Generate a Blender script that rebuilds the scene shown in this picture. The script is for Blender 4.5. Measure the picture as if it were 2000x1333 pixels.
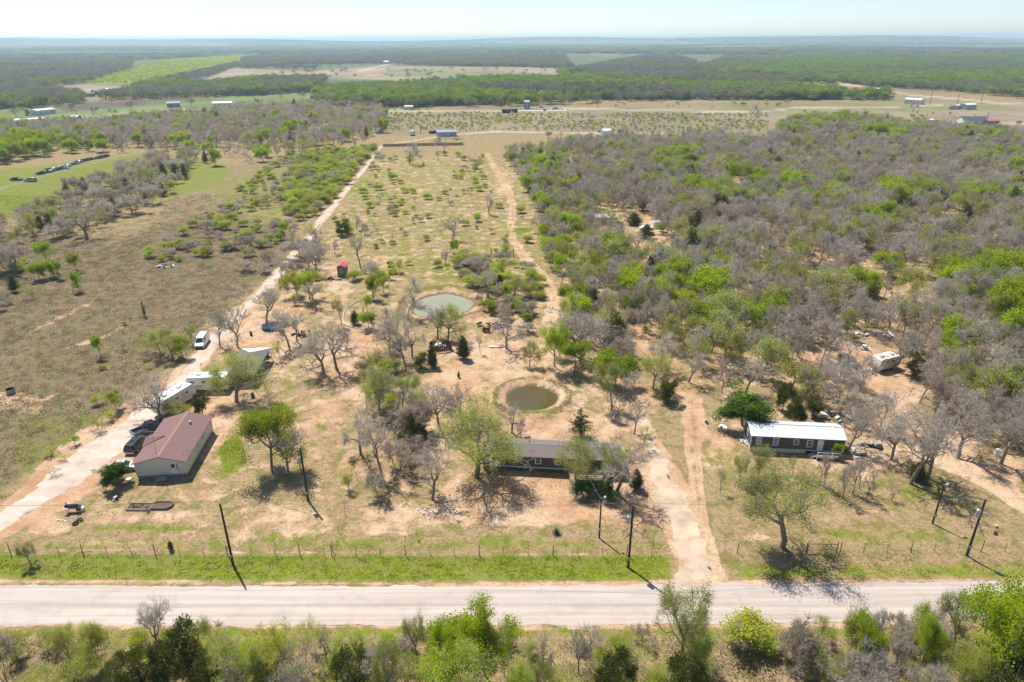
import bpy, math, random
import numpy as np
from mathutils import Vector, Matrix, kdtree

for o in list(bpy.data.objects):
    bpy.data.objects.remove(o)
scene = bpy.context.scene
col = scene.collection
R = random.Random(7)
RAD = math.radians

# ------------------------------------------------------------------ camera
FPX = 1333.0                       # focal length in pixels of the 2000 px wide photograph
CAM_H = 62.0
PITCH = math.atan(590.5 / FPX)
ROLL = 0.0045
Fv = np.array([0, math.cos(PITCH), -math.sin(PITCH)])
U0 = np.array([0, math.sin(PITCH), math.cos(PITCH)])
R0 = np.array([1.0, 0, 0])
Rv = math.cos(ROLL) * R0 - math.sin(ROLL) * U0
Uv = math.cos(ROLL) * U0 + math.sin(ROLL) * R0
cam_data = bpy.data.cameras.new("camera")
cam = bpy.data.objects.new("camera", cam_data)
col.objects.link(cam)
cam_data.sensor_width = 36.0
cam_data.lens = 24.0
cam_data.clip_start = 0.5
cam_data.clip_end = 150000.0
cam.matrix_world = Matrix(((Rv[0], Uv[0], -Fv[0], 0), (Rv[1], Uv[1], -Fv[1], 0), (Rv[2], Uv[2], -Fv[2], CAM_H), (0, 0, 0, 1)))
scene.camera = cam

# ------------------------------------------------------------------ sky and sun
SUN_EL = RAD(59)
HAZE_D = 0.000125
SUN_AZ = RAD(-36)                  # measured from +Y (away from the camera) towards +X: the sun is ahead, left
world = bpy.data.worlds.new("World")
scene.world = world
world.use_nodes = True
wn = world.node_tree
wn.nodes.clear()
sky = wn.nodes.new('ShaderNodeTexSky')
sky.sky_type = 'NISHITA'
sky.sun_disc = False
sky.sun_elevation = SUN_EL
sky.sun_rotation = SUN_AZ
sky.altitude = 150
sky.air_density = 0.7
sky.dust_density = 0.45
sky.ozone_density = 2.2
bg = wn.nodes.new('ShaderNodeBackground')
bg.inputs[1].default_value = 0.112
wo = wn.nodes.new('ShaderNodeOutputWorld')
wn.links.new(sky.outputs[0], bg.inputs[0])
wn.links.new(bg.outputs[0], wo.inputs[0])
sd = bpy.data.lights.new("sun", 'SUN')
sd.energy = 4.5
sd.angle = RAD(0.5)
sd.color = (1.0, 0.955, 0.88)
sun = bpy.data.objects.new("sun", sd)
col.objects.link(sun)
sdir = Vector((math.sin(SUN_AZ) * math.cos(SUN_EL), math.cos(SUN_AZ) * math.cos(SUN_EL), math.sin(SUN_EL)))
sun.rotation_euler = sdir.to_track_quat('Z', 'Y').to_euler()
sun.location = sdir * 500
scene.view_settings.view_transform = 'Standard'
scene.view_settings.look = 'None'
scene.view_settings.gamma = 1
scene.view_settings.use_curve_mapping = False
scene.view_settings.exposure = 0.54
scene.render.engine = 'CYCLES'
scene.cycles.volume_bounces = 1
scene.cycles.max_bounces = 6
scene.cycles.transparent_max_bounces = 8

# ------------------------------------------------------------------ layout helpers
def at(px, py, z=0.0):
    """world point on the level z that stands at this place of the photograph"""
    d = Fv * FPX + Rv * (px - 1000) + Uv * (666.5 - py)
    t = (CAM_H - z) / -d[2]
    return (float(d[0] * t), float(d[1] * t))

def proj(x, y, z=0.0):
    x = np.asarray(x, float); y = np.asarray(y, float); z = np.asarray(z, float) + 0 * x
    vx, vy, vz = x, y, z - CAM_H
    dd = vx * Fv[0] + vy * Fv[1] + vz * Fv[2]
    rr = vx * Rv[0] + vy * Rv[1] + vz * Rv[2]
    uu = vx * Uv[0] + vy * Uv[1] + vz * Uv[2]
    dd = np.where(dd < 0.5, 0.5, dd)
    return 1000 + FPX * rr / dd, 666.5 - FPX * uu / dd, dd

def height_at(px, py, ptop):
    x, y = at(px, py)
    lo, hi = 0.0, 55.0
    for _ in range(40):
        m = (lo + hi) / 2
        if float(proj(x, y, m)[1]) > ptop: lo = m
        else: hi = m
    return lo

def mpp(px, py):
    x, y = at(px, py)
    return float(proj(x, y)[2]) / FPX

POND_A = (-17.6, 164.0, 6.9, 8.2)     # upper pond: centre and half axes
POND_B = (3.65, 114.1, 4.5, 4.7)      # lower pond
def pond_r(x, y, pond):
    """1 at the shore: ponds have wavering banks"""
    cx, cy, a, b = pond
    u = (np.asarray(x, float) - cx) / a; v = (np.asarray(y, float) - cy) / b
    t = np.arctan2(v, u); k = 1.0 if a > 6 else .45
    return np.hypot(u, v) / (1 + k * (.07 * np.sin(2 * t + 1.0) + .06 * np.sin(3 * t + 2.2) + .035 * np.sin(5 * t + .5) + .02 * np.sin(9 * t)))
def ground_z(x, y):
    x = np.asarray(x, float); y = np.asarray(y, float)
    z = np.zeros_like(x + y)
    z = z + 0.10 * np.sin(x * 0.11 + 1.3) * np.sin(y * 0.09) * np.clip((y - 68) / 20, 0, 1)
    for pd_, dep, rim in ((POND_A, 1.0, 0.45), (POND_B, 0.9, 0.45)):
        r = pond_r(x, y, pd_)
        z = z - dep * np.clip((1.28 - r) / 0.56, 0, 1) + rim * np.exp(-((r - 1.55) / 0.22) ** 2)
    # verge ditch
    z = z - 0.25 * np.exp(-((y - 68.3) / 1.3) ** 2) * (1 - np.exp(-((x - 22.5) / 5) ** 2))
    far = np.clip((y - 1500) / 3000, 0, 1)
    z = z + far * (6 * np.sin(x / 900.0 + 2) * np.sin(y / 1300.0) + 4 * np.sin(x / 370.0) * np.sin(y / 520.0 + 1))
    # low hills on the horizon
    z = z + 84 * np.exp(-((x + 5900) / 1300) ** 2 - ((y - 9000) / 1100) ** 2)
    z = z + 66 * np.exp(-((x + 3400) / 1500) ** 2 - ((y - 9300) / 1100) ** 2)
    z = z + 70 * np.exp(-((x - 4200) / 2600) ** 2 - ((y - 9800) / 1200) ** 2)
    z = z + 55 * np.exp(-((x - 500) / 1800) ** 2 - ((y - 10200) / 1200) ** 2)
    return z
def gz(x, y):
    return float(ground_z(x, y))

# ------------------------------------------------------------------ materials
MATS = {}
def nn(t, typ, **kw):
    n = t.nodes.new(typ)
    for k, v in kw.items(): setattr(n, k, v)
    return n

def mat(name, c, rough=0.8, var=0.12, scale=3.0, metal=0.0, bump=0.0, spec=0.3, objrand=0.0, lines=None):
    if name in MATS: return MATS[name]
    m = bpy.data.materials.new(name); m.use_nodes = True
    t = m.node_tree; b = t.nodes['Principled BSDF']
    tc = nn(t, 'ShaderNodeTexCoord')
    no = nn(t, 'ShaderNodeTexNoise'); no.inputs['Scale'].default_value = scale; no.inputs['Detail'].default_value = 5
    t.links.new(tc.outputs['Object'], no.inputs['Vector'])
    mx = nn(t, 'ShaderNodeMix', data_type='RGBA')
    mx.inputs[6].default_value = tuple(x * (1 - var) for x in c) + (1,)
    mx.inputs[7].default_value = tuple(min(1, x * (1 + var)) for x in c) + (1,)
    t.links.new(no.outputs['Fac'], mx.inputs[0])
    out = mx.outputs[2]
    if lines:                                 # thin darker joints: (axis, spacing in m, darkening)
        ax, sp, dk = lines
        sx = nn(t, 'ShaderNodeSeparateXYZ'); t.links.new(tc.outputs['Object'], sx.inputs[0])
        md = nn(t, 'ShaderNodeMath', operation='MODULO'); 
        ad = nn(t, 'ShaderNodeMath', operation='ADD'); ad.inputs[1].default_value = 1000 * sp
        t.links.new(sx.outputs[ax], ad.inputs[0]); t.links.new(ad.outputs[0], md.inputs[0]); md.inputs[1].default_value = sp
        lt = nn(t, 'ShaderNodeMath', operation='LESS_THAN'); lt.inputs[1].default_value = sp * 0.13
        t.links.new(md.outputs[0], lt.inputs[0])
        m2 = nn(t, 'ShaderNodeMix', data_type='RGBA'); m2.inputs[7].default_value = tuple(x * dk for x in c) + (1,)
        t.links.new(out, m2.inputs[6]); t.links.new(lt.outputs[0], m2.inputs[0]); out = m2.outputs[2]
    if objrand:
        oi = nn(t, 'ShaderNodeObjectInfo'); hs = nn(t, 'ShaderNodeHueSaturation')
        mr = nn(t, 'ShaderNodeMapRange'); mr.inputs[3].default_value = 1 - objrand; mr.inputs[4].default_value = 1 + objrand
        t.links.new(oi.outputs['Random'], mr.inputs[0]); t.links.new(mr.outputs[0], hs.inputs['Value'])
        t.links.new(out, hs.inputs['Color']); out = hs.outputs[0]
    t.links.new(out, b.inputs['Base Color'])
    b.inputs['Roughness'].default_value = rough
    b.inputs['Metallic'].default_value = metal
    b.inputs['Specular IOR Level'].default_value = spec
    if bump:
        bp = nn(t, 'ShaderNodeBump'); bp.inputs['Strength'].default_value = bump; bp.inputs['Distance'].default_value = 0.05
        t.links.new(no.outputs['Fac'], bp.inputs['Height']); t.links.new(bp.outputs[0], b.inputs['Normal'])
    MATS[name] = m
    return m

def leaf_mat(name, c, c2, trans=0.42, hue=0.012, val=0.22):
    m = bpy.data.materials.new(name); m.use_nodes = True
    t = m.node_tree; t.nodes.clear()
    out = nn(t, 'ShaderNodeOutputMaterial')
    tc = nn(t, 'ShaderNodeTexCoord')
    no = nn(t, 'ShaderNodeTexNoise'); no.inputs['Scale'].default_value = 0.9; no.inputs['Detail'].default_value = 6; no.inputs['Roughness'].default_value = 0.7
    t.links.new(tc.outputs['Object'], no.inputs['Vector'])
    cr = nn(t, 'ShaderNodeMapRange'); cr.inputs[1].default_value = 0.3; cr.inputs[2].default_value = 0.7
    t.links.new(no.outputs['Fac'], cr.inputs[0])
    mx = nn(t, 'ShaderNodeMix', data_type='RGBA'); mx.inputs[6].default_value = c + (1,); mx.inputs[7].default_value = c2 + (1,)
    t.links.new(cr.outputs[0], mx.inputs[0])
    oi = nn(t, 'ShaderNodeObjectInfo'); hs = nn(t, 'ShaderNodeHueSaturation')
    mr = nn(t, 'ShaderNodeMapRange'); mr.inputs[3].default_value = 1 - val; mr.inputs[4].default_value = 1 + val
    mh = nn(t, 'ShaderNodeMapRange'); mh.inputs[3].default_value = 0.5 - hue; mh.inputs[4].default_value = 0.5 + hue
    mu = nn(t, 'ShaderNodeMath', operation='MULTIPLY'); mu.inputs[1].default_value = 7.31
    fr = nn(t, 'ShaderNodeMath', operation='FRACT')
    t.links.new(oi.outputs['Random'], mr.inputs[0]); t.links.new(oi.outputs['Random'], mu.inputs[0]); t.links.new(mu.outputs[0], fr.inputs[0]); t.links.new(fr.outputs[0], mh.inputs[0])
    t.links.new(mr.outputs[0], hs.inputs['Value']); t.links.new(mh.outputs[0], hs.inputs['Hue']); t.links.new(mx.outputs[2], hs.inputs['Color'])
    df = nn(t, 'ShaderNodeBsdfDiffuse'); tr = nn(t, 'ShaderNodeBsdfTranslucent')
    ms = nn(t, 'ShaderNodeMixShader'); ms.inputs[0].default_value = trans
    t.links.new(hs.outputs[0], df.inputs[0]); t.links.new(hs.outputs[0], tr.inputs[0])
    t.links.new(df.outputs[0], ms.inputs[1]); t.links.new(tr.outputs[0], ms.inputs[2]); t.links.new(ms.outputs[0], out.inputs[0])
    MATS[name] = m
    return m

bark = mat("grey bark", (0.23, 0.19, 0.145), 0.95, 0.35, 4, objrand=0.2)
twig = leaf_mat("pale twigs", (0.40, 0.345, 0.285), (0.62, 0.55, 0.465), 0.42, 0.004, 0.16)
twig_warm = leaf_mat("warm twigs", (0.36, 0.285, 0.22), (0.56, 0.465, 0.37), 0.42, 0.004, 0.16)
twig_far_shaded = leaf_mat("far grey twigs", (0.23, 0.205, 0.165), (0.35, 0.315, 0.26), 0.35, 0.006, 0.25)  # darker copy of the twigs: shade between distant crowns put into the colour
lf_fgreen_shaded = leaf_mat("far green leaves", (0.15, 0.225, 0.018), (0.29, 0.38, 0.03), 0.45, 0.02, 0.3)  # spring green darkened, so the leaf colour carries the far woods' shading
lf_folive_shaded = leaf_mat("far olive leaves", (0.17, 0.20, 0.04), (0.28, 0.31, 0.06), 0.45, 0.015, 0.3)  # olive darkened likewise, shade among far trees painted into it
lf_green = leaf_mat("spring green leaves", (0.26, 0.345, 0.007), (0.43, 0.53, 0.016), 0.56)
lf_lime = leaf_mat("lime leaves", (0.36, 0.43, 0.018), (0.50, 0.55, 0.038), 0.56)
lf_olive = leaf_mat("olive leaves", (0.29, 0.34, 0.025), (0.43, 0.47, 0.05), 0.53)
lf_yellow = leaf_mat("yellow green leaves", (0.30, 0.30, 0.06), (0.40, 0.39, 0.09), 0.42)
lf_dark = leaf_mat("dark evergreen needles", (0.06, 0.082, 0.014), (0.165, 0.18, 0.032), 0.4)
lf_oak = leaf_mat("dark oak leaves", (0.05, 0.11, 0.010), (0.13, 0.215, 0.02), 0.4)
lf_brown = leaf_mat("dead brush", (0.19, 0.135, 0.08), (0.30, 0.23, 0.14), 0.4)
lf_dry = leaf_mat("dry grass blades", (0.26, 0.205, 0.115), (0.38, 0.31, 0.19), 0.3)
lf_grass = leaf_mat("green grass blades", (0.15, 0.19, 0.010), (0.25, 0.285, 0.026), 0.4)

# ------------------------------------------------------------------ mesh builder
class MB:
    def __init__(s): s.v = []; s.f = []; s.m = []
    def add(s, vs, fs, mi=0):
        n = len(s.v); s.v += [tuple(map(float, p)) for p in vs]
        for f in fs: s.f.append(tuple(n + i for i in f)); s.m.append(mi)
    def box(s, c, d, rz=0.0, mi=0, ry=0.0):
        hx, hy, hz = d[0] / 2, d[1] / 2, d[2] / 2
        M = Matrix.Translation(c) @ Matrix.Rotation(rz, 4, 'Z') @ Matrix.Rotation(ry, 4, 'Y')
        vs = [M @ Vector(p) for p in ((-hx, -hy, -hz), (hx, -hy, -hz), (hx, hy, -hz), (-hx, hy, -hz), (-hx, -hy, hz), (hx, -hy, hz), (hx, hy, hz), (-hx, hy, hz))]
        s.add(vs, [(0, 3, 2, 1), (4, 5, 6, 7), (0, 1, 5, 4), (1, 2, 6, 5), (2, 3, 7, 6), (3, 0, 4, 7)], mi)
        return s
    def tube(s, p0, p1, r0, r1, n=6, mi=0, caps=True):
        p0 = Vector(p0); p1 = Vector(p1); d = (p1 - p0)
        if d.length < 1e-6: return s
        d.normalize(); a = d.orthogonal().normalized(); b = d.cross(a)
        vs = []
        for p, r in ((p0, r0), (p1, r1)):
            for i in range(n):
                t = 2 * math.pi * i / n
                vs.append(p + (a * math.cos(t) + b * math.sin(t)) * r)
        fs = [(i, (i + 1) % n, n + (i + 1) % n, n + i) for i in range(n)]
        if caps: fs += [tuple(range(n - 1, -1, -1)), tuple(range(n, 2 * n))]
        s.add(vs, fs, mi); return s
    def path(s, pts, r, n=5, mi=0):
        for a, b in zip(pts[:-1], pts[1:]): s.tube(a, b, r, r, n, mi)
        return s
    def prism(s, poly, z0, z1, mi=0):
        n = len(poly)
        vs = [(p[0], p[1], z0) for p in poly] + [(p[0], p[1], z1) for p in poly]
        s.add(vs, [tuple(range(n - 1, -1, -1)), tuple(range(n, 2 * n))] + [(i, (i + 1) % n, n + (i + 1) % n, n + i) for i in range(n)], mi); return s
    def xprism(s, poly, x0, x1, mi=0):          # poly in (y, z), extruded along x
        n = len(poly)
        vs = [(x0, p[0], p[1]) for p in poly] + [(x1, p[0], p[1]) for p in poly]
        s.add(vs, [tuple(range(n)), tuple(range(2 * n - 1, n - 1, -1))] + [(i, n + i, n + (i + 1) % n, (i + 1) % n) for i in range(n)], mi); return s
    def build(s, name, mats, parent=None, loc=None, rz=0.0, smooth=False):
        me = bpy.data.meshes.new(name)
        me.from_pydata(s.v, [], s.f)
        if not isinstance(mats, (list, tuple)): mats = [mats]
        for m in mats: me.materials.append(m)
        if len(mats) > 1: me.polygons.foreach_set('material_index', np.array(s.m, dtype=np.int32))
        if smooth: me.polygons.foreach_set('use_smooth', [True] * len(me.polygons))
        me.update()
        return link(name, me, parent, loc, rz)

def link(name, data, parent=None, loc=None, rz=0.0):
    o = bpy.data.objects.new(name, data); col.objects.link(o)
    if parent is not None: o.parent = parent
    if loc is not None: o.location = loc
    if rz: o.rotation_euler = (0, 0, rz)
    return o

def thing(name, label, cat, loc=(0, 0, 0), rz=0.0, group=None):
    o = bpy.data.objects.new(name, None); col.objects.link(o)
    o.empty_display_size = 0.5
    o.location = loc; o.rotation_euler = (0, 0, rz)
    return tag(o, label, cat, group)
def tag(o, label=None, cat=None, group=None, kind=None):
    if label: o['label'] = label
    if cat: o['category'] = cat
    if group: o['group'] = group
    if kind: o['kind'] = kind
    return o

def smoothstep(a, b, x):
    t = np.clip((x - a) / (b - a), 0, 1); return t * t * (3 - 2 * t)

def seg_dist(px, py, pts):
    """distance to a polyline of (x, y, halfwidth), in halfwidths"""
    best = np.full(px.shape, 1e9)
    for (x0, y0, w0), (x1, y1, w1) in zip(pts[:-1], pts[1:]):
        dx, dy = x1 - x0, y1 - y0
        t = np.clip(((px - x0) * dx + (py - y0) * dy) / (dx * dx + dy * dy + 1e-9), 0, 1)
        d = np.hypot(px - x0 - t * dx, py - y0 - t * dy) / (w0 + (w1 - w0) * t)
        best = np.minimum(best, d)
    return best

def in_poly(px, py, poly):
    inside = np.zeros(np.shape(px), bool)
    n = len(poly); j = n - 1
    for i in range(n):
        xi, yi = poly[i]; xj, yj = poly[j]
        c = ((yi > py) != (yj > py)) & (px < (xj - xi) * (py - yi) / (yj - yi + 1e-12) + xi)
        inside ^= c; j = i
    return inside

def edge_dist(px, py, poly):
    best = np.full(np.shape(px), 1e9); n = len(poly)
    for i in range(n):
        x0, y0 = poly[i]; x1, y1 = poly[(i + 1) % n]
        dx, dy = x1 - x0, y1 - y0
        t = np.clip(((px - x0) * dx + (py - y0) * dy) / (dx * dx + dy * dy + 1e-9), 0, 1)
        best = np.minimum(best, np.hypot(px - x0 - t * dx, (py - y0 - t * dy)))
    return best
# ------------------------------------------------------------------ the ground
def ell(X, Y, cx, cy, rx, ry, w=1.0, soft=0.5, ang=0.0):
    dx, dy = X - cx, Y - cy
    if ang:
        a = RAD(ang); dx, dy = dx * math.cos(a) + dy * math.sin(a), -dx * math.sin(a) + dy * math.cos(a)
    r = np.hypot(dx / rx, dy / ry)
    return w * (1 - smoothstep(1 - soft, 1 + soft, r))
def pol(X, Y, poly, w=1.0, soft=4.0):
    ins = in_poly(X, Y, poly); d = edge_dist(X, Y, poly)
    return w * np.where(ins, 0.5 + 0.5 * np.clip(d / soft, 0, 1), 0.5 - 0.5 * np.clip(d / soft, 0, 1))
def lin(X, Y, pts, w=1.0, soft=0.35):
    return w * (1 - smoothstep(1 - soft, 1 + soft, seg_dist(X, Y, pts)))

LEFT_DRIVE = [(-160, 1085, 26), (-20, 1036, 27), (60, 985, 38), (120, 938, 50), (180, 895, 56), (240, 850, 50), (290, 808, 40), (335, 765, 30), (375, 720, 20), (400, 690, 16), (430, 652, 14), (480, 602, 12), (520, 562, 11), (560, 515, 9), (590, 480, 8), (620, 440, 7), (650, 405, 6), (690, 355, 5), (720, 320, 4), (745, 287, 3)]
ENTRANCE = [(1372, 1150, 62), (1368, 1110, 42), (1350, 1070, 36), (1338, 1030, 42), (1318, 985, 42), (1295, 935, 36), (1275, 890, 28), (1262, 850, 20), (1245, 810, 14)]
RIGHT_DRIVE = [(1385, 1090, 20), (1368, 1030, 16), (1362, 970, 15), (1358, 920, 13), (1352, 880, 15), (1358, 840, 22), (1350, 790, 24), (1330, 755, 14), (1300, 715, 8), (1262, 680, 9), (1242, 655, 9), (1250, 630, 8)]
PLOT_TRACK = [(1060, 760, 9), (1062, 700, 9), (1065, 650, 12), (1078, 615, 14), (1082, 580, 11), (1068, 550, 10), (1042, 522, 9), (1018, 495, 8), (1003, 470, 7), (998, 440, 7), (1003, 410, 7), (995, 380, 8), (980, 350, 7), (962, 322, 5), (950, 300, 3)]
FAR_RIGHT_TRACK = [(2060, 1022, 16), (2000, 985, 16), (1940, 945, 18), (1890, 915, 19), (1830, 890, 24), (1790, 872, 26), (1750, 820, 16), (1735, 780, 22), (1720, 742, 28)]

def paint(X, Y, wx, wy):
    """cover weights from the layout of the place; X, Y are where each ground point stands in the photograph"""
    n = X.shape
    dirt = np.zeros(n); green = np.zeros(n); brown = np.zeros(n)
    field = np.zeros(n + (4,))
    near = (wy > 20) & (wy < 30000)
    mx = np.maximum
    # --- dirt
    for L, w in ((LEFT_DRIVE, 1.0), (ENTRANCE, 1.0), (RIGHT_DRIVE, .95), (PLOT_TRACK, .85), (FAR_RIGHT_TRACK, .95)):
        dirt = mx(dirt, lin(X, Y, L, w, 0.3))
    for a in ((440, 790, 90, 60, .75), (505, 660, 110, 70, .72), (590, 590, 70, 50, .62), (650, 560, 50, 60, .6), (640, 700, 80, 40, .55), (690, 660, 60, 50, .7),
              (700, 740, 55, 70, .62), (640, 800, 60, 30, .6), (610, 860, 70, 50, .5), (560, 700, 50, 50, .6), (350, 850, 60, 60, .75), (420, 860, 40, 60, .6),
              (230, 1010, 70, 22, .5), (90, 1025, 50, 22, .78), (300, 1010, 150, 16, .55), (560, 1020, 110, 30, .62), (470, 1045, 190, 14, .5), (420, 960, 80, 40, .42), (280, 1062, 190, 10, .45),
              (1000, 720, 190, 75, .66), (1040, 775, 120, 60, .66), (1120, 840, 150, 45, .66), (960, 690, 130, 30, .7), (900, 740, 80, 60, .72), (860, 860, 60, 60, .66),
              (1065, 965, 130, 45, .95), (1130, 985, 140, 30, .85), (930, 975, 110, 40, .72), (1010, 1010, 250, 20, .7), (800, 1010, 130, 20, .6), (740, 900, 60, 60, .5), (800, 960, 80, 40, .45), (760, 1030, 110, 18, .6), (1230, 930, 70, 60, .8), (1250, 1000, 60, 40, .75),
              (1180, 720, 60, 70, .62), (1230, 790, 60, 60, .62), (950, 620, 70, 20, .6), (935, 590, 22, 26, .75), (1010, 640, 60, 20, .6), (880, 640, 60, 14, .5),
              (1420, 850, 50, 50, .6), (1400, 900, 50, 30, .45), (1510, 850, 80, 30, .7), (1660, 910, 90, 30, .55), (1720, 880, 70, 50, .65), (1740, 800, 60, 60, .72), (1640, 700, 110, 50, .72), (1760, 740, 90, 50, .68), (1850, 870, 100, 40, .7), (1960, 920, 60, 30, .6),
              (1500, 720, 150, 50, .55), (1600, 800, 100, 50, .5), (1260, 480, 60, 70, .72), (1190, 440, 40, 40, .6), (1300, 520, 60, 40, .55), (1560, 475, 40, 25, .65), (1600, 500, 30, 14, .8), (1450, 560, 60, 30, .5),
              (1750, 480, 150, 25, .5), (1920, 510, 60, 30, .5), (1640, 600, 120, 40, .42), (1900, 620, 80, 50, .4),
              (10, 780, 36, 18, .8), (60, 790, 40, 20, .5), (1120, 360, 30, 70, .5), (1010, 690, 110, 18, .75), (1450, 1050, 60, 10, .42), (1700, 1010, 100, 16, .45)):
        dirt = mx(dirt, ell(X, Y, *a[:4], a[4], .55))
    dirt = mx(dirt, pol(X, Y, [(1080, 300), (1500, 290), (2010, 330), (2010, 960), (1650, 880), (1280, 760), (1140, 430)], .42, 30))
    dirt = mx(dirt, pol(X, Y, [(740, 300), (1060, 300), (1130, 430), (1190, 560), (1230, 680), (700, 700), (560, 620), (600, 470)], .40, 12))
    dirt = mx(dirt, pol(X, Y, [(520, 640), (1240, 660), (1320, 1030), (640, 1050), (60, 1040), (330, 860)], .37, 20))
    for a in ((690, 345, 10, 3), (800, 380, 30, 5), (870, 470, 40, 6), (830, 430, 30, 5), (760, 470, 30, 6), (700, 430, 26, 8), (930, 420, 40, 9), (960, 395, 30, 6), (900, 440, 30, 5), (740, 320, 30, 3), (985, 360, 24, 40), (1050, 470, 30, 14), (1030, 420, 20, 12), (880, 500, 60, 7), (760, 550, 30, 10), (740, 510, 40, 10), (650, 480, 24, 14)):
        dirt = mx(dirt, ell(X, Y, *a, .56, .6))
    # small dirt trails across the scrub on the left
    for L in ([(0, 800, 5), (40, 790, 4), (120, 770, 3)], [(60, 650, 3), (110, 625, 5), (180, 592, 4)], [(130, 680, 4), (200, 660, 4), (240, 640, 3)]):
        dirt = mx(dirt, lin(X, Y, L, .62, .5))
    dirt = mx(dirt, lin(X, Y, [(-300, 1080, 3), (0, 1072, 3), (640, 1081, 3), (1310, 1082, 2)], .55, .8))
    dirt = mx(dirt, lin(X, Y, [(-900, 1136, 5), (0, 1136, 5), (500, 1138, 3), (900, 1143, 5), (1300, 1140, 7), (2000, 1131, 3), (3000, 1100, 3)], .75, .8))
    dirt = mx(dirt, lin(X, Y, [(-900, 1222, 4), (0, 1221, 4), (1000, 1226, 5), (2000, 1219, 5), (3000, 1222, 5)], .75, .8))
    # --- green
    verge = pol(X, Y, [(-900, 1076), (0, 1080), (640, 1082), (1305, 1084), (1318, 1136), (900, 1137), (0, 1134), (-900, 1130)], .74, 8)
    green = mx(green, verge)
    green = mx(green, lin(X, Y, [(-900, 1118, 12), (0, 1115, 12), (650, 1122, 12), (1290, 1122, 12)], .82, .6))
    green = mx(green, pol(X, Y, [(1430, 1100), (3000, 1080), (3000, 1125), (1425, 1135)], .56, 10))
    green = mx(green, pol(X, Y, [(-900, 1050), (660, 1050), (1310, 1050), (1310, 1085), (0, 1080), (-900, 1080)], .44, 10))
    green = mx(green, pol(X, Y, [(-900, 1224), (3000, 1222), (3000, 1250), (-900, 1250)], .53, 8))
    for a in ((453, 888, 30, 38, .95, .3), (545, 797, 22, 14, .75, .5), (612, 835, 24, 16, .55, .5), (1050, 806, 48, 6, 1., .4), (950, 770, 22, 20, .62, .5), (1020, 451, 22, 7, .98, .3), (1010, 790, 26, 6, .6, .5),
              (845, 566, 70, 5, .85, .5), (770, 618, 40, 8, .8, .5), (560, 750, 12, 24, .5, .5), (270, 1033, 190, 8, .52, .5), (590, 1050, 120, 12, .5, .5), (200, 1000, 60, 20, .48, .6), (470, 1010, 60, 14, .5, .6), (300, 940, 60, 20, .3, .6),
              (720, 370, 60, 26, .62, .5), (840, 320, 80, 16, .5, .6), (780, 340, 60, 20, .5, .6), (900, 530, 80, 25, .6, .5), (960, 480, 60, 30, .5, .6), (640, 400, 10, 6, .3, .6), (930, 350, 30, 30, .55, .6), (860, 450, 60, 30, .48, .6), (1040, 320, 30, 10, .4, .6),
              (970, 1055, 40, 12, .72, .6), (1060, 1062, 200, 10, .5, .6), (720, 1060, 60, 10, .6, .6), (1400, 900, 50, 40, .5, .6), (1560, 960, 160, 50, .46, .6), (1480, 1110, 60, 14, .66, .6), (1700, 1050, 160, 30, .45, .6), (1800, 960, 60, 20, .55, .6), (1700, 780, 60, 18, .55, .6), (1960, 950, 30, 30, .5, .6),
              (1120, 450, 40, 60, .5, .6), (1900, 540, 80, 20, .55, .6), (1130, 300, 80, 12, .55, .6), (640, 580, 40, 20, .3, .6), (690, 590, 60, 30, .42, .6)):
        green = mx(green, ell(X, Y, *a))
    green = mx(green, pol(X, Y, [(0, 800), (120, 770), (250, 800), (200, 880), (60, 960), (0, 990)], .46, 40))
    green = mx(green, pol(X, Y, [(-500, 372), (0, 345), (110, 335), (290, 296), (310, 315), (270, 350), (170, 385), (60, 420), (0, 432), (-500, 520)], 1.0, 7))
    green = mx(green, pol(X, Y, [(560, 300), (720, 300), (640, 400), (520, 440), (420, 420), (400, 350)], .5, 20))
    green = mx(green, pol(X, Y, [(740, 300), (1030, 300), (1100, 440), (1090, 520), (900, 560), (700, 560), (620, 470)], .47, 14))
    green = mx(green, pol(X, Y, [(-300, 330), (0, 322), (120, 312), (240, 296), (300, 290), (470, 320), (440, 370), (300, 400), (170, 400), (0, 440), (-300, 500)], .62, 14))
    # --- brown scrub ground
    brown = mx(brown, pol(X, Y, [(-800, 520), (0, 440), (230, 460), (420, 400), (560, 440), (560, 500), (420, 640), (320, 720), (200, 830), (0, 960), (-900, 1180)], .85, 30))
    green = mx(green, pol(X, Y, [(-300, 640), (0, 600), (300, 500), (520, 460), (420, 620), (200, 820), (0, 960), (-300, 1060)], .30, 60))
    brown = mx(brown, pol(X, Y, [(350, 330), (600, 290), (700, 300), (600, 400), (430, 420), (300, 440)], .5, 16))
    for a in ((500, 515, 60, 35, .95), (390, 530, 60, 25, .95), (120, 730, 90, 40, .9)):
        brown = mx(brown, ell(X, Y, *a, .6))
    brown = mx(brown, pol(X, Y, [(-800, 1250), (3000, 1250), (3000, 1600), (-800, 1600)], .42, 10))
    # --- the land beyond
    def fld(poly, rgb, a=1.0, soft=3.0):
        w = pol(X, Y, poly, a, soft)[..., None]
        field[..., :3] = field[..., :3] * (1 - w) + np.array(rgb) * w
        field[..., 3:] = mx(field[..., 3:], w)
    LIME = (0.21, 0.27, 0.035); TAN = (0.31, 0.235, 0.16); OL = (0.16, 0.195, 0.065); DK = (0.125, 0.14, 0.07); PLOW = (0.125, 0.098, 0.08); PALE = (0.45, 0.36, 0.27); SCR = (0.25, 0.205, 0.12)
    hor = 76 - 0.0045 * (X - 1000)
    base = np.zeros(n + (3,)) + np.array(DK)
    wfar = smoothstep(760, 1050, wy)[..., None]
    field[..., :3] = base; field[..., 3:] = wfar
    bigx = 6000
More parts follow.
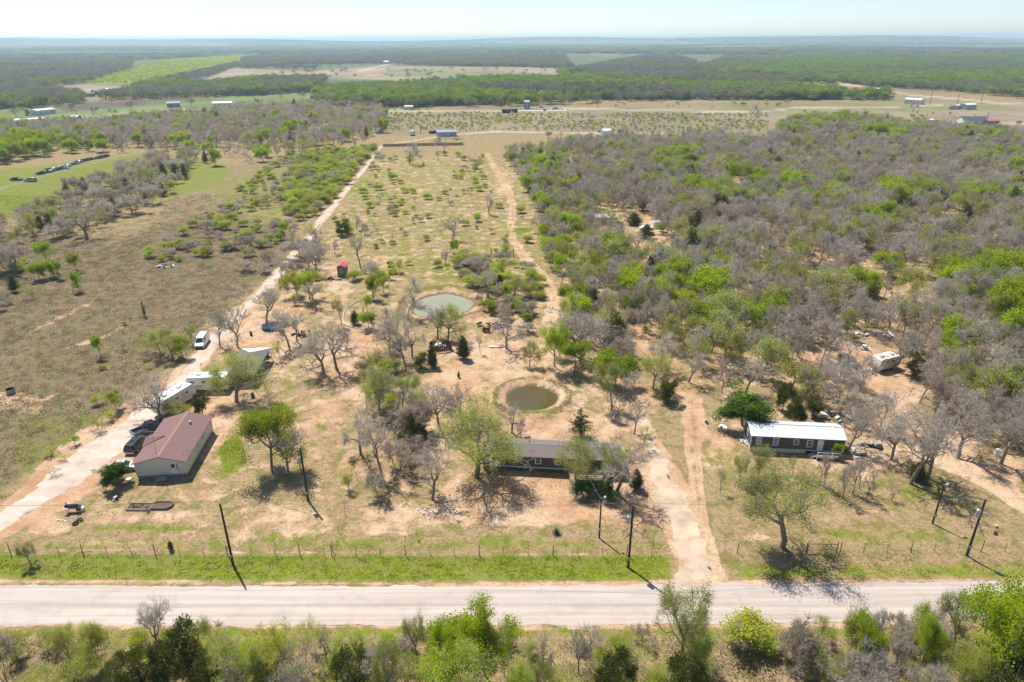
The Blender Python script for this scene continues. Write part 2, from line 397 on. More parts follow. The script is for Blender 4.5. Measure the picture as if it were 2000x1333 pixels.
    fld([(-bigx, 262), (-200, 240), (0, 200), (300, 195), (620, 180), (640, 200), (560, 215), (330, 240), (0, 262)], OL, 1, 4)
    fld([(640, 212), (760, 208), (1500, 205), (2100, 200), (2600, 215), (2600, 290), (1540, 270), (1100, 258), (740, 262), (700, 240)], SCR, .9, 5)
    fld([(100, 204), (300, 192), (420, 193), (300, 206), (220, 211), (130, 218)], PLOW, 1, 1.5)
    fld([(-300, 250), (0, 247), (120, 250), (90, 262), (-300, 272)], PLOW, .8, 2)
    fld([(172, 163), (255, 136), (300, 123), (470, 109), (474, 117), (440, 130), (380, 146), (300, 157), (230, 166)], LIME, 1, 1.2)
    fld([(50, 172), (172, 164), (240, 168), (330, 162), (300, 172), (170, 182)], TAN, .8, 2)
    fld([(370, 166), (420, 148), (450, 135), (600, 140), (750, 130), (1080, 133), (1092, 145), (1000, 164), (900, 166), (640, 152), (520, 156), (400, 168)], TAN, 1, 1.5)
    fld([(760, 135), (1000, 134), (1080, 150), (1000, 164), (900, 162), (740, 148)], OL, .75, 4)
    fld([(860, 132), (1080, 132), (1088, 143), (1000, 141)], TAN, .8, 2)
    fld([(1110, 140), (1200, 122), (1280, 108), (1330, 116), (1360, 130), (1300, 140)], OL, .7, 7)
    fld([(1280, 100), (1500, 102), (1500, 106), (1290, 107)], LIME, .7, 1.5)
    fld([(1150, 104), (1310, 104), (1300, 109), (1160, 109)], TAN, .7, 1.5)
    fld([(1180, 158), (1300, 146), (1500, 153), (1640, 166), (1560, 176), (1400, 160)], LIME, .55, 6)
    fld([(1550, 168), (1640, 163), (1740, 180), (1700, 184), (1600, 180)], PALE, .9, 1.5)
    fld([(1640, 172), (1760, 182), (2000, 205), (2100, 215), (1900, 230), (1500, 200), (1460, 190)], SCR, .7, 3)
    fld([(1500, 220), (2100, 215), (2400, 240), (2100, 262), (1800, 262), (1560, 240)], (0.28, 0.215, 0.155), .75, 5)
    fld([(1370, 200), (1700, 196), (1980, 212), (1800, 222), (1500, 222)], OL, .55, 5)
    fld([(1780, 262), (1860, 250), (2010, 248), (2010, 260), (1820, 268)], (0.10, 0.15, 0.02), .7, 2)
    fld([(1900, 270), (2050, 268), (2050, 300), (1950, 292)], (0.28, 0.215, 0.155), .8, 3)
    fld([(200, 235), (300, 195), (440, 196), (470, 214), (340, 228)], OL, .6, 3)
    # broad haze-blue distance: patchwork of wood and pasture
    q = np.sin(wx / 610.0 + 1.7 * np.sin(wy / 900.0)) * np.sin(wy / 780.0 + np.sin(wx / 1500.0) * 2)
    pw = (smoothstep(.35, .55, q) * (wy > 2600) * .55)[..., None]
    field[..., :3] = field[..., :3] * (1 - pw) + np.array((0.17, 0.18, 0.09)) * pw
    # far dirt roads, painted on the land they cross
    for L, a in (([(745, 285, 1.5), (840, 270, 1.5), (905, 262, 2), (960, 258, 1.6), (1100, 260, 1.6), (1300, 262, 1.8), (1500, 266, 2)], 1.),
                 ([(640, 222, 1.2), (740, 220, 1.8), (960, 217, 1.4), (1150, 213, 1.6), (1480, 220, 1.6), (1560, 210, 1.6), (1700, 211, 1.4), (1840, 205, 1.2)], .9),
                 ([(880, 202, 1.), (1120, 196, 1.), (1500, 199, 1.)], .7), ([(1630, 162, 1.3), (1700, 172, 1.6), (1780, 186, 1.8), (1880, 194, 1.8), (2010, 209, 2.4), (2300, 235, 3)], 1.),
                 ([(1270, 112, .9), (1310, 122, 1.)], 1.), ([(0, 252, 1.), (150, 245, 1.), (220, 240, 1.2), (330, 222, 1.), (500, 215, 1.)], .9), ([(0, 238, 1.4), (80, 234, 1.2), (120, 230, 1.), (255, 224, 1.4)], .8), ([(110, 180, 1.), (230, 175, 1.), (300, 172, 1.)], .8),
                 ([(0, 368, 4), (60, 352, 3), (140, 330, 2.5), (230, 306, 2), (290, 296, 2)], .45),
                 ([(640, 258, 2), (560, 265, 3), (470, 278, 3), (400, 284, 2)], .7), ([(700, 140, 1.6), (760, 127, 1.2), (800, 122, 1.)], .9), ([(1940, 243, 2), (2020, 240, 2.5)], .8), ([(1900, 263, 1.5), (2050, 258, 1.5)], .8)):
        w = lin(X, Y, L, a, .5)[..., None]
        field[..., :3] = field[..., :3] * (1 - w) + np.array(PALE) * w
        field[..., 3:] = mx(field[..., 3:], w)
    # clay round the ponds
    for (cx, cy, a, b), w in ((POND_A, .8), (POND_B, .95)):
        r = pond_r(wx, wy, (cx, cy, a, b))
        rim = smoothstep(1.5, 1.25, r)
        dirt = np.where(r < 1.6, mx(dirt * (1 - rim), w * rim), dirt)
        green = np.where((r < 1.18), 0, green)
        mud = smoothstep(1.17, 1.10, r)
        brown = mx(brown * (r > 1.3), mx(mud, .75 * smoothstep(.12, .04, np.abs(r - 1.56))))
        dirt = np.where(r < 1.17, dirt * (1 - mud), dirt); dirt = np.where(np.abs(r - 1.56) < .1, dirt * .3, dirt)
    for L in (PLOT_TRACK, RIGHT_DRIVE):          # grassy crown between the wheel ruts
        dirt = np.where(seg_dist(X, Y, L) < .28, dirt * .62, dirt)
    dirt = np.where(green > .9, dirt * .2, dirt)
    return dirt, green, brown, field

def ground_mesh():
    ys = [-260, -120, -30, 10, 28, 38]
    y = 44.0
    while y < 130: ys.append(y); y += 0.42 + (y - 44) * 0.006
    while y < 600: ys.append(y); y += 0.9 + (y - 130) * 0.011
    while y < 46000: ys.append(y); y *= 1.028
    ys = np.array(ys)
    NU = 520
    u = np.linspace(-1, 1, NU)
    u = np.concatenate([[-9, -3, -1.6, -1.2], u, [1.2, 1.6, 3, 9]])
    half = np.maximum(46 + 0.62 * ys, 60.0)
    half = np.where(ys < 44, 46 + 0.62 * 44, half)
    GX = half[:, None] * u[None, :]
    GY = np.repeat(ys[:, None], len(u), 1)
    X, Y, D = proj(GX, GY)
    dirt, green, brown, field = paint(X, Y, GX, GY)
    GZ = ground_z(GX, GY)
    r, c = GX.shape
    co = np.stack([GX, GY, GZ], -1).reshape(-1, 3)
    idx = np.arange(r * c).reshape(r, c)
    q = np.stack([idx[:-1, :-1], idx[:-1, 1:], idx[1:, 1:], idx[1:, :-1]], -1).reshape(-1, 4)
    me = bpy.data.meshes.new("ground")
    me.vertices.add(len(co)); me.vertices.foreach_set('co', co.ravel().astype(np.float32))
    me.loops.add(q.size); me.loops.foreach_set('vertex_index', q.ravel().astype(np.int32))
    me.polygons.add(len(q)); me.polygons.foreach_set('loop_start', (np.arange(len(q)) * 4).astype(np.int32))
    me.update(calc_edges=True)
    me.polygons.foreach_set('use_smooth', np.ones(len(q), bool))
    a = me.color_attributes.new('cover', 'FLOAT_COLOR', 'POINT')
    a.data.foreach_set('color', np.stack([dirt, green, brown, np.ones_like(dirt)], -1).ravel().astype(np.float32))
    a = me.color_attributes.new('field', 'FLOAT_COLOR', 'POINT')
    f2 = field.copy()
    a.data.foreach_set('color', f2.ravel().astype(np.float32))
    b = me.attributes.new('fieldw', 'FLOAT', 'POINT')
    b.data.foreach_set('value', field[..., 3].ravel().astype(np.float32))
    return me

def ground_material():
    m = bpy.data.materials.new("sandy ground with grass"); m.use_nodes = True
    t = m.node_tree; b = t.nodes['Principled BSDF']
    L = t.links.new
    tc = nn(t, 'ShaderNodeTexCoord')
    def noise(scale, detail=6, rough=.6, sx=1, sy=1, dist=0.0):
        mp = nn(t, 'ShaderNodeMapping'); mp.inputs['Scale'].default_value = (sx, sy, 1)
        L(tc.outputs['Object'], mp.inputs[0])
        n = nn(t, 'ShaderNodeTexNoise'); n.inputs['Scale'].default_value = scale; n.inputs['Detail'].default_value = detail; n.inputs['Roughness'].default_value = rough; n.inputs['Distortion'].default_value = dist
        L(mp.outputs[0], n.inputs['Vector']); return n.outputs['Fac']
    def math_(op, a, b_, c=None):
        n = nn(t, 'ShaderNodeMath', operation=op)
        for i, v in enumerate((a, b_, c)):
            if v is None: continue
            if isinstance(v, (int, float)): n.inputs[i].default_value = v
            else: L(v, n.inputs[i])
        return n.outputs[0]
    def rng(v, a, b_, c=0.0, d=1.0):
        n = nn(t, 'ShaderNodeMapRange'); n.interpolation_type = 'SMOOTHSTEP'
        n.inputs[1].default_value = a; n.inputs[2].default_value = b_; n.inputs[3].default_value = c; n.inputs[4].default_value = d
        L(v, n.inputs[0]); return n.outputs[0]
    def mixc(f, a, c):
        n = nn(t, 'ShaderNodeMix', data_type='RGBA')
        if isinstance(f, (int, float)): n.inputs[0].default_value = f
        else: L(f, n.inputs[0])
        for i, v in ((6, a), (7, c)):
            if isinstance(v, tuple): n.inputs[i].default_value = v + (1,)
            else: L(v, n.inputs[i])
        return n.outputs[2]
    at1 = nn(t, 'ShaderNodeAttribute', attribute_name='cover')
    sp = nn(t, 'ShaderNodeSeparateColor'); L(at1.outputs['Color'], sp.inputs[0])
    at2 = nn(t, 'ShaderNodeAttribute', attribute_name='field')
    at3 = nn(t, 'ShaderNodeAttribute', attribute_name='fieldw')
    big = noise(0.05, 7, .62); mid = noise(0.28, 8, .66, dist=.4); fine = noise(2.2, 7, .68); grit = noise(9, 5, .7)
    mid2 = noise(0.45, 8, .7, dist=.6); streak = noise(0.5, 6, .6, 1, .35)
    patch = noise(0.012, 6, .6)
    # base: dry grass, tan to olive
    dry = mixc(rng(fine, .38, .62), (0.27, 0.175, 0.088), (0.385, 0.275, 0.155))
    dry = mixc(rng(mid2, .47, .60), dry, (0.19, 0.175, 0.05))
    dry = mixc(math_('MULTIPLY', rng(grit, .5, .7), .55), dry, (0.12, 0.10, 0.05))
    brn = mixc(rng(fine, .38, .62), (0.175, 0.115, 0.068), (0.28, 0.20, 0.12))
    brn = mixc(math_('MULTIPLY', rng(mid, .45, .62), .8), brn, (0.175, 0.165, 0.07))
    brn = mixc(math_('MULTIPLY', rng(grit, .48, .66), .5), brn, (0.10, 0.075, 0.048))
    grn = mixc(rng(fine, .36, .64), (0.115, 0.15, 0.009), (0.20, 0.23, 0.024))
    grn = mixc(math_('MULTIPLY', rng(mid, .44, .62), .6), grn, (0.235, 0.205, 0.07))
    drt = mixc(rng(mid, .36, .66), (0.43, 0.24, 0.12), (0.54, 0.36, 0.215))
    drt = mixc(math_('MULTIPLY', rng(big, .42, .62), .7), drt, (0.60, 0.445, 0.30))
    drt = mixc(math_('MULTIPLY', rng(mid2, .50, .60), .45), drt, (0.335, 0.20, 0.125))
    drt = mixc(math_('MULTIPLY', rng(fine, .48, .64), .55), drt, (0.255, 0.16, 0.10))
    drt = mixc(math_('MULTIPLY', rng(grit, .55, .68), .5), drt, (0.20, 0.135, 0.085))
    n1 = math_('ADD', math_('MULTIPLY', mid, .7), math_('MULTIPLY', fine, .3))
    n2 = math_('ADD', math_('MULTIPLY', mid2, .6), math_('MULTIPLY', fine, .4))
    def mask(chan, n, amp, w=.07):
        v = math_('ADD', chan, math_('MULTIPLY', math_('SUBTRACT', n, .5), amp))
        return rng(v, .5 - w, .5 + w)
    c = mixc(mask(sp.outputs[2], n1, 1.5, .14), dry, brn)
    c = mixc(mask(sp.outputs[1], n2, 1.7, .16), c, grn)
    c = mixc(mask(sp.outputs[0], n1, 2.4, .13), c, drt)
    # distant land: its own cover colour, mottled
    fm = mixc(rng(patch, .35, .65), (0.80, 0.82, 0.80), (1.18, 1.15, 1.15))
    fm2 = mixc(rng(mid, .35, .65), (0.82, 0.85, 0.85), (1.15, 1.12, 1.1))
    mu = nn(t, 'ShaderNodeMix', data_type='RGBA', blend_type='MULTIPLY'); mu.inputs[0].default_value = 1
    L(at2.outputs['Color'], mu.inputs[6]); L(fm, mu.inputs[7])
    mu2 = nn(t, 'ShaderNodeMix', data_type='RGBA', blend_type='MULTIPLY'); mu2.inputs[0].default_value = 1
    L(mu.outputs[2], mu2.inputs[6]); L(fm2, mu2.inputs[7])
    c = mixc(at3.outputs['Fac'], c, mu2.outputs[2])
    L(c, b.inputs['Base Color'])
    b.inputs['Roughness'].default_value = .97; b.inputs['Specular IOR Level'].default_value = .1
    bp = nn(t, 'ShaderNodeBump'); bp.inputs['Strength'].default_value = .6; bp.inputs['Distance'].default_value = .12
    L(math_('ADD', math_('MULTIPLY', fine, 1.), math_('MULTIPLY', grit, .35)), bp.inputs['Height']); L(bp.outputs[0], b.inputs['Normal'])
    return m

gm = ground_mesh(); gm.materials.append(ground_material())
ground = tag(link("ground", gm), kind='structure')

def strip(name, pts, mats, lift=.02, edge=.25, step=.6, tags='structure', amp=1.0):
    """a ragged-edged sheet following (x, y, halfwidth) world points"""
    P = []
    for (x0, y0, w0), (x1, y1, w1) in zip(pts[:-1], pts[1:]):
        n = max(1, int(math.hypot(x1 - x0, y1 - y0) / step))
        for i in range(n):
            f = i / n; P.append((x0 + (x1 - x0) * f, y0 + (y1 - y0) * f, w0 + (w1 - w0) * f))
    P.append(pts[-1])
    A = np.array(P); T = np.gradient(A[:, :2], axis=0); T /= np.linalg.norm(T, axis=1)[:, None]
    for _ in range(4): T[1:-1] = (T[:-2] + T[1:-1] + T[2:]) / 3
    T /= np.linalg.norm(T, axis=1)[:, None]
    N = np.stack([-T[:, 1], T[:, 0]], 1)
    rs = np.random.RandomState(len(P))
    def rag():
        k = rs.randn(len(P)); k2 = np.convolve(rs.randn(len(P)), np.ones(7) / 7, 'same') * 2.2
        return (k * .35 + k2) * edge * amp
    cross = [-1, -.75, -.4, 0, .4, .75, 1]
    la, ra = rag(), rag()
    V = []
    for s in cross:
        off = A[:, 2] * s + (la if s == 1 else -ra if s == -1 else 0)
        V.append(A[:, :2] + N * off[:, None])
    V = np.array(V); n = len(P); vs = []; fs = []
    for j in range(len(cross)):
        for i in range(n):
            x, y = V[j, i]; z = gz(x, y) + (lift if 0 < j < len(cross) - 1 else lift * .15)
            vs.append((x, y, z))
    for j in range(len(cross) - 1):
        for i in range(n - 1):
            fs.append((j * n + i, j * n + i + 1, (j + 1) * n + i + 1, (j + 1) * n + i))
    mb = MB(); mb.add([tuple(map(float, v)) for v in vs], fs)
    o = mb.build(name, mats, smooth=True)
    return tag(o, kind=tags)

def road_material(name, a, b_, c, sx, sy):
    m = mat(name, a, .95, .06, 1.2, bump=.25)
    t = m.node_tree; bs = t.nodes['Principled BSDF']
    tc = nn(t, 'ShaderNodeTexCoord'); mp = nn(t, 'ShaderNodeMapping'); mp.inputs['Scale'].default_value = (sx, sy, 1)
    t.links.new(tc.outputs['Object'], mp.inputs[0])
    n1 = nn(t, 'ShaderNodeTexNoise'); n1.inputs['Scale'].default_value = 1; n1.inputs['Detail'].default_value = 8; n1.inputs['Roughness'].default_value = .65
    t.links.new(mp.outputs[0], n1.inputs['Vector'])
    rp = nn(t, 'ShaderNodeValToRGB'); e = rp.color_ramp.elements
    e[0].position = .3; e[0].color = c + (1,); e[1].position = .7; e[1].color = b_ + (1,)
    x = e.new(.5); x.color = a + (1,)
    m3 = nn(t, 'ShaderNodeMapping'); m3.inputs['Scale'].default_value = (sx * .2, sy * .9, 1)
    n3 = nn(t, 'ShaderNodeTexNoise'); n3.inputs['Scale'].default_value = 1; n3.inputs['Detail'].default_value = 2
    n4 = nn(t, 'ShaderNodeTexNoise'); n4.inputs['Scale'].default_value = .35; n4.inputs['Detail'].default_value = 9; n4.inputs['Roughness'].default_value = .72
    t.links.new(tc.outputs['Object'], m3.inputs[0]); t.links.new(m3.outputs[0], n3.inputs['Vector']); t.links.new(tc.outputs['Object'], n4.inputs['Vector'])
    r3 = nn(t, 'ShaderNodeMapRange'); r3.inputs[1].default_value = .35; r3.inputs[2].default_value = .6; r3.inputs[3].default_value = .84; r3.inputs[4].default_value = 1.04
    r4 = nn(t, 'ShaderNodeMapRange'); r4.inputs[1].default_value = .3; r4.inputs[2].default_value = .5; r4.inputs[3].default_value = .86; r4.inputs[4].default_value = 1.02
    t.links.new(n3.outputs['Fac'], r3.inputs[0]); t.links.new(n4.outputs['Fac'], r4.inputs[0])
    mm = nn(t, 'ShaderNodeMath', operation='MULTIPLY'); t.links.new(r3.outputs[0], mm.inputs[0]); t.links.new(r4.outputs[0], mm.inputs[1])
    hs = nn(t, 'ShaderNodeHueSaturation'); t.links.new(mm.outputs[0], hs.inputs['Value'])
    t.links.new(n1.outputs['Fac'], rp.inputs[0]); t.links.new(rp.outputs[0], hs.inputs['Color']); t.links.new(hs.outputs[0], bs.inputs['Base Color'])
    return m

road_mat = road_material("pale chip gravel road", (0.475, 0.40, 0.34), (0.53, 0.455, 0.395), (0.41, 0.34, 0.285), .05, 1.3)
rp_ = [(-420, 62.6, 3.2), (-150, 62.9, 3.2)] + [(x, 61.95 + .55 * (x / 64) ** 2, 3.12) for x in range(-100, 101, 10)] + [(150, 62.9, 3.2), (420, 62.6, 3.2)]
strip("road", rp_, road_mat, .03, .12, .5)
def px_strip(name, pts, m, lift, edge, shrink=.92):
    out = []
    for x, y, w in pts:
        wx_, wy_ = at(x, y); out.append((wx_, wy_, w * mpp(x, y) * shrink))
    return strip(name, out, m, lift, edge)
drive_mat = road_material("pale driveway gravel", (0.53,.425,.335),(.60,.495,.405),(.46,.355,.27), .5, .5)
sand_mat = road_material("tan sand track", (0.53,.395,.275),(.60,.465,.34),(.46,.32,.205), .35, .35)
px_strip('driveway', LEFT_DRIVE, drive_mat, .02, .5, .8)
px_strip('entrance_drive', [(a, b, c * (1 if i < 5 else .75 if i < 7 else .5)) for i, (a, b, c) in enumerate(ENTRANCE)], sand_mat, .015, .45, .66)
# ------------------------------------------------------------------ ponds
def water(name, pond, lvl, c, rough=.06):
    m = bpy.data.materials.new(name + " water"); m.use_nodes = True
    b = m.node_tree.nodes['Principled BSDF']; t = m.node_tree
    b.inputs['Roughness'].default_value = rough; b.inputs['IOR'].default_value = 1.33
    tc = nn(t, 'ShaderNodeTexCoord'); no = nn(t, 'ShaderNodeTexNoise'); no.inputs['Scale'].default_value = .35; no.inputs['Detail'].default_value = 4
    t.links.new(tc.outputs['Object'], no.inputs['Vector'])
    mx = nn(t, 'ShaderNodeMix', data_type='RGBA'); mx.inputs[6].default_value = tuple(v * .85 for v in c) + (1,); mx.inputs[7].default_value = tuple(v * 1.15 for v in c) + (1,)
    t.links.new(no.outputs['Fac'], mx.inputs[0]); t.links.new(mx.outputs[2], b.inputs['Base Color'])
    n2 = nn(t, 'ShaderNodeTexNoise'); n2.inputs['Scale'].default_value = 5; n2.inputs['Detail'].default_value = 3
    t.links.new(tc.outputs['Object'], n2.inputs['Vector'])
    bp = nn(t, 'ShaderNodeBump'); bp.inputs['Strength'].default_value = .12; bp.inputs['Distance'].default_value = .03
    t.links.new(n2.outputs['Fac'], bp.inputs['Height']); t.links.new(bp.outputs[0], b.inputs['Normal'])
    cx, cy, a, b_ = pond
    mb = MB(); n = 72
    vs = [(cx, cy, lvl)] + [(cx + a * 1.25 * math.cos(2 * math.pi * i / n), cy + b_ * 1.25 * math.sin(2 * math.pi * i / n), lvl) for i in range(n)]
    mb.add(vs, [(0, 1 + i, 1 + (i + 1) % n) for i in range(n)])
    tag(mb.build(name, m), kind='structure')
water("pond", POND_A, -.50, (0.28, 0.275, 0.18), .35)
water("pond", POND_B, -.45, (0.10, 0.075, 0.026), .05)
# ------------------------------------------------------------------ building materials
M_CREAM = mat("cream siding", (0.62, 0.60, 0.50), .7, .05, 1.5, lines=(2, .22, .86))
M_SKIRT = mat("grey skirting", (0.22, 0.22, 0.21), .8, .12, 2)
M_REDROOF = mat("faded red brown shingles", (0.215, 0.125, 0.115), .95, .22, 5, bump=.4, lines=(0, .35, .86))
M_RIDGE = mat("orange ridge cap", (0.42, 0.24, 0.15), .8, .25, 4)
M_WHITE = mat("white paint", (0.72, 0.72, 0.70), .5, .04, 2)
M_OFFW = mat("off white panels", (0.60, 0.58, 0.54), .55, .1, 1.5)
M_GLASS = mat("dark window glass", (0.03, 0.04, 0.05), .08, .1, 2, spec=.6)
M_BLIND = mat("window with pale blinds", (0.36, 0.36, 0.36), .3, .1, 8)
M_BLUEGL = mat("window with blue curtain", (0.16, 0.25, 0.42), .25, .25, 3)
M_GREEN = mat("dark green grey siding", (0.075, 0.085, 0.072), .75, .08, 1.5, lines=(2, .2, .8))
M_SLATE = mat("slate grey siding", (0.085, 0.095, 0.105), .7, .08, 1.5, lines=(2, .2, .82))
M_GREYROOF = mat("weathered grey shingles", (0.185, 0.155, 0.14), .95, .3, 4, bump=.4, lines=(1, .32, .84))
M_WMETAL = mat("white sheet metal roof", (0.74, 0.76, 0.78), .35, .04, 1, metal=.15, lines=(0, .6, .9))
M_GMETAL = mat("blue grey sheet metal", (0.28, 0.33, 0.38), .4, .1, 1, metal=.3, lines=(0, .6, .85))
M_TAN = mat("tan roof sheets", (0.46, 0.40, 0.33), .7, .12, 1)
M_TIMBER = mat("bleached timber", (0.36, 0.29, 0.20), .9, .25, 5)
M_DECK = mat("grey brown decking", (0.17, 0.145, 0.125), .9, .2, 4)
M_POLE = mat("creosoted pole", (0.055, 0.04, 0.03), .9, .3, 3)
M_STEEL = mat("galvanised steel", (0.30, 0.31, 0.32), .4, .12, 4, metal=.5)
M_RUST = mat("rusty steel", (0.16, 0.075, 0.045), .85, .35, 4)
M_RED = mat("red paint", (0.34, 0.03, 0.02), .5, .15, 3)
M_PINKRED = mat("faded pink red roof", (0.50, 0.11, 0.11), .6, .12, 3)
M_TYRE = mat("black rubber", (0.02, 0.02, 0.02), .85, .2, 5)
M_RIM = mat("alloy rim", (0.42, 0.42, 0.43), .35, .1, 5, metal=.6)
M_BLACK = mat("black paint", (0.012, 0.014, 0.018), .18, .1, 2, spec=.6)
M_NAVY = mat("dark blue paint", (0.012, 0.028, 0.055), .18, .1, 2, spec=.6)
M_CARW = mat("white car paint", (0.68, 0.69, 0.70), .25, .03, 2, spec=.5)
M_CARG = mat("blue grey car paint", (0.20, 0.24, 0.27), .3, .1, 2, spec=.5)
M_CARS = mat("silver car paint", (0.36, 0.38, 0.40), .3, .1, 2, metal=.3)
M_CHROME = mat("chrome trim", (0.55, 0.55, 0.56), .2, .05, 3, metal=.8)
M_LAMP = mat("clear lamp glass", (0.55, 0.57, 0.6), .15, .05, 4)
M_TAIL = mat("red lamp glass", (0.30, 0.01, 0.01), .2, .05, 4)
M_DKINT = mat("dark gap", (0.018, 0.017, 0.016), .9, .2, 3)
M_TARP = mat("blue tarp", (0.03, 0.07, 0.25), .6, .3, 3)
M_SOIL = mat("dark soil", (0.14, 0.085, 0.055), .95, .3, 6)
M_BROWNW = mat("red brown planks", (0.13, 0.055, 0.035), .9, .3, 5)
M_BOARD = mat("grey fence boards", (0.23, 0.20, 0.165), .9, .2, 3)
M_BLUEH = mat("blue house siding", (0.13, 0.19, 0.23), .7, .1, 1)
M_CONC = mat("pale concrete", (0.52, 0.48, 0.43), .9, .08, 2)
M_CLAY = mat("red clay block", (0.42, 0.17, 0.11), .9, .2, 2)
M_WIRE = mat("dull wire", (0.13, 0.12, 0.115), .6, .1, 5)
M_MESH = mat("black net", (0.02, 0.035, 0.07), .7, .4, 1.2)
M_BEIGE = mat("beige camper siding", (0.62, 0.55, 0.48), .6, .08, 2)
M_PLAST = mat("black plastic", (0.02, 0.02, 0.022), .5, .1, 5)
M_HOSE = mat("white hose", (0.55, 0.53, 0.48), .6, .08, 3)
M_STONE = mat("pale rubble", (0.45, 0.41, 0.37), .9, .2, 6)
M_AGAVE = mat("blue green agave", (0.07, 0.13, 0.09), .6, .2, 5)

def window(parent, c, w, h, axis, out, pane=M_GLASS, frame=M_WHITE, bars=1):
    """window > frame, pane, bar: set on a wall whose outward normal is +/- axis"""
    def P(u, v, d):                       # u along the wall, v up, d outwards
        return (c[0] + u, c[1] + out * d, c[2] + v) if axis == 'y' else (c[0] + out * d, c[1] + u, c[2] + v)
    def B(mb, u, v, d, su, sv, sd):
        mb.box(P(u, v, d), (su, sd, sv) if axis == 'y' else (sd, su, sv))
    t = .10
    fr = MB()
    B(fr, 0, h / 2, .035, w + t, t, .07); B(fr, 0, -h / 2, .035, w + t, t, .07)
    B(fr, w / 2, 0, .035, t, h - t, .066); B(fr, -w / 2, 0, .035, t, h - t, .066)
    win = fr.build('window', frame, parent)
    pn = MB(); B(pn, 0, 0, .012, w - t * .6, h - t * .6, .02); pn.build('pane', pane, win)
    if bars:
        bb = MB(); B(bb, 0, 0, .03, w - t, .05, .03); bb.build('sash_bar', frame, win)
    return win

def door(parent, c, w, h, axis, out, m=M_WHITE):
    def P(u, v, d): return (c[0] + u, c[1] + out * d, c[2] + v) if axis == 'y' else (c[0] + out * d, c[1] + u, c[2] + v)
    d = MB(); d.box(P(0, 0, .03), (w, .06, h) if axis == 'y' else (.06, w, h)); dd = d.build('door', m, parent)
    k = MB(); k.box(P(w * .38, 0, .09), (.08, .08, .08)); k.build('handle', M_STEEL, dd)
    return dd

def gable(name, label, cat, c, rz, L, W, wall, rise, wm, rm, base=.0, bm=None, over=.25, thick=.1, group=None, rib=0, windows=(), doors=(), trim=None):
    """long axis = local x; c = centre of the footprint on the ground"""
    t = thing(name, label, cat, (c[0], c[1], gz(*c)), rz, group)
    w2 = W / 2
    mb = MB(); mb.xprism([(-w2, base), (w2, base), (w2, wall), (0, wall + rise), (-w2, wall)], -L / 2, L / 2); mb.build('wall', wm, t)
    if base:
        sk = MB(); sk.box((0, 0, base / 2 - .1), (L - .12, W - .12, base + .18)); sk.build('skirting', bm or M_SKIRT, t)
    sl = rise / w2; dz = over * sl
    for s in (-1, 1):
        r = MB()
        r.xprism([(0, wall + rise + .012), (s * (w2 + over), wall - dz + .012), (s * (w2 + over), wall - dz + thick), (0, wall + rise + thick + .012)][::s], -L / 2 - over, L / 2 + over)
        o = r.build('roof', rm, t)
        if rib:
            rb = MB(); n = int(L / rib)
            for i in range(n + 1):
                x = -L / 2 - over + .03 + i * (L + 2 * over - .06) / n
                rb.xprism([(s * .02, wall + rise + thick + .01), (s * (w2 + over - .01), wall - dz + thick - .0), (s * (w2 + over - .01), wall - dz + thick + .035), (s * .02, wall + rise + thick + .045)][::s], x - .025, x + .025)
            rb.build('roof_rib', rm, o)['kind'] = 'stuff'
    rc = MB(); rc.xprism([(-.16, wall + rise + thick - .16 * sl + .005), (0, wall + rise + thick + .02), (.16, wall + rise + thick - .16 * sl + .005), (0, wall + rise + thick + .06)], -L / 2 - over + .004, L / 2 + over - .004)
    t['wallh'] = wall
    for (side, u, z, w, h, pm) in windows:
        if side in 'fb': window(t, (u, -w2 if side == 'f' else w2, z), w, h, 'y', -1 if side == 'f' else 1, pm)
        else: window(t, (-L / 2 if side == 'l' else L / 2, u, z), w, h, 'x', -1 if side == 'l' else 1, pm)
    for (side, u, z, w, h, dm) in doors:
        if side in 'fb': door(t, (u, -w2 if side == 'f' else w2, z), w, h, 'y', -1 if side == 'f' else 1, dm)
        else: door(t, (-L / 2 if side == 'l' else L / 2, u, z), w, h, 'x', -1 if side == 'l' else 1, dm)
    if trim:
        tb = MB(); tb.box((0, -w2 - .03, base + .06), (L + .1, .05, .13)); tb.box((0, w2 + .03, base + .06), (L + .1, .05, .13))
        tb.box((-L / 2 - .03, 0, base + .06), (.05, W - .1, .13)); tb.box((L / 2 + .03, 0, base + .06), (.05, W - .1, .13))
        for sx in (-1, 1):
            for sy in (-1, 1): tb.box((sx * (L / 2 + .005), sy * (w2 + .005), (base + wall) / 2 + .04), (.14, .14, wall - base - .2))
        tb.build('trim', trim, t)
    del t['wallh']
    return t, rc

def two(p, q):
    a = at(*p); b = at(*q)
    return a, b, math.atan2(b[1] - a[1], b[0] - a[0]), math.hypot(b[0] - a[0], b[1] - a[1])

# ------------------------------------------------------------------ red-roofed house on the left
HC = (-54.75, 94.75); HR = RAD(95.5)
# local +x points away from the camera; local -y is the right hand (east) wall
house, ridge = gable('house', 'cream house with faded red-brown shingle roof and orange ridge, beside the gravel driveway', 'house', HC, HR, 13.3, 7.5, 2.85, 1.0, M_CREAM, M_REDROOF, .55, M_SKIRT, .3,
      windows=[('f', 1.6, 2.0, 1.0, .8, M_GLASS), ('f', -.8, 1.9, .5, .5, M_GLASS), ('l', -2.2, 1.9, .9, 1.0, M_GLASS), ('b', -3.5, 1.9, 1.0, 1.0, M_GLASS), ('b', 4.2, 1.9, 1.0, 1.0, M_GLASS)])
ridge.build('ridge_cap', M_RIDGE, house)
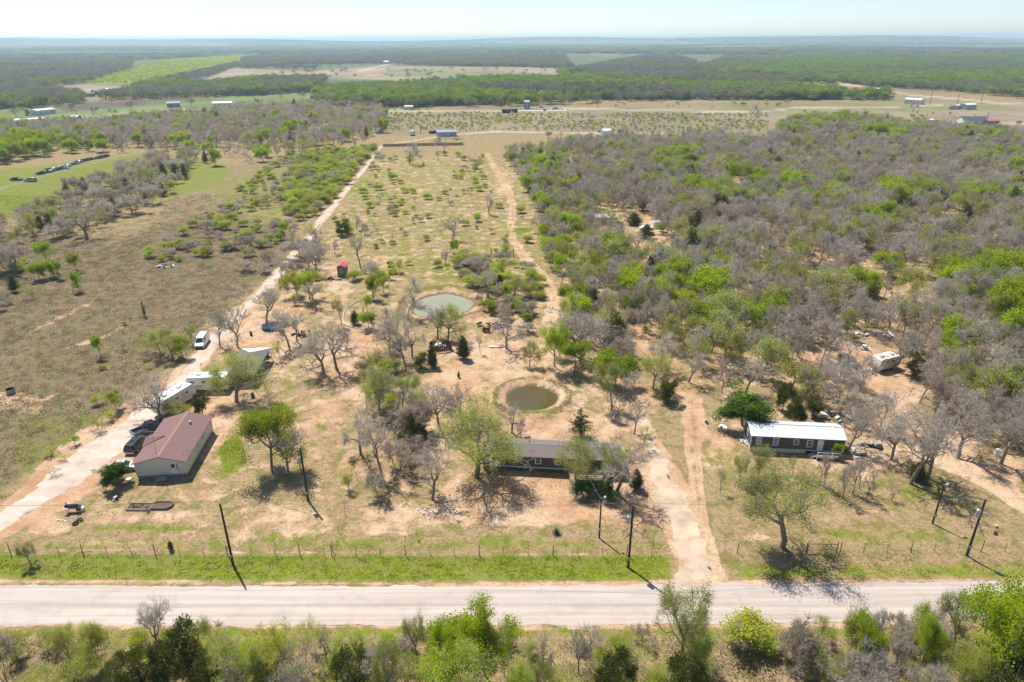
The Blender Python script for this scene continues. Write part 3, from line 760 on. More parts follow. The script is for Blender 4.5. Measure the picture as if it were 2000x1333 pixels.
# narrow side-facing porch gable on the west slope
pg = MB()
pg.add([(-.2, 1.2, 3.72), (1.6, 4.3, 2.75), (-2.0, 4.3, 2.75), (-.2, 4.3, 3.42)], [(0, 2, 3), (0, 3, 1)])
pg.add([(-.2, 1.2, 3.80), (1.6, 4.3, 2.84), (-2.0, 4.3, 2.84), (-.2, 4.3, 3.51)], [(0, 3, 2), (0, 1, 3), ])
pg.add([(1.6, 4.3, 2.75), (-2.0, 4.3, 2.75), (-.2, 4.3, 3.51)], [(0, 1, 2)], 0)
pg.build('porch_roof', M_REDROOF, house)
door(house, (-.2, 3.75, 1.55), .9, 2.0, 'y', 1, M_WHITE)
vt = MB(); vt.tube((3.6, -1.5, 3.3), (3.6, -1.5, 3.85), .16, .16, 10); vt.tube((3.6, -1.5, 3.85), (3.6, -1.5, 4.0), .24, .2, 10); vt.build('roof_vent', M_STEEL, house, smooth=False)
for q in ((-2.5, -2.6), (-3.6, -1.1), (4.6, -3.2), (-5.1, -3.1)):
    v = MB(); v.tube((q[0], q[1], 2.9), (q[0], q[1], 3.85 - abs(q[1]) * .2), .05, .05, 6); v.build('vent_pipe', M_RUST, house)
an = MB(); an.tube((-6.0, .35, 3.4), (-6.0, .35, 8.2), .035, .02, 5); an.box((-6.0, .35, 7.9), (.04, 1.3, .04)); an.box((-6.0, .35, 7.4), (.04, .9, .04)); an.build('antenna', M_STEEL, house)
dr = door(house, (-6.65, -1.9, 1.62), .95, 2.05, 'x', -1, M_WHITE)
gl = MB(); gl.box((-6.73, -1.9, 2.1), (.02, .6, .7)); gl.build('pane', M_GLASS, dr)
st = thing('entry_steps', 'grey steel landing step against the front gable of the cream house', 'steps', (HC[0] - 6.65 * math.cos(HR) - 0 + .35, HC[1] - 6.65 * math.sin(HR) - .9, 0), HR)
s = MB(); s.box((0, 0, .62), (1.2, 1.5, .07)); s.build('platform', M_STEEL, st)
for sx in (-.55, .55):
    for sy in (-.7, .7):
        s = MB(); s.box((sx, sy, .29), (.06, .06, .6)); s.build('leg', M_STEEL, st)
s = MB(); s.box((-.8, 0, .32), (.3, 1.2, .05)); s.build('tread', M_STEEL, st)

# ------------------------------------------------------------------ central mobile home
a, b, ang, ln = two((943, 917), (1209, 931))
mc = ((a[0] + b[0]) / 2 - 2.25 * math.sin(ang), (a[1] + b[1]) / 2 + 2.25 * math.cos(ang))
L = ln
px_l = lambda px, py: ((at(px, py)[0] - mc[0]) * math.cos(ang) + (at(px, py)[1] - mc[1]) * math.sin(ang))
mh, ridge = gable('mobile_home', 'long dark green mobile home with grey shingle roof behind big oaks', 'mobile home', mc, ang, L, 4.5, 2.85, .58, M_GREEN, M_GREYROOF, .72, mat("dark blue grey skirting", (0.06, 0.075, 0.09), .8, .12, 2), .3,
      windows=[('f', px_l(975, 917), 2.12, .85, 1.1, M_GLASS), ('f', px_l(1002, 918), 2.12, .85, 1.1, M_GLASS), ('f', px_l(1051, 920), 2.1, .85, 1.15, M_GLASS), ('f', px_l(1089, 922), 2.1, .85, 1.15, M_GLASS), ('f', px_l(1180, 928), 2.1, .85, 1.1, M_GLASS), ('l', .5, 2.1, .9, 1.1, M_GLASS), ('r', .5, 2.1, .9, 1.1, M_GLASS)],
      doors=[('f', px_l(1135, 924), 1.76, .92, 2.0, M_OFFW)], trim=M_WHITE)
ridge.build('ridge_cap', M_GREYROOF, mh)
for q in ((-3.5, .9), (2.6, -.8), (6, .7), (8.5, -1.2)):
    v = MB(); v.tube((q[0], q[1], 3.0), (q[0], q[1], 3.75), .07, .07, 6); v.build('vent_pipe', M_DKINT, mh)
# deck and stair
dl = px_l(1112, 925); dr_ = px_l(1178, 928)
dk = thing('timber_deck', 'bleached timber deck with railing and eight-step stair in front of the dark green mobile home', 'deck', (mc[0] + math.cos(ang) * dl + 2.28 * math.sin(ang), mc[1] + math.sin(ang) * dl - 2.28 * math.cos(ang), 0), ang)
Wd = dr_ - dl; Dd = 2.6
s = MB(); s.box((Wd / 2, -Dd / 2 - .05, .80), (Wd, Dd, .09)); s.build('platform', M_TIMBER, dk)
nb = int(Wd / .2)
for i in range(nb):
    s = MB(); s.box(((i + .5) * Wd / nb, -Dd / 2 - .05, .87), (Wd / nb - .02, Dd, .04)); s.build('plank', M_TIMBER, dk)
for i in range(5):
    for yy in (-.15, -Dd + .05):
        if yy == -.15 and 0 < i < 4: continue
        s = MB(); s.box((.06 + i * (Wd - .12) / 4, yy, .95), (.1, .1, 1.95)); s.build('post', M_TIMBER, dk)
for z in (1.25, 1.55, 1.88):
    s = MB(); s.box((Wd / 2 + .7, -Dd + .0, z), (Wd - 1.4, .05, .09)); s.build('rail', M_TIMBER, dk)
for i in range(8):
    s = MB(); s.box((.72, -Dd - .2 - i * .27, .82 - i * .105), (1.15, .27, .05)); s.build('tread', M_TIMBER, dk)
for sx in (.1, 1.34):
    s = MB(); s.tube((sx, -Dd, .78), (sx, -Dd - 2.3, -.02), .07, .07, 4); s.build('stringer', M_TIMBER, dk)
    s = MB(); s.tube((sx, -Dd, 1.85), (sx, -Dd - 2.2, 1.0), .045, .045, 4); s.tube((sx, -Dd - 2.15, 0), (sx, -Dd - 2.15, 1.05), .05, .05, 4); s.build('handrail', M_TIMBER, dk)

# ------------------------------------------------------------------ white-roofed trailer home, right
a, b, ang, ln = two((1463.5, 881), (1645, 890))
tc_ = ((a[0] + b[0]) / 2 - 2.45 * math.sin(ang), (a[1] + b[1]) / 2 + 2.45 * math.cos(ang))
fr = lambda f: -ln / 2 + f * ln
trailer, ridge = gable('trailer_home', 'slate-blue single trailer home under a long white sheet-metal roof', 'mobile home', tc_, ang, ln, 4.9, 2.95, .8, M_SLATE, M_WMETAL, .62, M_OFFW, .18, .08,
      rib=.75, windows=[('f', fr(.085), 2.0, .8, 1.3, M_BLIND), ('f', fr(.265), 2.0, .8, 1.3, M_BLUEGL), ('f', fr(.485), 2.1, .75, .85, M_GLASS), ('f', fr(.63), 1.95, .8, 1.25, M_GLASS), ('l', 0, 2.1, .8, 1.0, M_GLASS), ('b', -2, 2.1, .8, 1, M_GLASS)],
      doors=[('f', fr(.745), 1.68, .92, 2.05, M_WHITE)], trim=M_OFFW)
ridge.build('ridge_cap', M_GMETAL, trailer)
s = MB(); s.box((fr(.67), -2.42, .31), (2.0, .05, .5)); s.build('crawl_opening', M_DKINT, trailer)
dk2 = thing('porch_deck', 'small grey deck with white railing before the trailer home door', 'deck', (tc_[0] + math.cos(ang) * fr(.80) + 2.47 * math.sin(ang), tc_[1] + math.sin(ang) * fr(.80) - 2.47 * math.cos(ang), 0), ang)
for i in range(13):
    s = MB(); s.box((-1.6 + i * .27, -.98, .60), (.25, 1.9, .05)); s.build('plank', M_DECK, dk2)
s = MB(); s.box((0, -.98, .52), (3.5, 1.9, .1)); s.build('platform', M_DECK, dk2)
for i in range(4):
    s = MB(); s.box((-1.68 + i * 1.12, -1.9, .8), (.1, .1, 1.6)); s.build('post', M_WHITE if i % 2 == 0 else M_DECK, dk2)
for z in (1.0, 1.5):
    s = MB(); s.box((0, -1.9, z), (3.3, .06, .08)); s.build('rail', M_OFFW, dk2)
s = MB(); s.box((0, -1.97, .24), (3.4, .04, .46)); s.build('lattice', M_DKINT, dk2)
for i in range(3):
    s = MB(); s.box((-1.9 - i * .28, -.9, .45 - i * .16), (.28, 1.1, .05)); s.build('tread', M_OFFW, dk2)
wb = thing('white_wheelchair_ramp', 'white plank ramp edge running off the right end of the trailer home', 'ramp', (tc_[0] + math.cos(ang) * (ln / 2 + .9), tc_[1] + math.sin(ang) * (ln / 2 + .9) - 1.2, 0), ang - .9)
s = MB(); s.box((0, 0, .4), (3.6, .07, .25), ry=.1); s.build('rail', M_OFFW, wb); s = MB(); s.box((0, .5, .25), (3.6, .9, .06), ry=.1); s.build('plank', M_DECK, wb)

# ------------------------------------------------------------------ vehicles
def wheel(parent, x, y, r, w, s):
    m = MB(); m.tube((x, y - s * w / 2, r), (x, y + s * w / 2, r), r, r, 16); wl = m.build('wheel', M_TYRE, parent)
    m = MB(); m.tube((x, y + s * (w / 2 - .01), r), (x, y + s * (w / 2 + .02), r), r * .6, r * .55, 12); m.build('rim', M_RIM, wl)

def car(name, label, cat, x, y, heading, st, W, paint, wheels, roofglass=(), sides=(), wr=.34, group=None, extra=None, simple=False, scale=1.0, roofpaint=None):
    """st: stations (x, z_bottom, z_belt, z_top, width_top_factor); heading = direction of the nose"""
    t = thing(name, label, cat, (x, y, gz(x, y) + .01), heading, group)
    t.scale = (scale,) * 3
    m = MB(); w = W / 2; rings = []
    for (sx, zb, zm, zt, k) in st:
        kb = .90 if sx in (st[0][0], st[-1][0]) else 1.0
        rings.append([(sx, -w * .9 * kb, zb), (sx, -w * kb, zb + .16), (sx, -w * kb * .985, zm), (sx, -w * k, zt - .03), (sx, -w * k * .86, zt), (sx, w * k * .86, zt), (sx, w * k, zt - .03), (sx, w * kb * .985, zm), (sx, w * kb, zb + .16), (sx, w * .9 * kb, zb)])
    n = 10; vs = [p for r_ in rings for p in r_]; fs = []; 
    for i in range(len(rings) - 1):
        for j in range(n):
            a, b = i * n + j, i * n + (j + 1) % n
            fs.append((a, a + n, b + n, b))
    fs.append(tuple(range(n))); fs.append(tuple(range((len(rings) - 1) * n, len(rings) * n))[::-1])
    m.add(vs, fs)
    body = m.build('body', paint, t)
    def ring(i): return rings[i]
    def quad(ps, nm, mt, off=.012):
        a, b, c, d = [Vector(p) for p in ps]
        nrm = (b - a).cross(d - a).normalized()
        cen = (a + b + c + d) / 4
        if nrm.dot(cen - Vector((0, 0, .8))) < 0: nrm = -nrm
        q = [cen + (p - cen) * .93 + nrm * off for p in (a, b, c, d)]
        q2 = [cen + (p - cen) * .93 - nrm * .02 for p in (a, b, c, d)]
        mm = MB(); mm.add(q + q2, [(0, 1, 2, 3), (7, 6, 5, 4), (0, 4, 5, 1), (1, 5, 6, 2), (2, 6, 7, 3), (3, 7, 4, 0)]); return mm.build(nm, mt, t)
    for i, nm in roofglass:          # sloping glass between stations i and i+1 across the car
        A, B = rings[i], rings[i + 1]
        quad([A[4], B[4], B[5], A[5]], nm, M_GLASS)
    for i in sides:                  # side glass between stations i and i+1
        A, B = rings[i], rings[i + 1]
        quad([A[2], B[2], B[3], A[3]], 'side_window', M_GLASS); quad([A[7], B[7], B[6], A[6]], 'side_window', M_GLASS)
    for (wx, k) in wheels:
        for s in (-1, 1): wheel(t, wx, s * (w - .1), wr, .22, s)
    if not simple:
        xf = st[0][0]; xr = st[-1][0]
        for s in (-1, 1):
            m = MB(); m.box((xf + .0, s * w * .62, st[0][2] - .06), (.06, .32, .16)); m.build('headlight', M_LAMP, t)
            m = MB(); m.box((xr - .0, s * w * .74, st[-1][2] - .1), (.06, .16, .3)); m.build('tail_light', M_TAIL, t)
            m = MB(); m.box((st[2][0] - .3, s * (w + .1), st[2][2] + .05), (.12, .18, .14)); m.build('mirror', paint, t)
        m = MB(); m.box((xf + .05, 0, st[0][1] + .14), (.14, W * .86, .18)); m.build('bumper', M_PLAST, t)
        m = MB(); m.box((xr - .05, 0, st[-1][1] + .14), (.14, W * .86, .18)); m.build('bumper', extra or M_PLAST, t)
    return t

def head(p, q):
    a, b, g, l = two(p, q); return g, ((a[0] + b[0]) / 2, (a[1] + b[1]) / 2)
SEDAN = [(2.3, .30, .60, .66, .80), (2.1, .22, .70, .76, .84), (1.0, .2, .86, .95, .86), (.25, .2, .90, 1.40, .70), (-.9, .2, .92, 1.42, .70), (-1.65, .2, .92, 1.02, .80), (-2.2, .28, .86, .96, .82)]
SUV = [(2.35, .40, .80, .86, .84), (2.2, .3, .92, 1.0, .88), (1.25, .3, 1.05, 1.14, .88), (.55, .3, 1.1, 1.72, .74), (-1.4, .3, 1.1, 1.76, .74), (-2.1, .3, 1.08, 1.66, .72), (-2.4, .36, 1.05, 1.12, .84)]
VAN = [(2.6, .38, .72, .80, .84), (2.45, .3, .86, .98, .86), (1.85, .3, 1.05, 1.2, .88), (1.15, .3, 1.15, 2.15, .76), (.2, .3, 1.2, 2.35, .78), (-2.3, .3, 1.2, 2.35, .78), (-2.6, .34, 1.2, 2.2, .78)]
g, c = head((403, 664), (389, 684))
car('van', 'white cargo van parked on the gravel lane facing the camera', 'van', c[0], c[1], g, VAN, 2.0, M_CARW, [(1.65, 0), (-1.6, 0)], [(2, 'windshield')], [3], wr=.36)
g, c = head((256, 888), (282, 862))
sv = car('sport_utility', 'black sport utility with dark roof rack, nearest of the pair at the red-roofed house', 'suv', c[0], c[1], g, SUV, 1.95, M_BLACK, [(1.5, 0), (-1.5, 0)], [(2, 'windshield'), (5, 'rear_window')], [3, 4], wr=.38, extra=M_CHROME)
for s_ in (-1, 1):
    m = MB(); m.box((-.5, s_ * .55, 1.80), (1.9, .05, .06)); m.build('roof_rail', M_CHROME, sv)
m = MB(); m.box((-.1, 0, 1.765), (1.1, .9, .03)); m.build('sunroof', M_GLASS, sv)
# pickup: cab forward, open bed behind
def pickup(label, x, y, hd, paint, trim, sc=1.0, load=None):
    st = [(2.8, .45, .85, .92, .86), (2.65, .35, 1.0, 1.08, .9), (1.5, .35, 1.1, 1.2, .9), (.85, .35, 1.15, 1.82, .74), (-.35, .35, 1.15, 1.84, .74), (-.62, .35, 1.12, 1.24, .88)]
    t = car('pickup_truck', label, 'pickup', x, y, hd, st, 2.0, paint, [(1.8, 0), (-1.75, 0)], [(2, 'windshield'), (4, 'rear_window')], [3], wr=.4, extra=M_CHROME, scale=sc)
    m = MB(); m.box((-1.72, 0, .62), (2.15, 1.9, .2)); m.box((-1.72, .95, .95), (2.15, .1, .5)); m.box((-1.72, -.95, .95), (2.15, .1, .5)); m.box((-2.82, 0, .95), (.1, 1.95, .5)); m.build('bed', trim, t)
    m = MB(); m.box((-1.72, 0, .73), (2.1, 1.78, .03)); m.build('bed_liner', M_PLAST, t)
    return t
g, c = head((274, 851), (312, 835))
pickup('dark blue pickup with open black bed, farther of the pair by the red-roofed house', c[0], c[1], g, M_NAVY, M_CARG)
car('sedan', 'white sedan half hidden behind the small round tree in the driveway', 'car', at(243, 918)[0], at(243, 918)[1], RAD(12), SEDAN, 1.8, M_CARW, [(1.4, 0), (-1.35, 0)], [(2, 'windshield'), (4, 'rear_window')], [3])
x, y = at(507, 697)
jp = car('jeep', 'black open jeep with pale top beside the grey carport', 'jeep', x, y, RAD(178), [(1.9, .5, .85, .92, .7), (1.8, .4, 1.0, 1.05, .72), (.75, .4, 1.08, 1.12, .85), (.6, .4, 1.1, 1.8, .84), (-1.8, .4, 1.1, 1.82, .84), (-1.9, .45, 1.1, 1.3, .86)], 1.8, M_BLACK, [(1.25, 0), (-1.25, 0)], [], [3], wr=.42)
m = MB(); m.box((-.6, 0, 1.86), (2.3, 1.5, .06)); m.build('soft_top', M_OFFW, jp)
m = MB(); m.tube((-1.95, 0, 1.0), (-2.15, 0, 1.0), .38, .38, 14); m.build('spare_wheel', M_TYRE, jp)
car('sedan', 'blue-grey sedan parked left of the old camper in the wood', 'car', at(1656, 711)[0], at(1656, 711)[1], RAD(-68), SUV, 1.9, M_CARG, [(1.5, 0), (-1.5, 0)], [(2, 'windshield'), (5, 'rear_window')], [3, 4])
x, y = at(33, 353); car('sedan', 'dark sedan at the far left edge of the bright pasture', 'car', x, y, RAD(12), SEDAN, 1.8, M_NAVY, [(1.4, 0), (-1.35, 0)], [(2, 'windshield'), (4, 'rear_window')], [3], scale=1.15)
x, y = at(60, 355); car('sport_utility', 'silver sport utility parked under the dark pasture tree', 'suv', x, y, RAD(178), SUV, 1.9, M_CARS, [(1.5, 0), (-1.5, 0)], [(2, 'windshield'), (5, 'rear_window')], [3, 4], scale=1.15)
# the row of junk cars
JUNK = [(80, 341), (86, 339), (92, 338), (97, 335), (102, 336), (108, 332), (113, 333), (119, 329), (124, 330), (129, 327), (134, 326), (140, 323), (146, 322), (151, 319), (157, 318), (163, 316), (168, 315), (174, 313), (180, 312), (187, 311), (194, 310), (201, 308), (208, 307)]
rj = random.Random(3)
cols = [(M_BLACK, 'black'), (M_CARS, 'silver'), (M_NAVY, 'dark blue'), (M_CARW, 'white'), (M_RUST, 'rust brown'), (M_BLACK, 'black'), (M_CARG, 'grey')]
ords = ['first', 'second', 'third', 'fourth', 'fifth', 'sixth', 'seventh', 'eighth', 'ninth', 'tenth', 'eleventh', 'twelfth', 'thirteenth', 'fourteenth', 'fifteenth', 'sixteenth', 'seventeenth', 'eighteenth', 'nineteenth', 'twentieth', 'twenty-first', 'twenty-second', 'twenty-third']
for i, (jx, jy) in enumerate(JUNK):
    x, y = at(jx, jy); p, nm = cols[(i * 3 + rj.randrange(2)) % 7]
    kind = [SEDAN, SUV][rj.random() < .35]
    car('junk_car', '%s junk car, %s from the left in the pasture row' % (nm, ords[i]), 'car', x, y, RAD(75 + rj.uniform(-25, 25)), kind, 1.85, p, [(1.4, 0), (-1.4, 0)], [(2, 'windshield')], [3], group='row of junk cars across the pasture', simple=True)
for (jx, jy, p, lab, hd) in ((845, 262, M_BLACK, 'dark car parked left of the blue-grey metal workshop', 10), (853, 261, M_BLACK, 'black car tucked against the metal workshop', 5), (741, 261, M_CARG, 'grey car in the bare trees at the head of the gravel lane', 170), (1174, 259, M_BLACK, 'dark car by the far dirt road left of the white hut', 20), (1194, 271, M_NAVY, 'dark blue car in front of the white hut', 10), (1262, 449, M_CARW, 'white pickup cab glimpsed between dark cedars mid-wood', 10), (1064, 217, M_BLACK, 'dark car on the building site slab', 80), (1085, 214, M_CARS, 'silver car at the right end of the building site', 20), (1057, 211, M_CARW, 'white car in the middle of the building site', 15), (566, 262, M_BLACK, 'dark car among bare trees at the sandy yard', 5), (588, 263, M_CARG, 'grey car beside the dark one at the sandy yard', 5), (190, 236, M_BLACK, 'dark car on the left end of the pair in the far field', 0), (198, 236, M_BLACK, 'dark car on the right end of the pair in the far field', 0), (24, 249, M_NAVY, 'blue car on the lane at the far left', 10), (56, 227, M_CARG, 'grey-green car before the red and white barn', 5), (1728, 181, M_RED, 'red truck on the far clay road', 5), (1950, 246, M_CARS, 'silver car beside the red porch', 30)):
    x, y = at(jx, jy)
    car('distant_car', lab, 'car', x, y, RAD(hd), SUV if jx % 2 else SEDAN, 1.9, p, [(1.4, 0), (-1.4, 0)], [(2, 'windshield')], [3], simple=True, scale=1.15)

# ------------------------------------------------------------------ travel trailers
def camper(label, x, y, rz, L, W=2.45, H=2.6, skin=M_WHITE, fifth=False, stripe=M_CARG, slope=True, wins=3):
    t = thing('travel_trailer', label, 'camper', (x, y, gz(x, y)), rz)
    z0 = .65; m = MB(); w = W / 2
    if fifth: prof = [(-L / 2, z0), (L / 2 - 2.3, z0), (L / 2 - 2.1, z0 + 1.05), (L / 2, z0 + 1.25), (L / 2 + .1, z0 + H - .35), (L / 2 - .5, z0 + H), (-L / 2 + .1, z0 + H)]
    elif slope: prof = [(-L / 2 + .25, z0), (L / 2 - .25, z0), (L / 2, z0 + .8), (L / 2 - .45, z0 + H - .15), (L / 2 - .8, z0 + H), (-L / 2 + .6, z0 + H), (-L / 2 + .3, z0 + H - .2), (-L / 2, z0 + 1.0)]
    else: prof = [(-L / 2, z0), (L / 2, z0), (L / 2, z0 + H - .2), (L / 2 - .2, z0 + H), (-L / 2 + .2, z0 + H), (-L / 2, z0 + H - .2)]
    n = len(prof); vs = [(p[0], -w, p[1]) for p in prof] + [(p[0], w, p[1]) for p in prof]
    m.add(vs, [tuple(range(n)), tuple(range(2 * n - 1, n - 1, -1))] + [(i, n + i, n + (i + 1) % n, (i + 1) % n) for i in range(n)])
    m.build('shell', skin, t)
    for s in (-1, 1):
        for i in range(wins):
            window(t, (-L / 2 + 1.3 + i * (L - 3.6) / max(1, wins - 1), s * w, z0 + 1.6), .8, .5, 'y', s, M_GLASS, M_OFFW, 0)
        m = MB(); m.box((-.2, s * (w + .012), z0 + .85), (L * .8, .02, .16)); m.build('stripe', stripe, t)
        m = MB(); m.box((-.2, s * (w + .010), z0 + .55), (L * .7, .016, .07)); m.build('stripe', M_RUST if stripe is M_CARG else stripe, t)
        for dx in (-.45, .45): wheel(t, -.6 + dx, s * (w - .15), .34, .2, s)
    door(t, (L * .12, -w, z0 + 1.15), .65, 1.8, 'y', -1, M_OFFW)
    for q in (-L * .22, L * .18):
        m = MB(); m.box((q, 0, z0 + H + .12), (.75, .6, .24)); m.build('air_conditioner', M_OFFW, t)
    for q in (-L * .38, 0.02 * L, L * .3):
        m = MB(); m.box((q, .35, z0 + H + .05), (.4, .4, .1)); m.build('roof_vent', M_STEEL, t)
    m = MB(); m.path([(L / 2 - .3, -.5, z0 - .05), (L / 2 + 1.1, 0, .5), (L / 2 - .3, .5, z0 - .05)], .05, 4); m.build('hitch', M_DKINT, t)
    m = MB(); m.box((0, 0, z0 - .12), (L * .9, W * .7, .2)); m.build('chassis', M_DKINT, t)
    return t
a = at(364, 767); camper('white travel trailer parked crosswise left of the grey carport', a[0] + 4.2, a[1] + 1.3, RAD(2), 8.0, slope=True)
g, c = head((322, 815), (371, 784)); camper('white fifth-wheel trailer with swoosh stripes just behind the red-roofed house', c[0] - .7, c[1] + .9, g, 8.4, fifth=False, slope=True)
g, c = head((1746, 718), (1700, 730)); camper('old beige camper with dented nose in the wood clearing', c[0] + .6, c[1] + .8, g, 6.3, skin=M_BEIGE, stripe=M_OFFW, slope=True, H=2.3)
x, y = at(806, 265); camper('small white trailer left of the metal workshop', x, y, RAD(80), 5, skin=M_WHITE, slope=False, wins=2)
x, y = at(1861, 214); camper('silver-blue travel trailer at the far right road', x, y, RAD(5), 9.5, skin=M_CARS, wins=3)
x, y = at(51, 246); camper('small white trailer in front of the long white roof, far left', x, y, RAD(5), 7, wins=2)

# ------------------------------------------------------------------ grey hip-roofed carport
cp = thing('carport', 'large grey carport with rear roof panel coloured as sunlit white behind the wide olive oak', 'carport', (-53.6, 124.8, 0), RAD(3))
m = MB(); hw, hd = 3.1, 6.3
R1, R2 = (0, 2.2, 3.5), (0, -5.2, 3.5)
c0 = [(-hw, -hd, 2.5), (hw, -hd, 2.5), (hw, hd, 2.5), (-hw, hd, 2.5)]
def slab(ps, m_, nm):
    mm = MB(); n = len(ps); mm.add([tuple(p) for p in ps] + [(p[0], p[1], p[2] - .06) for p in ps], [tuple(range(n)), tuple(range(2 * n - 1, n - 1, -1))] + [(i, n + i, n + (i + 1) % n, (i + 1) % n) for i in range(n)]); return mm.build(nm, m_, cp)
M_SHADEC = mat("grey roof sheet", (0.135, 0.13, 0.12), .8, .1, 2)
slab([c0[3], c0[0], R2, R1], M_SHADEC, 'roof_panel'); slab([c0[1], c0[2], R1, R2], M_SHADEC, 'roof_panel'); slab([c0[0], c0[1], R2], M_SHADEC, 'roof_panel'); slab([c0[2], c0[3], R1], M_WHITE, 'roof_panel')['label'] = 'rear roof panel coloured as sunlit white'  # white on the rear panel alone puts its sunlight into the colour
for sx in (-1, 1):
    for yy in (-hd, -2, 2, hd):
        m = MB(); m.box((sx * (hw - .15), yy * .96, 1.2), (.12, .12, 2.5)); m.build('post', M_STEEL, cp)
m = MB(); m.box((-hw + .3, 0, 1.2), (.06, hd * 1.7, 2.3)); m.build('side_sheet', M_SHADEC, cp)

# ------------------------------------------------------------------ utility poles and wires
def pole(px, py, ptop, label, can=False, arm=False, light=False, r=.15):
    x, y = at(px, py); h = height_at(px, py, ptop)
    t = thing('utility_pole', label, 'utility pole', (x, y, gz(x, y) - .2), R.uniform(0, .05))
    m = MB(); m.tube((0, 0, 0), (0, 0, h + .2), r * 1.15, r * .8, 10); m.build('shaft', M_POLE, t)
    m = MB(); m.tube((0, 0, h + .2), (0, 0, h + .42), .05, .035, 8); m.build('insulator', M_STEEL, t)
    if arm:
        m = MB(); m.box((0, 0, h - .35), (1.7, .1, .12)); m.build('crossarm', M_POLE, t)
        for q in (-.75, -.3, .75):
            m = MB(); m.tube((q, 0, h - .28), (q, 0, h - .08), .05, .04, 6); m.build('insulator', M_STEEL, t)
    if can:
        m = MB(); m.tube((-.42, -.05, h - 2.3), (-.42, -.05, h - 1.3), .27, .27, 14); m.tube((-.42, -.05, h - 1.3), (-.42, -.05, h - 1.2), .27, .1, 14); m.tube((-.42, -.05, h - 1.2), (-.42, -.05, h - .95), .04, .04, 6); m.build('transformer', M_CARS, t)
    if light:
        m = MB(); m.tube((0, 0, h), (.5, .1, h + .35), .03, .03, 6); m.build('lamp_arm', M_STEEL, t)
        m = MB(); m.tube((.5, .1, h + .36), (.5, .1, h + .12), .14, .22, 10); m.build('lamp_head', M_LAMP, t)
    m = MB(); m.box((0, -r - .04, 1.7), (.28, .12, .4)); m.build('meter_box', M_STEEL, t)
    return (x, y, h)
P1 = pole(455, 1101, 983, 'tall black utility pole on the left verge between road and fence')
P2 = pole(602, 978, 875, 'utility pole with grey transformer beside the big lime-green tree', can=True)
P3 = pole(1170, 1051, 973, 'short service pole with white lamp inside the fence, left of the transformer pole', light=True, r=.11)
P4 = pole(1227, 1106, 986, 'verge utility pole carrying a grey transformer near the driveway mouth', can=True)
P5 = pole(1821, 1023, 948, 'shorter leaning service pole with lamp on the right lot', light=True, r=.12)
P6 = pole(1888, 1085, 976, 'tall utility pole with transformer by the right fence', can=True)
FP = []
for px, py, pt, lb in ((822, 262, 248, 'thin far pole between the small white trailer and the workshop'), (152, 232, 216, 'left far pole behind the grey hut in the field'), (184, 232, 210, 'right far pole beside the two dark cars in the field'), (1743, 197, 182, 'far pole left of the long white building'), (1815, 207, 177, 'far pole right of the long white building'), (1869, 203, 184, 'far pole over the silver-blue trailer'), (1915, 203, 182, 'far pole nearest the road bend'), (1927, 236, 218, 'far pole behind the dark-roofed white house'), (996, 210, 198, 'far pole left of the building site')):
    FP.append(pole(px, py, pt, lb, r=.22))
def wire(label, a, b, sag=.6, r=.02, name='power_line'):
    pts = []
    for i in range(17):
        f = i / 16; z = a[2] + (b[2] - a[2]) * f - sag * 4 * f * (1 - f)
        pts.append((a[0] + (b[0] - a[0]) * f, a[1] + (b[1] - a[1]) * f, z))
    m = MB(); m.path(pts, r, 3); o = m.build(name, M_WIRE); return tag(o, label, 'cable')
top = lambda p, d=.35: (p[0], p[1], p[2] + d)
wire('power line crossing the front lots between the two verge poles', top(P1), top(P4), .9)
wire('power line from the transformer verge pole to the right lot pole', top(P4), top(P6), .8)
wire('power line leaving the left verge pole towards the left edge', top(P1), (-96, 70, 10), .9)
wire('power line leaving the right pole towards the right edge', top(P6), (112, 70.5, 9.5), .8)
wire('service cable from the left verge pole up to the yard transformer', top(P1), top(P2, 0), .4)
wire('house drop cable from the yard transformer to the red-roofed house', top(P2, -.8), (-51.3, 91, 3.2), .5)
wire('cable from the verge transformer to the short service pole', top(P4, -.6), top(P3, -.1), .25)
wire('cable from the short service pole to the timber deck', top(P3, -.3), (10.5, 88.2, 3.2), .3)
wire('cable between the two right lot poles', top(P6, -.7), top(P5, 0), .25)
wire('guy wire from the yard transformer pole to the grass', top(P2, -.9), at(487, 968) + (0.05,), .0)

# ------------------------------------------------------------------ fences
def wire_fence(label, pts, h=1.35, big_every=3, strands=5, name='wire_fence', hb=1.75):
    t = thing(name, label, 'fence', (pts[0][0], pts[0][1], 0))
    ox, oy = pts[0]
    for i, (x, y) in enumerate(pts):
        big = i % big_every == 0; z = gz(x, y)
        m = MB()
        if big: m.tube((x - ox, y - oy, z - .1), (x - ox + .01, y - oy, z + hb), .06, .05, 6)
        else: m.box((x - ox, y - oy, z + h / 2), (.045, .045, h + .1))
        m.build('post', M_RUST if big else M_WIRE, t)
    for k in range(strands):
        zz = .22 + k * (h - .3) / (strands - 1)
        m = MB(); m.path([(x - ox, y - oy - .03, gz(x, y) + zz) for x, y in pts], .007, 3); m.build('strand', M_WIRE, t)
    return t
yl = [at(x, 1083 + .004 * x) for x in range(-260, 645, 47)]
wire_fence('wire field fence along the left verge', yl)
wire_fence('wire field fence along the front of the middle lot', [at(x, 1085) for x in range(648, 1290, 48)])
wire_fence('wire field fence along the right verge beyond the pipe gate', [at(x, 1080 - (x - 1640) * .01) for x in range(1640, 2330, 46)])
wire_fence('short fence stretch left of the pipe gate', [at(1440, 1081), at(1485, 1081), at(1530, 1081), at(1573, 1081)])
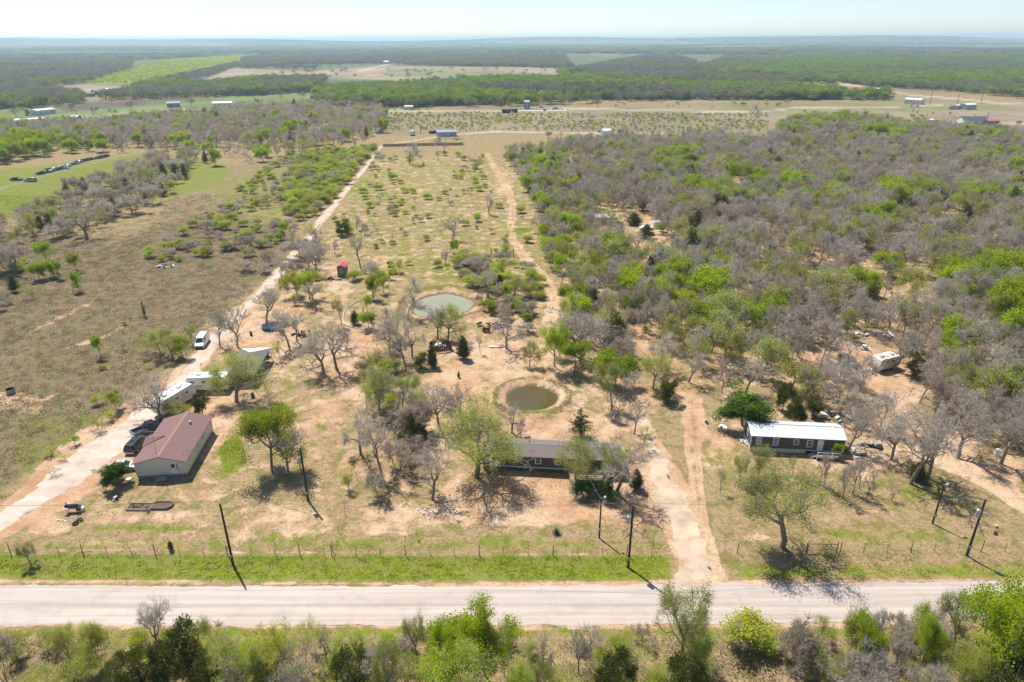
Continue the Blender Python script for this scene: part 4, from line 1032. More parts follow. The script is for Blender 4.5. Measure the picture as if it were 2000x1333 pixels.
wire_fence('thin boundary fence running up the left side of the middle lot', [at(650 + (908 - 650) * f, 1078 + (285 - 1078) * f) for f in [i / 40 * (1.9 - .9 * i / 40) for i in range(41)]], strands=4, big_every=5)
gt = thing('pipe_gate', 'steel pipe gate panel in the fence under the yellow-green oak', 'gate', at(1576, 1080) + (0,))
gx, gy = at(1576, 1080); hx, hy = at(1633, 1080)
for i, (x, y) in enumerate(((gx, gy), (hx, hy))):
    m = MB(); m.tube((x - gx, y - gy, -.1), (x - gx, y - gy, 1.9), .07, .06, 6); m.build('post', M_RUST, gt)
for z in (.5, .95, 1.4):
    m = MB(); m.tube((.1, 0, z), (hx - gx - .1, hy - gy, z), .03, .03, 6); m.build('rail', M_RUST, gt)
# far board fence with separate boards
bf = thing('board_fence', 'grey-brown plank fence crossing behind the upper lots', 'fence', at(748, 287) + (0,))
bx, by = at(748, 287); ex, ey = at(905, 284)
n = 220; dxx, dyy = (ex - bx) / n, (ey - by) / n; an_ = math.atan2(dyy, dxx)
rb = random.Random(9)
base_m = MB(); base_m.box((0, 0, .85), (math.hypot(dxx, dyy) * .9, .04, 1.7)); bmesh_ = None
for i in range(n):
    if i == 0: o0 = base_m.build('board', M_BOARD, bf, (dxx * .5, dyy * .5, 0), an_)
    else:
        o = link('board', o0.data, bf, (dxx * (i + .5), dyy * (i + .5), rb.uniform(-.06, .06)), an_)
for z in (.5, 1.6):
    m = MB(); m.box(((ex - bx) / 2, (ey - by) / 2 + .05, z), (math.hypot(ex - bx, ey - by), .06, .1), rz=an_); m.build('rail', M_BOARD, bf)

# ------------------------------------------------------------------ small buildings
def bldg(p, q, depth, wall, rise, wm, rm, name, label, cat='building', nw=3, base=0, along=True, over=.3, door_=True):
    a, b, g, l = two(p, q)
    c = ((a[0] + b[0]) / 2 - depth / 2 * math.sin(g), (a[1] + b[1]) / 2 + depth / 2 * math.cos(g))
    L, W = l, depth
    ws = [('f', -L / 2 + (i + .7) * L / (nw + .4), wall * .58, min(1.2, L / nw * .3), wall * .3, M_GLASS) for i in range(nw)]
    if not along:
        ws = [('r', -W / 2 + (i + .7) * W / (nw + .4), wall * .58, .9, .9, M_GLASS) for i in range(nw)]
        L, W = depth, l; g += math.pi / 2
        ws = [('l', -W / 2 + (i + .7) * W / (nw + .4), wall * .58, min(1.2, W / nw * .3), wall * .3, M_GLASS) for i in range(nw)]
    t, r = gable(name, label, cat, c, g, L, W, wall, rise, wm, rm, base, None, over, .12, windows=ws, doors=[('f', L * .05, wall * .4, 1.0, wall * .75, M_OFFW)] if door_ and along else [])
    r.build('ridge_cap', rm, t); return t
bldg((660, 541), (675, 541), 3.2, 3.0, .01 + .5, mat("weathered shed boards", (0.20, 0.18, 0.16), .9, .25, 4, lines=(0, .2, .7)), M_PINKRED, 'shed', 'tiny grey shed with a faded red roof in the left pasture', 'shed', 1, along=False)
bldg((1163, 440), (1205, 440), 6, 2.7, .35, M_TIMBER, M_TAN, 'cabin', 'tan flat-roofed cabin half hidden at the left rim of the wood', 'cabin', 2)
bldg((1276, 447), (1290, 447), 2.6, 2.2, .3, M_WHITE, M_WHITE, 'shed', 'white shed mid-wood right of the dark cedars', 'shed', 1)
bldg((854, 268), (892, 267), 8, 3.0, 1.0, M_GMETAL, M_GMETAL, 'metal_workshop', 'blue-grey metal workshop behind the far plank fence', 'workshop', 2)
bldg((1178, 269), (1194, 268), 5, 4.2, 1.2, M_WHITE, M_WHITE, 'hut', 'white round-topped hut by the far dirt road', 'hut', 1)
bldg((1207, 265), (1217, 265), 4, 3.2, .2, M_RUST, M_DKINT, 'shed', 'dark box shed right of the white hut', 'shed', 1)
bldg((620, 262), (640, 261), 7, 3.2, .8, M_WHITE, M_GMETAL, 'cottage', 'small pale blue-roofed cottage among the bare trees', 'cottage', 2)
bldg((416, 211), (454, 210), 8, 4.2, .9, M_WHITE, M_WMETAL, 'long_shed', 'long white metal shed standing alone in the far green field', 'shed', 4)
bldg((327, 211), (353, 210), 9, 4.0, 1.2, M_CARG, M_CARG, 'farmhouse', 'grey-blue farmhouse left of the long white shed', 'house', 3)
bldg((377, 223), (392, 221), 6, 2.6, .6, M_OFFW, M_GMETAL, 'trailer_hut', 'low white-roofed hut below the long white shed', 'hut', 2)
bldg((312, 232), (326, 231), 5, 2.6, .5, M_OFFW, M_WHITE, 'trailer_hut', 'white hut on the sandy yard under the far bare tree', 'hut', 1)
bldg((356, 221), (366, 220), 4, 2.4, .4, M_OFFW, M_WHITE, 'trailer_hut', 'smallest white hut beside the sandy yard', 'hut', 1)
bldg((74, 226), (110, 222), 9, 4, 1., M_OFFW, M_WMETAL, 'barn', 'white-roofed barn with a red lean-to, far left', 'barn', 3)
bldg((62, 224), (80, 222), 7, 3.2, .8, M_BOARD, M_PINKRED, 'lean_to', 'red-roofed lean-to joined to the white-roofed barn', 'shed', 1)
bldg((32, 245), (88, 242), 8, 3.6, .5, M_BOARD, M_WMETAL, 'pole_barn', 'open barn with very long white roof at the far left', 'barn', 4)
bldg((137, 239), (153, 239), 6, 4, 1.2, M_CARS, M_CARS, 'hut', 'grey-blue hut right of the round far tree', 'hut', 2)
bldg((64, 206), (98, 206), 7, 3.2, .8, M_WHITE, M_OFFW, 'trailer_home', 'white mobile home far left at the wood edge', 'mobile home', 4)
bldg((160, 190), (186, 189), 9, 3.4, 1.2, M_BOARD, M_SLATE, 'farmhouse', 'dark-roofed farmhouse beyond the ploughed field', 'house', 3)
bldg((185, 186), (202, 185), 9, 4, 1.6, M_SLATE, M_SLATE, 'farmhouse', 'second dark house behind the dark-roofed farmhouse', 'house', 2)
bldg((208, 180), (228, 179), 8, 3.4, .8, M_WHITE, M_OFFW, 'trailer_home', 'white mobile home behind the two dark houses', 'mobile home', 3)
bldg((803, 126), (829, 126), 14, 6, 2., M_OFFW, M_OFFW, 'ranch_barn', 'long pale ranch barn on the far pasture rim', 'barn', 4)
bldg((749, 127), (759, 127), 12, 6, 2., M_OFFW, M_WHITE, 'ranch_barn', 'small white barn left of the long pale ranch barn', 'barn', 1)
bldg((983, 222), (1011, 221), 5, 3.2, .3, M_DKINT, M_SLATE, 'storage_trailer', 'black storage trailer left of the building site', 'container', 2)
tw = bldg((1024, 213), (1034, 213), 6, 6.2, 1.4, M_BLUEH, M_GMETAL, 'tiny_house', 'narrow two-storey blue house on the building site', 'house', 2)
bldg((1765, 203), (1797, 205), 9, 4.2, 1.2, M_OFFW, M_WMETAL, 'mobile_home', 'long white building right of the green copse by the far road', 'building', 4)
bldg((1868, 214), (1885, 213), 5, 3.2, .6, M_WHITE, M_WMETAL, 'mobile_home', 'white trailer house between the silver trailer and the white shed', 'mobile home', 2)
bldg((1886, 215), (1906, 214), 7, 4.2, 1., M_CARS, M_WHITE, 'shed', 'white-topped shed at the right end of the far trailers', 'shed', 2)
bldg((1881, 245), (1928, 245), 10, 3.6, 2.2, M_WHITE, M_SLATE, 'farmhouse', 'white house with slate hipped roof near the right edge', 'house', 3)
bldg((1929, 246), (1950, 245), 6, 3.2, .7, M_BOARD, M_PINKRED, 'porch_shed', 'red-roofed porch beside the white slate-roofed house', 'porch', 1)
bldg((1811, 240), (1825, 240), 4, 2.0, .4, M_OFFW, M_WHITE, 'trailer_hut', 'white-topped hut alone in the right far pasture', 'hut', 1)
bldg((1847, 249), (1864, 249), 4, 1.8, .4, M_OFFW, M_WHITE, 'trailer_hut', 'white-topped hut before the slate-roofed house', 'hut', 1)
bldg((1206, 127), (1222, 127), 12, 5, 1.6, M_OFFW, M_RUST, 'ranch_house', 'brown-roofed ranch house in the far clearing', 'house', 2)
bldg((607, 197), (618, 197), 8, 4.5, .4, M_DKINT, mat("dark green panel", (0.02, 0.06, 0.05), .6, .1, 2), 'stock_shed', 'dark green stock shed at the wood belt end', 'shed', 1)
bldg((790, 215), (806, 215), 6, 3, .7, M_OFFW, M_OFFW, 'cabin', 'white-roofed cabin behind the lime scrub, top centre', 'cabin', 1)
bldg((868, 204), (890, 203), 8, 3, .7, M_TIMBER, M_TAN, 'cabin', 'tan-roofed cabin at the edge of the green wood belt', 'cabin', 2) if False else None
sl = thing('foundation_slab', 'pale concrete slab with red brick stacks at the building site', 'foundation', at(1060, 217) + (0,))
m = MB(); m.box((0, 0, .15), (44, 9, .3)); m.build('slab', M_CONC, sl)
for i in range(14):
    m = MB(); m.box((-20 + i * 3 + R.uniform(-.6, .6), 5 + R.uniform(-1, 6), .5), (1.5, 1.2, 1.0)); m.build('brick_stack', M_CLAY, sl)
s2 = thing('foundation_slab', 'round pale pad with clay heaps right of the white hut', 'foundation', at(1212, 270) + (0,))
m = MB(); m.tube((0, 0, 0), (0, 0, .15), 9, 9, 24); m.build('slab', M_CONC, s2)
cl = thing('clay_pit', 'orange clay works with spoil heaps beside the far road', 'quarry', at(1640, 175) + (0,))
for i in range(12):
    m = MB(); x0, y0 = R.uniform(-60, 60), R.uniform(-50, 60); r_ = R.uniform(5, 12); m.tube((x0, y0, -.2), (x0, y0, R.uniform(1.5, 3)), r_, r_ * .3, 9); m.build('spoil_heap', M_CLAY if i % 2 else M_CONC, cl)
far_specks = [(283, 97), (290, 98), (420, 101), (655, 102), (863, 109), (240, 98), (300, 107), (745, 99), (1060, 96), (1105, 93), (1200, 92), (1312, 91), (1420, 96), (1715, 92), (1545, 87), (1940, 130), (1835, 142), (1950, 128), (500, 95), (45, 120)]
for i, (px, py) in enumerate(far_specks):
    x, y = at(px, py); s_ = y / 1300
    t, r_ = gable('distant_house', 'tiny pale roof on the horizon plain, %s from the left' % ords[sorted(far_specks).index((px, py))], 'house', (x, y), RAD(R.uniform(-20, 20)), 12 * min(2.4, s_), 9 * min(2, s_), 4.5, 1.8, M_OFFW, M_OFFW if i % 3 else M_CARS, group='pale roofs on the far plain', windows=[('f', 0, 2.4, 1.5, 1.5, M_GLASS)])

# ------------------------------------------------------------------ yard things
def ring_(mb, r, z0, z1, n, cx=0, cy=0, t=.05, mi=0):
    for i in range(n):
        a = 2 * math.pi * i / n; mb.box((cx + r * math.cos(a), cy + r * math.sin(a), (z0 + z1) / 2), (t, 2 * math.pi * r / n * .92, z1 - z0), rz=a, mi=mi)
x, y = at(531, 642)
tp = thing('trampoline', 'round blue-black trampoline lying under the bare oaks', 'trampoline', (x, y, 0))
m = MB(); m.tube((0, 0, .72), (0, 0, .75), 1.95, 1.95, 28); m.build('mat', M_MESH, tp)
m = MB(); n = 28
for i in range(n):
    a0, a1 = 2 * math.pi * i / n, 2 * math.pi * (i + 1) / n; m.tube((2.1 * math.cos(a0), 2.1 * math.sin(a0), .76), (2.1 * math.cos(a1), 2.1 * math.sin(a1), .76), .14, .14, 5)
m.build('pad', mat("blue pad", (0.03, 0.08, 0.22), .6, .2, 3), tp)
for i in range(6):
    a = i * math.pi / 3; m = MB(); m.tube((2 * math.cos(a), 2 * math.sin(a), 0), (2 * math.cos(a), 2 * math.sin(a), .75), .04, .04, 5); m.build('leg', M_STEEL, tp)
def barrel(px, py, label, m_=M_RUST, r=.3, h=.9, name='barrel'):
    x, y = at(px, py); t = thing(name, label, 'barrel', (x, y, gz(x, y)))
    m = MB(); m.tube((0, 0, 0), (0, 0, h), r, r, 14); m.build('drum', m_, t)
    for z in (.02, h * .33, h * .66, h - .02):
        m = MB(); m.tube((0, 0, z - .02), (0, 0, z + .02), r + .015, r + .015, 14); m.build('hoop', m_, t)
barrel(491, 656, 'rusty burn barrel between the gravel lane and the trampoline')
barrel(494, 776, 'black burn barrel right of the grey carport', M_DKINT, .32)
barrel(946, 649, 'left red drum above the plank corral clearing', M_RED, .42, 1.0)
barrel(954, 650, 'right red drum above the plank corral clearing', M_RED, .42, 1.0)
barrel(22, 769, 'grey steel drum on the pale patch at the left edge', M_STEEL, .75, 1.0, 'drum')
barrel(588, 718, 'small dark bucket on the sandy left yard', M_DKINT, .15, .3, 'bucket')
x, y = at(1947, 890); wt = thing('water_tank', 'white upright tank at the foot of the right bare oaks', 'tank', (x, y, 0)); m = MB(); m.tube((0, 0, 0), (0, 0, 1.1), .45, .45, 18); m.build('shell', M_WHITE, wt); m = MB(); m.tube((0, 0, 1.1), (0, 0, 1.3), .45, .12, 18); m.build('lid', M_OFFW, wt)
# plank corral
x, y = at(861, 683); cr_ = thing('plank_corral', 'round pen of red-brown planks above the lower pond', 'pen', (x, y, 0))
for i in range(34):
    a = 2 * math.pi * i / 34 + .5
    if 1.2 < a % 6.283 < 2.0: continue
    m = MB(); m.box((2.4 * math.cos(a), 1.7 * math.sin(a), .8), (.05, .36, 1.5 + R.uniform(-.25, .2)), rz=a); m.build('plank', M_BROWNW, cr_)
wr_ = thing('scrap_pile', 'white and black scrap heaped inside the plank pen', 'scrap', (x - .2, y + .3, 0))
for i in range(7):
    m = MB(); m.box((R.uniform(-1, 1), R.uniform(-.5, .7), .5 + R.uniform(0, .8)), (R.uniform(.5, 1.3), R.uniform(.3, .9), R.uniform(.2, .5)), rz=R.uniform(0, 3), ry=R.uniform(-.3, .3)); m.build('panel' if i % 2 else 'crate', [M_OFFW, M_DKINT, M_CARG][i % 3], wr_)
x, y = at(968, 678); m = MB(); m.box((0, 0, .12), (2.9, .75, .16)); o = m.build('concrete_slab', M_OFFW, None, (x, y, gz(x, y)), .02); tag(o, 'white oblong slab lying left of the multi-trunked oak', 'slab')
x, y = at(984, 684); m = MB(); m.tube((0, .6, .15), (.9, -1.0, .12), .09, .09, 8); o = m.build('white_pipe', M_WHITE, None, (x, y, 0)); tag(o, 'white pipe lying beneath the multi-trunked oak', 'pipe')
# black burnt frame
x, y = at(981, 502); bfp = thing('burn_pile', 'black charred timber frame on the upper pasture by the track', 'burn pile', (x, y, 0))
for i in range(26):
    a = R.uniform(0, 6.28); r_ = R.uniform(.5, 3.2); m = MB(); m.tube((r_ * math.cos(a), r_ * math.sin(a) * .5, .1), (r_ * math.cos(a) + R.uniform(-1.4, 1.4), r_ * math.sin(a) * .5 + R.uniform(-.8, .8), R.uniform(.3, 1.1)), .11, .07, 5); m.build('charred_log', M_DKINT, bfp)
for sx in (-3.4, 3.4):
    m = MB(); m.tube((sx, 0, 0), (sx * 1.02, 0, 2.8), .16, .1, 6); m.tube((sx, 0, 1.2), (sx * .6, .3, .4), .1, .1, 5); m.build('post', M_DKINT, bfp)
def heap(px, py, n, spread, mats_, label, name='scrap_pile', cat='scrap', zs=.5, sz=(.4, 1.4), pieces=('board', 'sheet', 'crate'), seed=1):
    q = random.Random(seed); x, y = at(px, py); t = thing(name, label, cat, (x, y, gz(x, y)))
    for i in range(n):
        m = MB(); s0 = q.uniform(*sz)
        m.box((q.gauss(0, spread[0] * .5), q.gauss(0, spread[1] * .5), q.uniform(.05, zs)), (s0, s0 * q.uniform(.15, .7), q.uniform(.05, .35)), rz=q.uniform(0, 3.1), ry=q.uniform(-.3, .3)); m.build(pieces[i % len(pieces)], mats_[i % len(mats_)], t)
    return t
heap(322, 522, 26, (2.8, 1.6), [M_WHITE, M_DKINT, M_TARP, M_OFFW, M_RED, M_BLACK, M_OFFW], 'scattered white, blue and red trash in the brown field', 'trash_heap', 'trash', .4, (.3, 1.2), seed=2)
heap(1624, 818, 30, (2.6, 1.8), [M_OFFW, M_STEEL, M_DKINT, M_WHITE], 'tangled white and grey scrap behind the right end of the trailer home', seed=3, zs=.9)
heap(1703, 872, 7, (1.2, .8), [M_DKINT, M_TIMBER], 'dark log pile right of the trailer home', 'wood_pile', 'wood', .5, (1.0, 1.8), ('log',), seed=4)
heap(1668, 878, 16, (1.2, 1.8), [M_TIMBER, M_OFFW, M_TIMBER, M_DECK], 'bleached lumber stack at the right corner of the trailer home', 'lumber_stack', 'lumber', .5, (1.2, 2.6), ('plank',), seed=5)
heap(1455, 862, 10, (.8, 1.3), [M_WHITE, M_OFFW], 'white sheeting crumpled at the left end of the trailer home', seed=6, zs=.3)
heap(1409, 834, 3, (.5, .3), [M_WHITE], 'white board lying left of the wide deep-green tree', 'white_board', 'board', .2, (1.0, 1.4), ('board',), seed=7)
heap(1701, 727, 16, (1.3, .8), [M_WHITE, M_OFFW, M_WHITE, mat("pink cloth", (0.5, 0.06, 0.15), .8, .1, 4)], 'white bags and pink cloth piled beside the old camper', 'rubbish_pile', 'rubbish', .9, (.4, .9), ('bag',), seed=8)
heap(1612, 672, 14, (2.5, 1.2), [M_WHITE, M_OFFW, M_CARG], 'white junk scattered left in the wood clearing', seed=9, zs=.8)
heap(1690, 684, 10, (1.0, 1.0), [M_OFFW, M_WHITE, M_RUST], 'pale appliance heap above the old camper', seed=10, zs=1.0)
heap(1718, 655, 12, (3.2, 1.), [M_WHITE, M_CARG, M_OFFW], 'long strip of white wreckage at the back of the wood clearing', seed=11, zs=.8, sz=(.6, 2.2))
heap(1676, 652, 8, (2.2, .8), [M_OFFW, M_STONE], 'low pale debris left of the white wreckage', seed=12)
heap(1850, 712, 12, (3.4, .7), [M_TARP, M_DKINT, M_CARG], 'blue-grey tarped heap in the right wood', 'tarp_heap', 'tarp', .6, (.8, 1.8), ('tarp',), seed=13)
heap(1213, 468, 5, (1.6, .8), [M_TARP], 'blue tarp in the shade of the cedar by the tan cabin', 'tarp_heap', 'tarp', .9, (1.5, 2.6), ('tarp',), seed=14)
heap(645, 545, 12, (1.0, 1.0), [M_OFFW, M_DKINT, M_RUST, M_STEEL], 'junk and a washtub left of the red-roofed shed', seed=15)
heap(667, 547, 8, (1.2, .6), [M_TIMBER, M_RUST, M_OFFW], 'cart and boxes in front of the red-roofed shed', seed=16)
heap(549, 650, 6, (.9, .6), [M_RUST, M_OFFW], 'rusty box with pale top right of the trampoline', seed=17)
heap(590, 655, 14, (2.2, 1.2), [M_DKINT, M_BOARD, M_RUST], 'dark brush pile behind the paired bare oaks', 'brush_pile', 'brush', .9, (.6, 1.6), ('branch',), seed=18)
heap(508, 712, 14, (1.6, 2.2), [M_OFFW, M_DKINT, M_STEEL, M_BLACK], 'grey machinery and frames right of the carport', 'machinery', 'machinery', 1.0, (.6, 1.6), seed=19)
heap(125, 331, 9, (3.2, 1.4), [M_RUST, M_BOARD, M_OFFW], 'brown burn heap in front of the junk car row', 'trash_heap', 'trash', .9, (1., 2.4), seed=20)
heap(864, 272, 10, (4, 2.), [M_TIMBER, M_OFFW, M_TAN], 'yellow lumber in front of the metal workshop', 'lumber_stack', 'lumber', 1., (1.5, 3), ('plank',), seed=21)
heap(890, 273, 18, (5, 2.5), [M_CLAY, M_OFFW, M_RUST, M_RED], 'orange and white clutter right of the metal workshop', 'scrap_pile', 'scrap', 1., (1., 2.4), seed=22)
heap(1172, 267, 10, (3, 1.4), [M_DKINT, M_OFFW, M_STEEL], 'dark flatbed and clutter left of the white hut', 'scrap_pile', 'scrap', .8, (1., 3), seed=23)
heap(970, 640, 20, (3.2, 1.3), [M_DKINT, M_BOARD, M_DKINT], 'dark dead brush above the red drums', 'brush_pile', 'brush', .7, (.5, 1.8), ('branch',), seed=24)
# bin cluster at the lower left
x, y = at(143, 1000); gr = thing('barbecue_smoker', 'black barbecue smoker with bins beside the driveway foot', 'smoker', (x, y, 0), .1)
m = MB(); m.tube((-.8, 0, .95), (.8, 0, .95), .34, .34, 14); m.build('drum', M_BLACK, gr)
m = MB(); m.box((.95, -.1, .7), (.5, .6, .7)); m.build('firebox', M_BLACK, gr)
m = MB(); m.tube((-.6, 0, 1.2), (-.6, 0, 1.7), .07, .07, 8); m.build('chimney', M_BLACK, gr)
for sx in (-.7, .7):
    for sy in (-.25, .25):
        m = MB(); m.box((sx, sy, .4), (.06, .06, .8)); m.build('leg', M_BLACK, gr)
m = MB(); m.box((-.6, -.45, .95), (.7, .4, .05)); m.build('shelf', M_STEEL, gr)
m = MB(); m.box((0, 0, .3), (.35, .5, .6)); m.box((0, 0, .62), (.38, .53, .05)); o = m.build('white_bin', M_WHITE, None, (x + 1.35, y + .2, 0)); tag(o, 'white bin standing right of the black smoker', 'bin')
def tyre(px, py, label, rx=0):
    x, y = at(px, py); mb = MB(); n = 18; R1_, r1 = .33, .11
    for i in range(n):
        a0, a1 = 2 * math.pi * i / n, 2 * math.pi * (i + 1) / n; mb.tube((R1_ * math.cos(a0), R1_ * math.sin(a0), .11), (R1_ * math.cos(a1), R1_ * math.sin(a1), .11), r1, r1, 7, caps=False)
    o = mb.build('tyre', M_TYRE, None, (x, y, gz(x, y))); o.rotation_euler = (rx, 0, 0); tag(o, label, 'tyre')
tyre(148, 1024, 'left black tyre lying below the barbecue smoker'); tyre(156, 1018, 'right black tyre propped below the barbecue smoker', .5)
tyre(386, 938 + 20, 'tyre in the grass before the cream house') if False else None
heap(122, 1018, 3, (.4, .2), [M_WHITE], 'white paper scrap on the red soil left of the tyres', 'litter', 'litter', .1, (.2, .5), ('sheet',), seed=30)
heap(225, 978, 4, (.3, .3), [M_DKINT, M_OFFW], 'dark mower under the shade of the small round tree', 'mower', 'mower', .6, (.4, .9), ('deck', 'seat'), seed=31)
x, y = at(252, 938); m = MB(); m.tube((0, 0, .02), (0, 0, .25), .38, .42, 18); o = m.build('wash_basin', M_OFFW, None, (x, y, 0)); tag(o, 'white round basin on the drive beside the cream house', 'basin')
heap(258, 908, 3, (.2, .2), [M_OFFW, M_CARS], 'white pot at the left corner of the cream house', 'plant_pot', 'pot', .5, (.3, .45), ('pot',), seed=32)
# planters
x, y = at(275, 992); pl_ = thing('raised_planter', 'rectangular timber planter with dark shrubs, left one of two', 'planter', (x, y, 0), -.02)
for (cx, cy, sx, sy) in ((0, -.75, 3.4, .12), (0, .75, 3.4, .12), (-1.7, 0, .12, 1.6), (1.7, 0, .12, 1.6)):
    m = MB(); m.box((cx, cy, .16), (sx, sy, .34)); m.build('board', M_TIMBER, pl_)
m = MB(); m.box((0, 0, .1), (3.25, 1.4, .16)); m.build('soil', M_SOIL, pl_)
for i in range(6):
    q = (R.uniform(-1.4, .6), R.uniform(-.4, .4)); m = MB()
    for k in range(26):
        a = R.uniform(0, 6.28); e = Vector((math.cos(a) * .3, math.sin(a) * .3, R.uniform(.2, .55))); m.add([(q[0] - .03, q[1], .18), (q[0] + .03, q[1], .18), (q[0] + e.x, q[1] + e.y, e.z)], [(0, 1, 2)])
    m.build('potted_plant', lf_dark_stub if False else M_AGAVE, pl_)
x, y = at(317, 990); pl_ = thing('raised_planter', 'eight-sided timber planter of bare soil, right one of two', 'planter', (x, y, 0), 0)
oct_ = [(-1.5, -.35), (-1.0, -.8), (1.0, -.8), (1.5, -.3), (1.5, .35), (1.0, .8), (-1.0, .8), (-1.5, .35)]
for i in range(8):
    p, q = oct_[i], oct_[(i + 1) % 8]; m = MB(); m.box(((p[0] + q[0]) / 2, (p[1] + q[1]) / 2, .2), (math.hypot(q[0] - p[0], q[1] - p[1]) + .05, .14, .42), rz=math.atan2(q[1] - p[1], q[0] - p[0])); m.build('board', M_DECK, pl_)
m = MB(); m.prism([(a_ * .95, b_ * .93) for a_, b_ in oct_], .02, .26); m.build('soil', M_SOIL, pl_)
# agave, white hose, toy by right fence
x, y = at(1087, 1043); ag = thing('agave', 'dark blue-green agave rosette on the front lawn of the middle lot', 'agave', (x, y, gz(x, y)))
for i in range(30):
    a = i * 2.399; f = i / 30; l_ = 1.0 - .25 * f; el = .15 + 1.2 * f
    d = Vector((math.cos(a) * math.cos(el), math.sin(a) * math.cos(el), math.sin(el))); s_ = Vector((-math.sin(a), math.cos(a), 0)) * .09
    m = MB(); m.add([tuple(s_ * .7 + Vector((0, 0, .08))), tuple(-s_ * .7 + Vector((0, 0, .08))), tuple(d * l_ * .5 - s_), tuple(d * l_ + Vector((0, 0, .1))), tuple(d * l_ * .5 + s_), tuple(d * l_ * .5 + Vector((0, 0, -.04)))], [(0, 1, 2, 4), (2, 3, 4), (0, 5, 1), (1, 5, 2), (5, 3, 2), (0, 4, 5), (4, 3, 5)]); m.build('leaf', M_AGAVE, ag)
hz_ = [(712, 583), (704, 588), (695, 591), (686, 597), (678, 603), (672, 612), (670, 622), (671, 632), (678, 637), (690, 640), (705, 643), (718, 645)]
m = MB(); m.path([at(a_, b_) + (gz(*at(a_, b_)) + .12,) for a_, b_ in hz_], .12, 6); o = m.build('white_hose', M_HOSE); tag(o, 'long white curved pipe snaking past the dark little juniper', 'hose')
heap(1944, 1043, 5, (.3, .25), [M_RED, M_RUST], 'small red cart behind the right fence', 'red_cart', 'cart', .4, (.2, .45), ('tray', 'wheel'), seed=33)
heap(1946, 1029, 1, (.1, .1), [M_WHITE], 'white sign scrap above the small red cart', 'white_scrap', 'litter', .3, (.3, .4), ('sheet',), seed=34)
heap(1378, 826, 4, (.3, .4), [M_DKINT, M_OFFW, M_RUST], 'child bicycle and toys by the sandy drive left of the deep-green tree', 'toys', 'toys', .5, (.3, .7), ('toy',), seed=35)
heap(855, 1000, 40, (3.4, .9), [M_STONE, M_OFFW], 'pale broken rubble under the bare round-headed oak', 'rubble', 'rubble', .12, (.15, .45), ('stone',), seed=36)
heap(1378, 603, 1, (.1, .1), [M_WHITE], 'x', 'x', 'x') if False else None
heap(1077, 607, 30, (1.8, 1.6), [M_STONE, M_OFFW, M_WHITE], 'white stones dumped at the bend of the plot track', 'rubble', 'rubble', .15, (.2, .6), ('stone',), seed=37)
# ------------------------------------------------------------------ trees
def skeleton(rs, H, W, trunk=.28, r0=.22, levels=6, split=(2, 3), angle=(22, 48), decay=.76, lean=0.0, up=.07, stems=1, lat=.5):
    segs = []; tips = []
    stack = []
    for s in range(stems):
        a = rs.uniform(0, 6.28)
        d = Vector((lean + (.28 * math.cos(a) if stems > 1 else rs.uniform(-.08, .08)), (.28 * math.sin(a) if stems > 1 else rs.uniform(-.08, .08)), 1)).normalized()
        stack.append((Vector((0.15 * math.cos(a), .15 * math.sin(a), 0)) if stems > 1 else Vector((0, 0, 0)), d, H * trunk, r0 / math.sqrt(stems), 0))
    while stack:
        p, d, L, r, lv = stack.pop()
        n = 3 if lv < 4 else 2
        r1 = r * (.72 if lv else .8)
        q = p
        for i in range(n):
            w = .10 if lv == 0 else .24
            d = (d + Vector((rs.gauss(0, w), rs.gauss(0, w), rs.gauss(0, w * .6) + (up * .4 if lv else 0)))).normalized()
            q2 = q + d * (L / n)
            ra = r + (r1 - r) * i / n; rb = r + (r1 - r) * (i + 1) / n
            segs.append((q, q2, ra, rb, lv))
            if 1 <= lv < levels - 1 and rs.random() < lat:        # side branches fill the inside of the crown
                a = d.orthogonal().normalized(); b = d.cross(a); az = rs.uniform(0, 6.28); an = RAD(rs.uniform(40, 75))
                nd = d * math.cos(an) + (a * math.cos(az) + b * math.sin(az)) * math.sin(an)
                stack.append((q2, nd.normalized(), L * rs.uniform(.3, .55), rb * .45, max(lv + 2, levels - 2)))
            elif lv == 0 and i == n - 2 and stems == 1 and rs.random() < .8:
                az = rs.uniform(0, 6.28); nd = Vector((math.cos(az), math.sin(az), .35)).normalized()
                stack.append((q2, nd, H * .2, rb * .5, 2))
            if lv >= 2 and rs.random() < .5: tips.append((q2, (d + Vector((rs.gauss(0, .7), rs.gauss(0, .7), rs.gauss(0, .5)))).normalized(), lv))
            q = q2
        e = ((q.x / (W * .5)) ** 2 + (q.y / (W * .5)) ** 2 + ((q.z - H * .52) / (H * .50)) ** 2)
        if lv >= levels - 1 or (e > 1.15 and lv > 2):
            tips.append((q, d, lv)); continue
        k = rs.randint(*split) + (1 if lv == 0 else 0)
        base = rs.uniform(0, 6.28)
        for j in range(k):
            ang = RAD(rs.uniform(*angle)) * (1.3 if lv == 0 else 1)
            az = base + 6.283 * j / k + rs.uniform(-.4, .4)
            a = d.orthogonal().normalized(); b = d.cross(a)
            nd = (d * math.cos(ang) + (a * math.cos(az) + b * math.sin(az)) * math.sin(ang))
            nd.z += up; nd.normalize()
            stack.append((q, nd, L * decay * rs.uniform(.75, 1.2) * (.85 if lv == 0 else 1), r1 * (.78 if k > 2 else .84), lv + 1))
    # rescale so that the crown has exactly the wanted size
    P = np.array([t[0] for t in tips]); mxz = P[:, 2].max(); mw = np.percentile(np.abs(P[:, :2] - P[:, :2].mean(0)), 97) * 2
    sz = (H * .95) / mxz; sx = (W * .92) / mw
    f = lambda v: Vector((v.x * sx, v.y * sx, v.z * sz))
    segs = [(f(a), f(b), r, s, l) for a, b, r, s, l in segs]
    tips = [(f(a), Vector((d.x, d.y, d.z)), l) for a, d, l in tips]
    return segs, tips

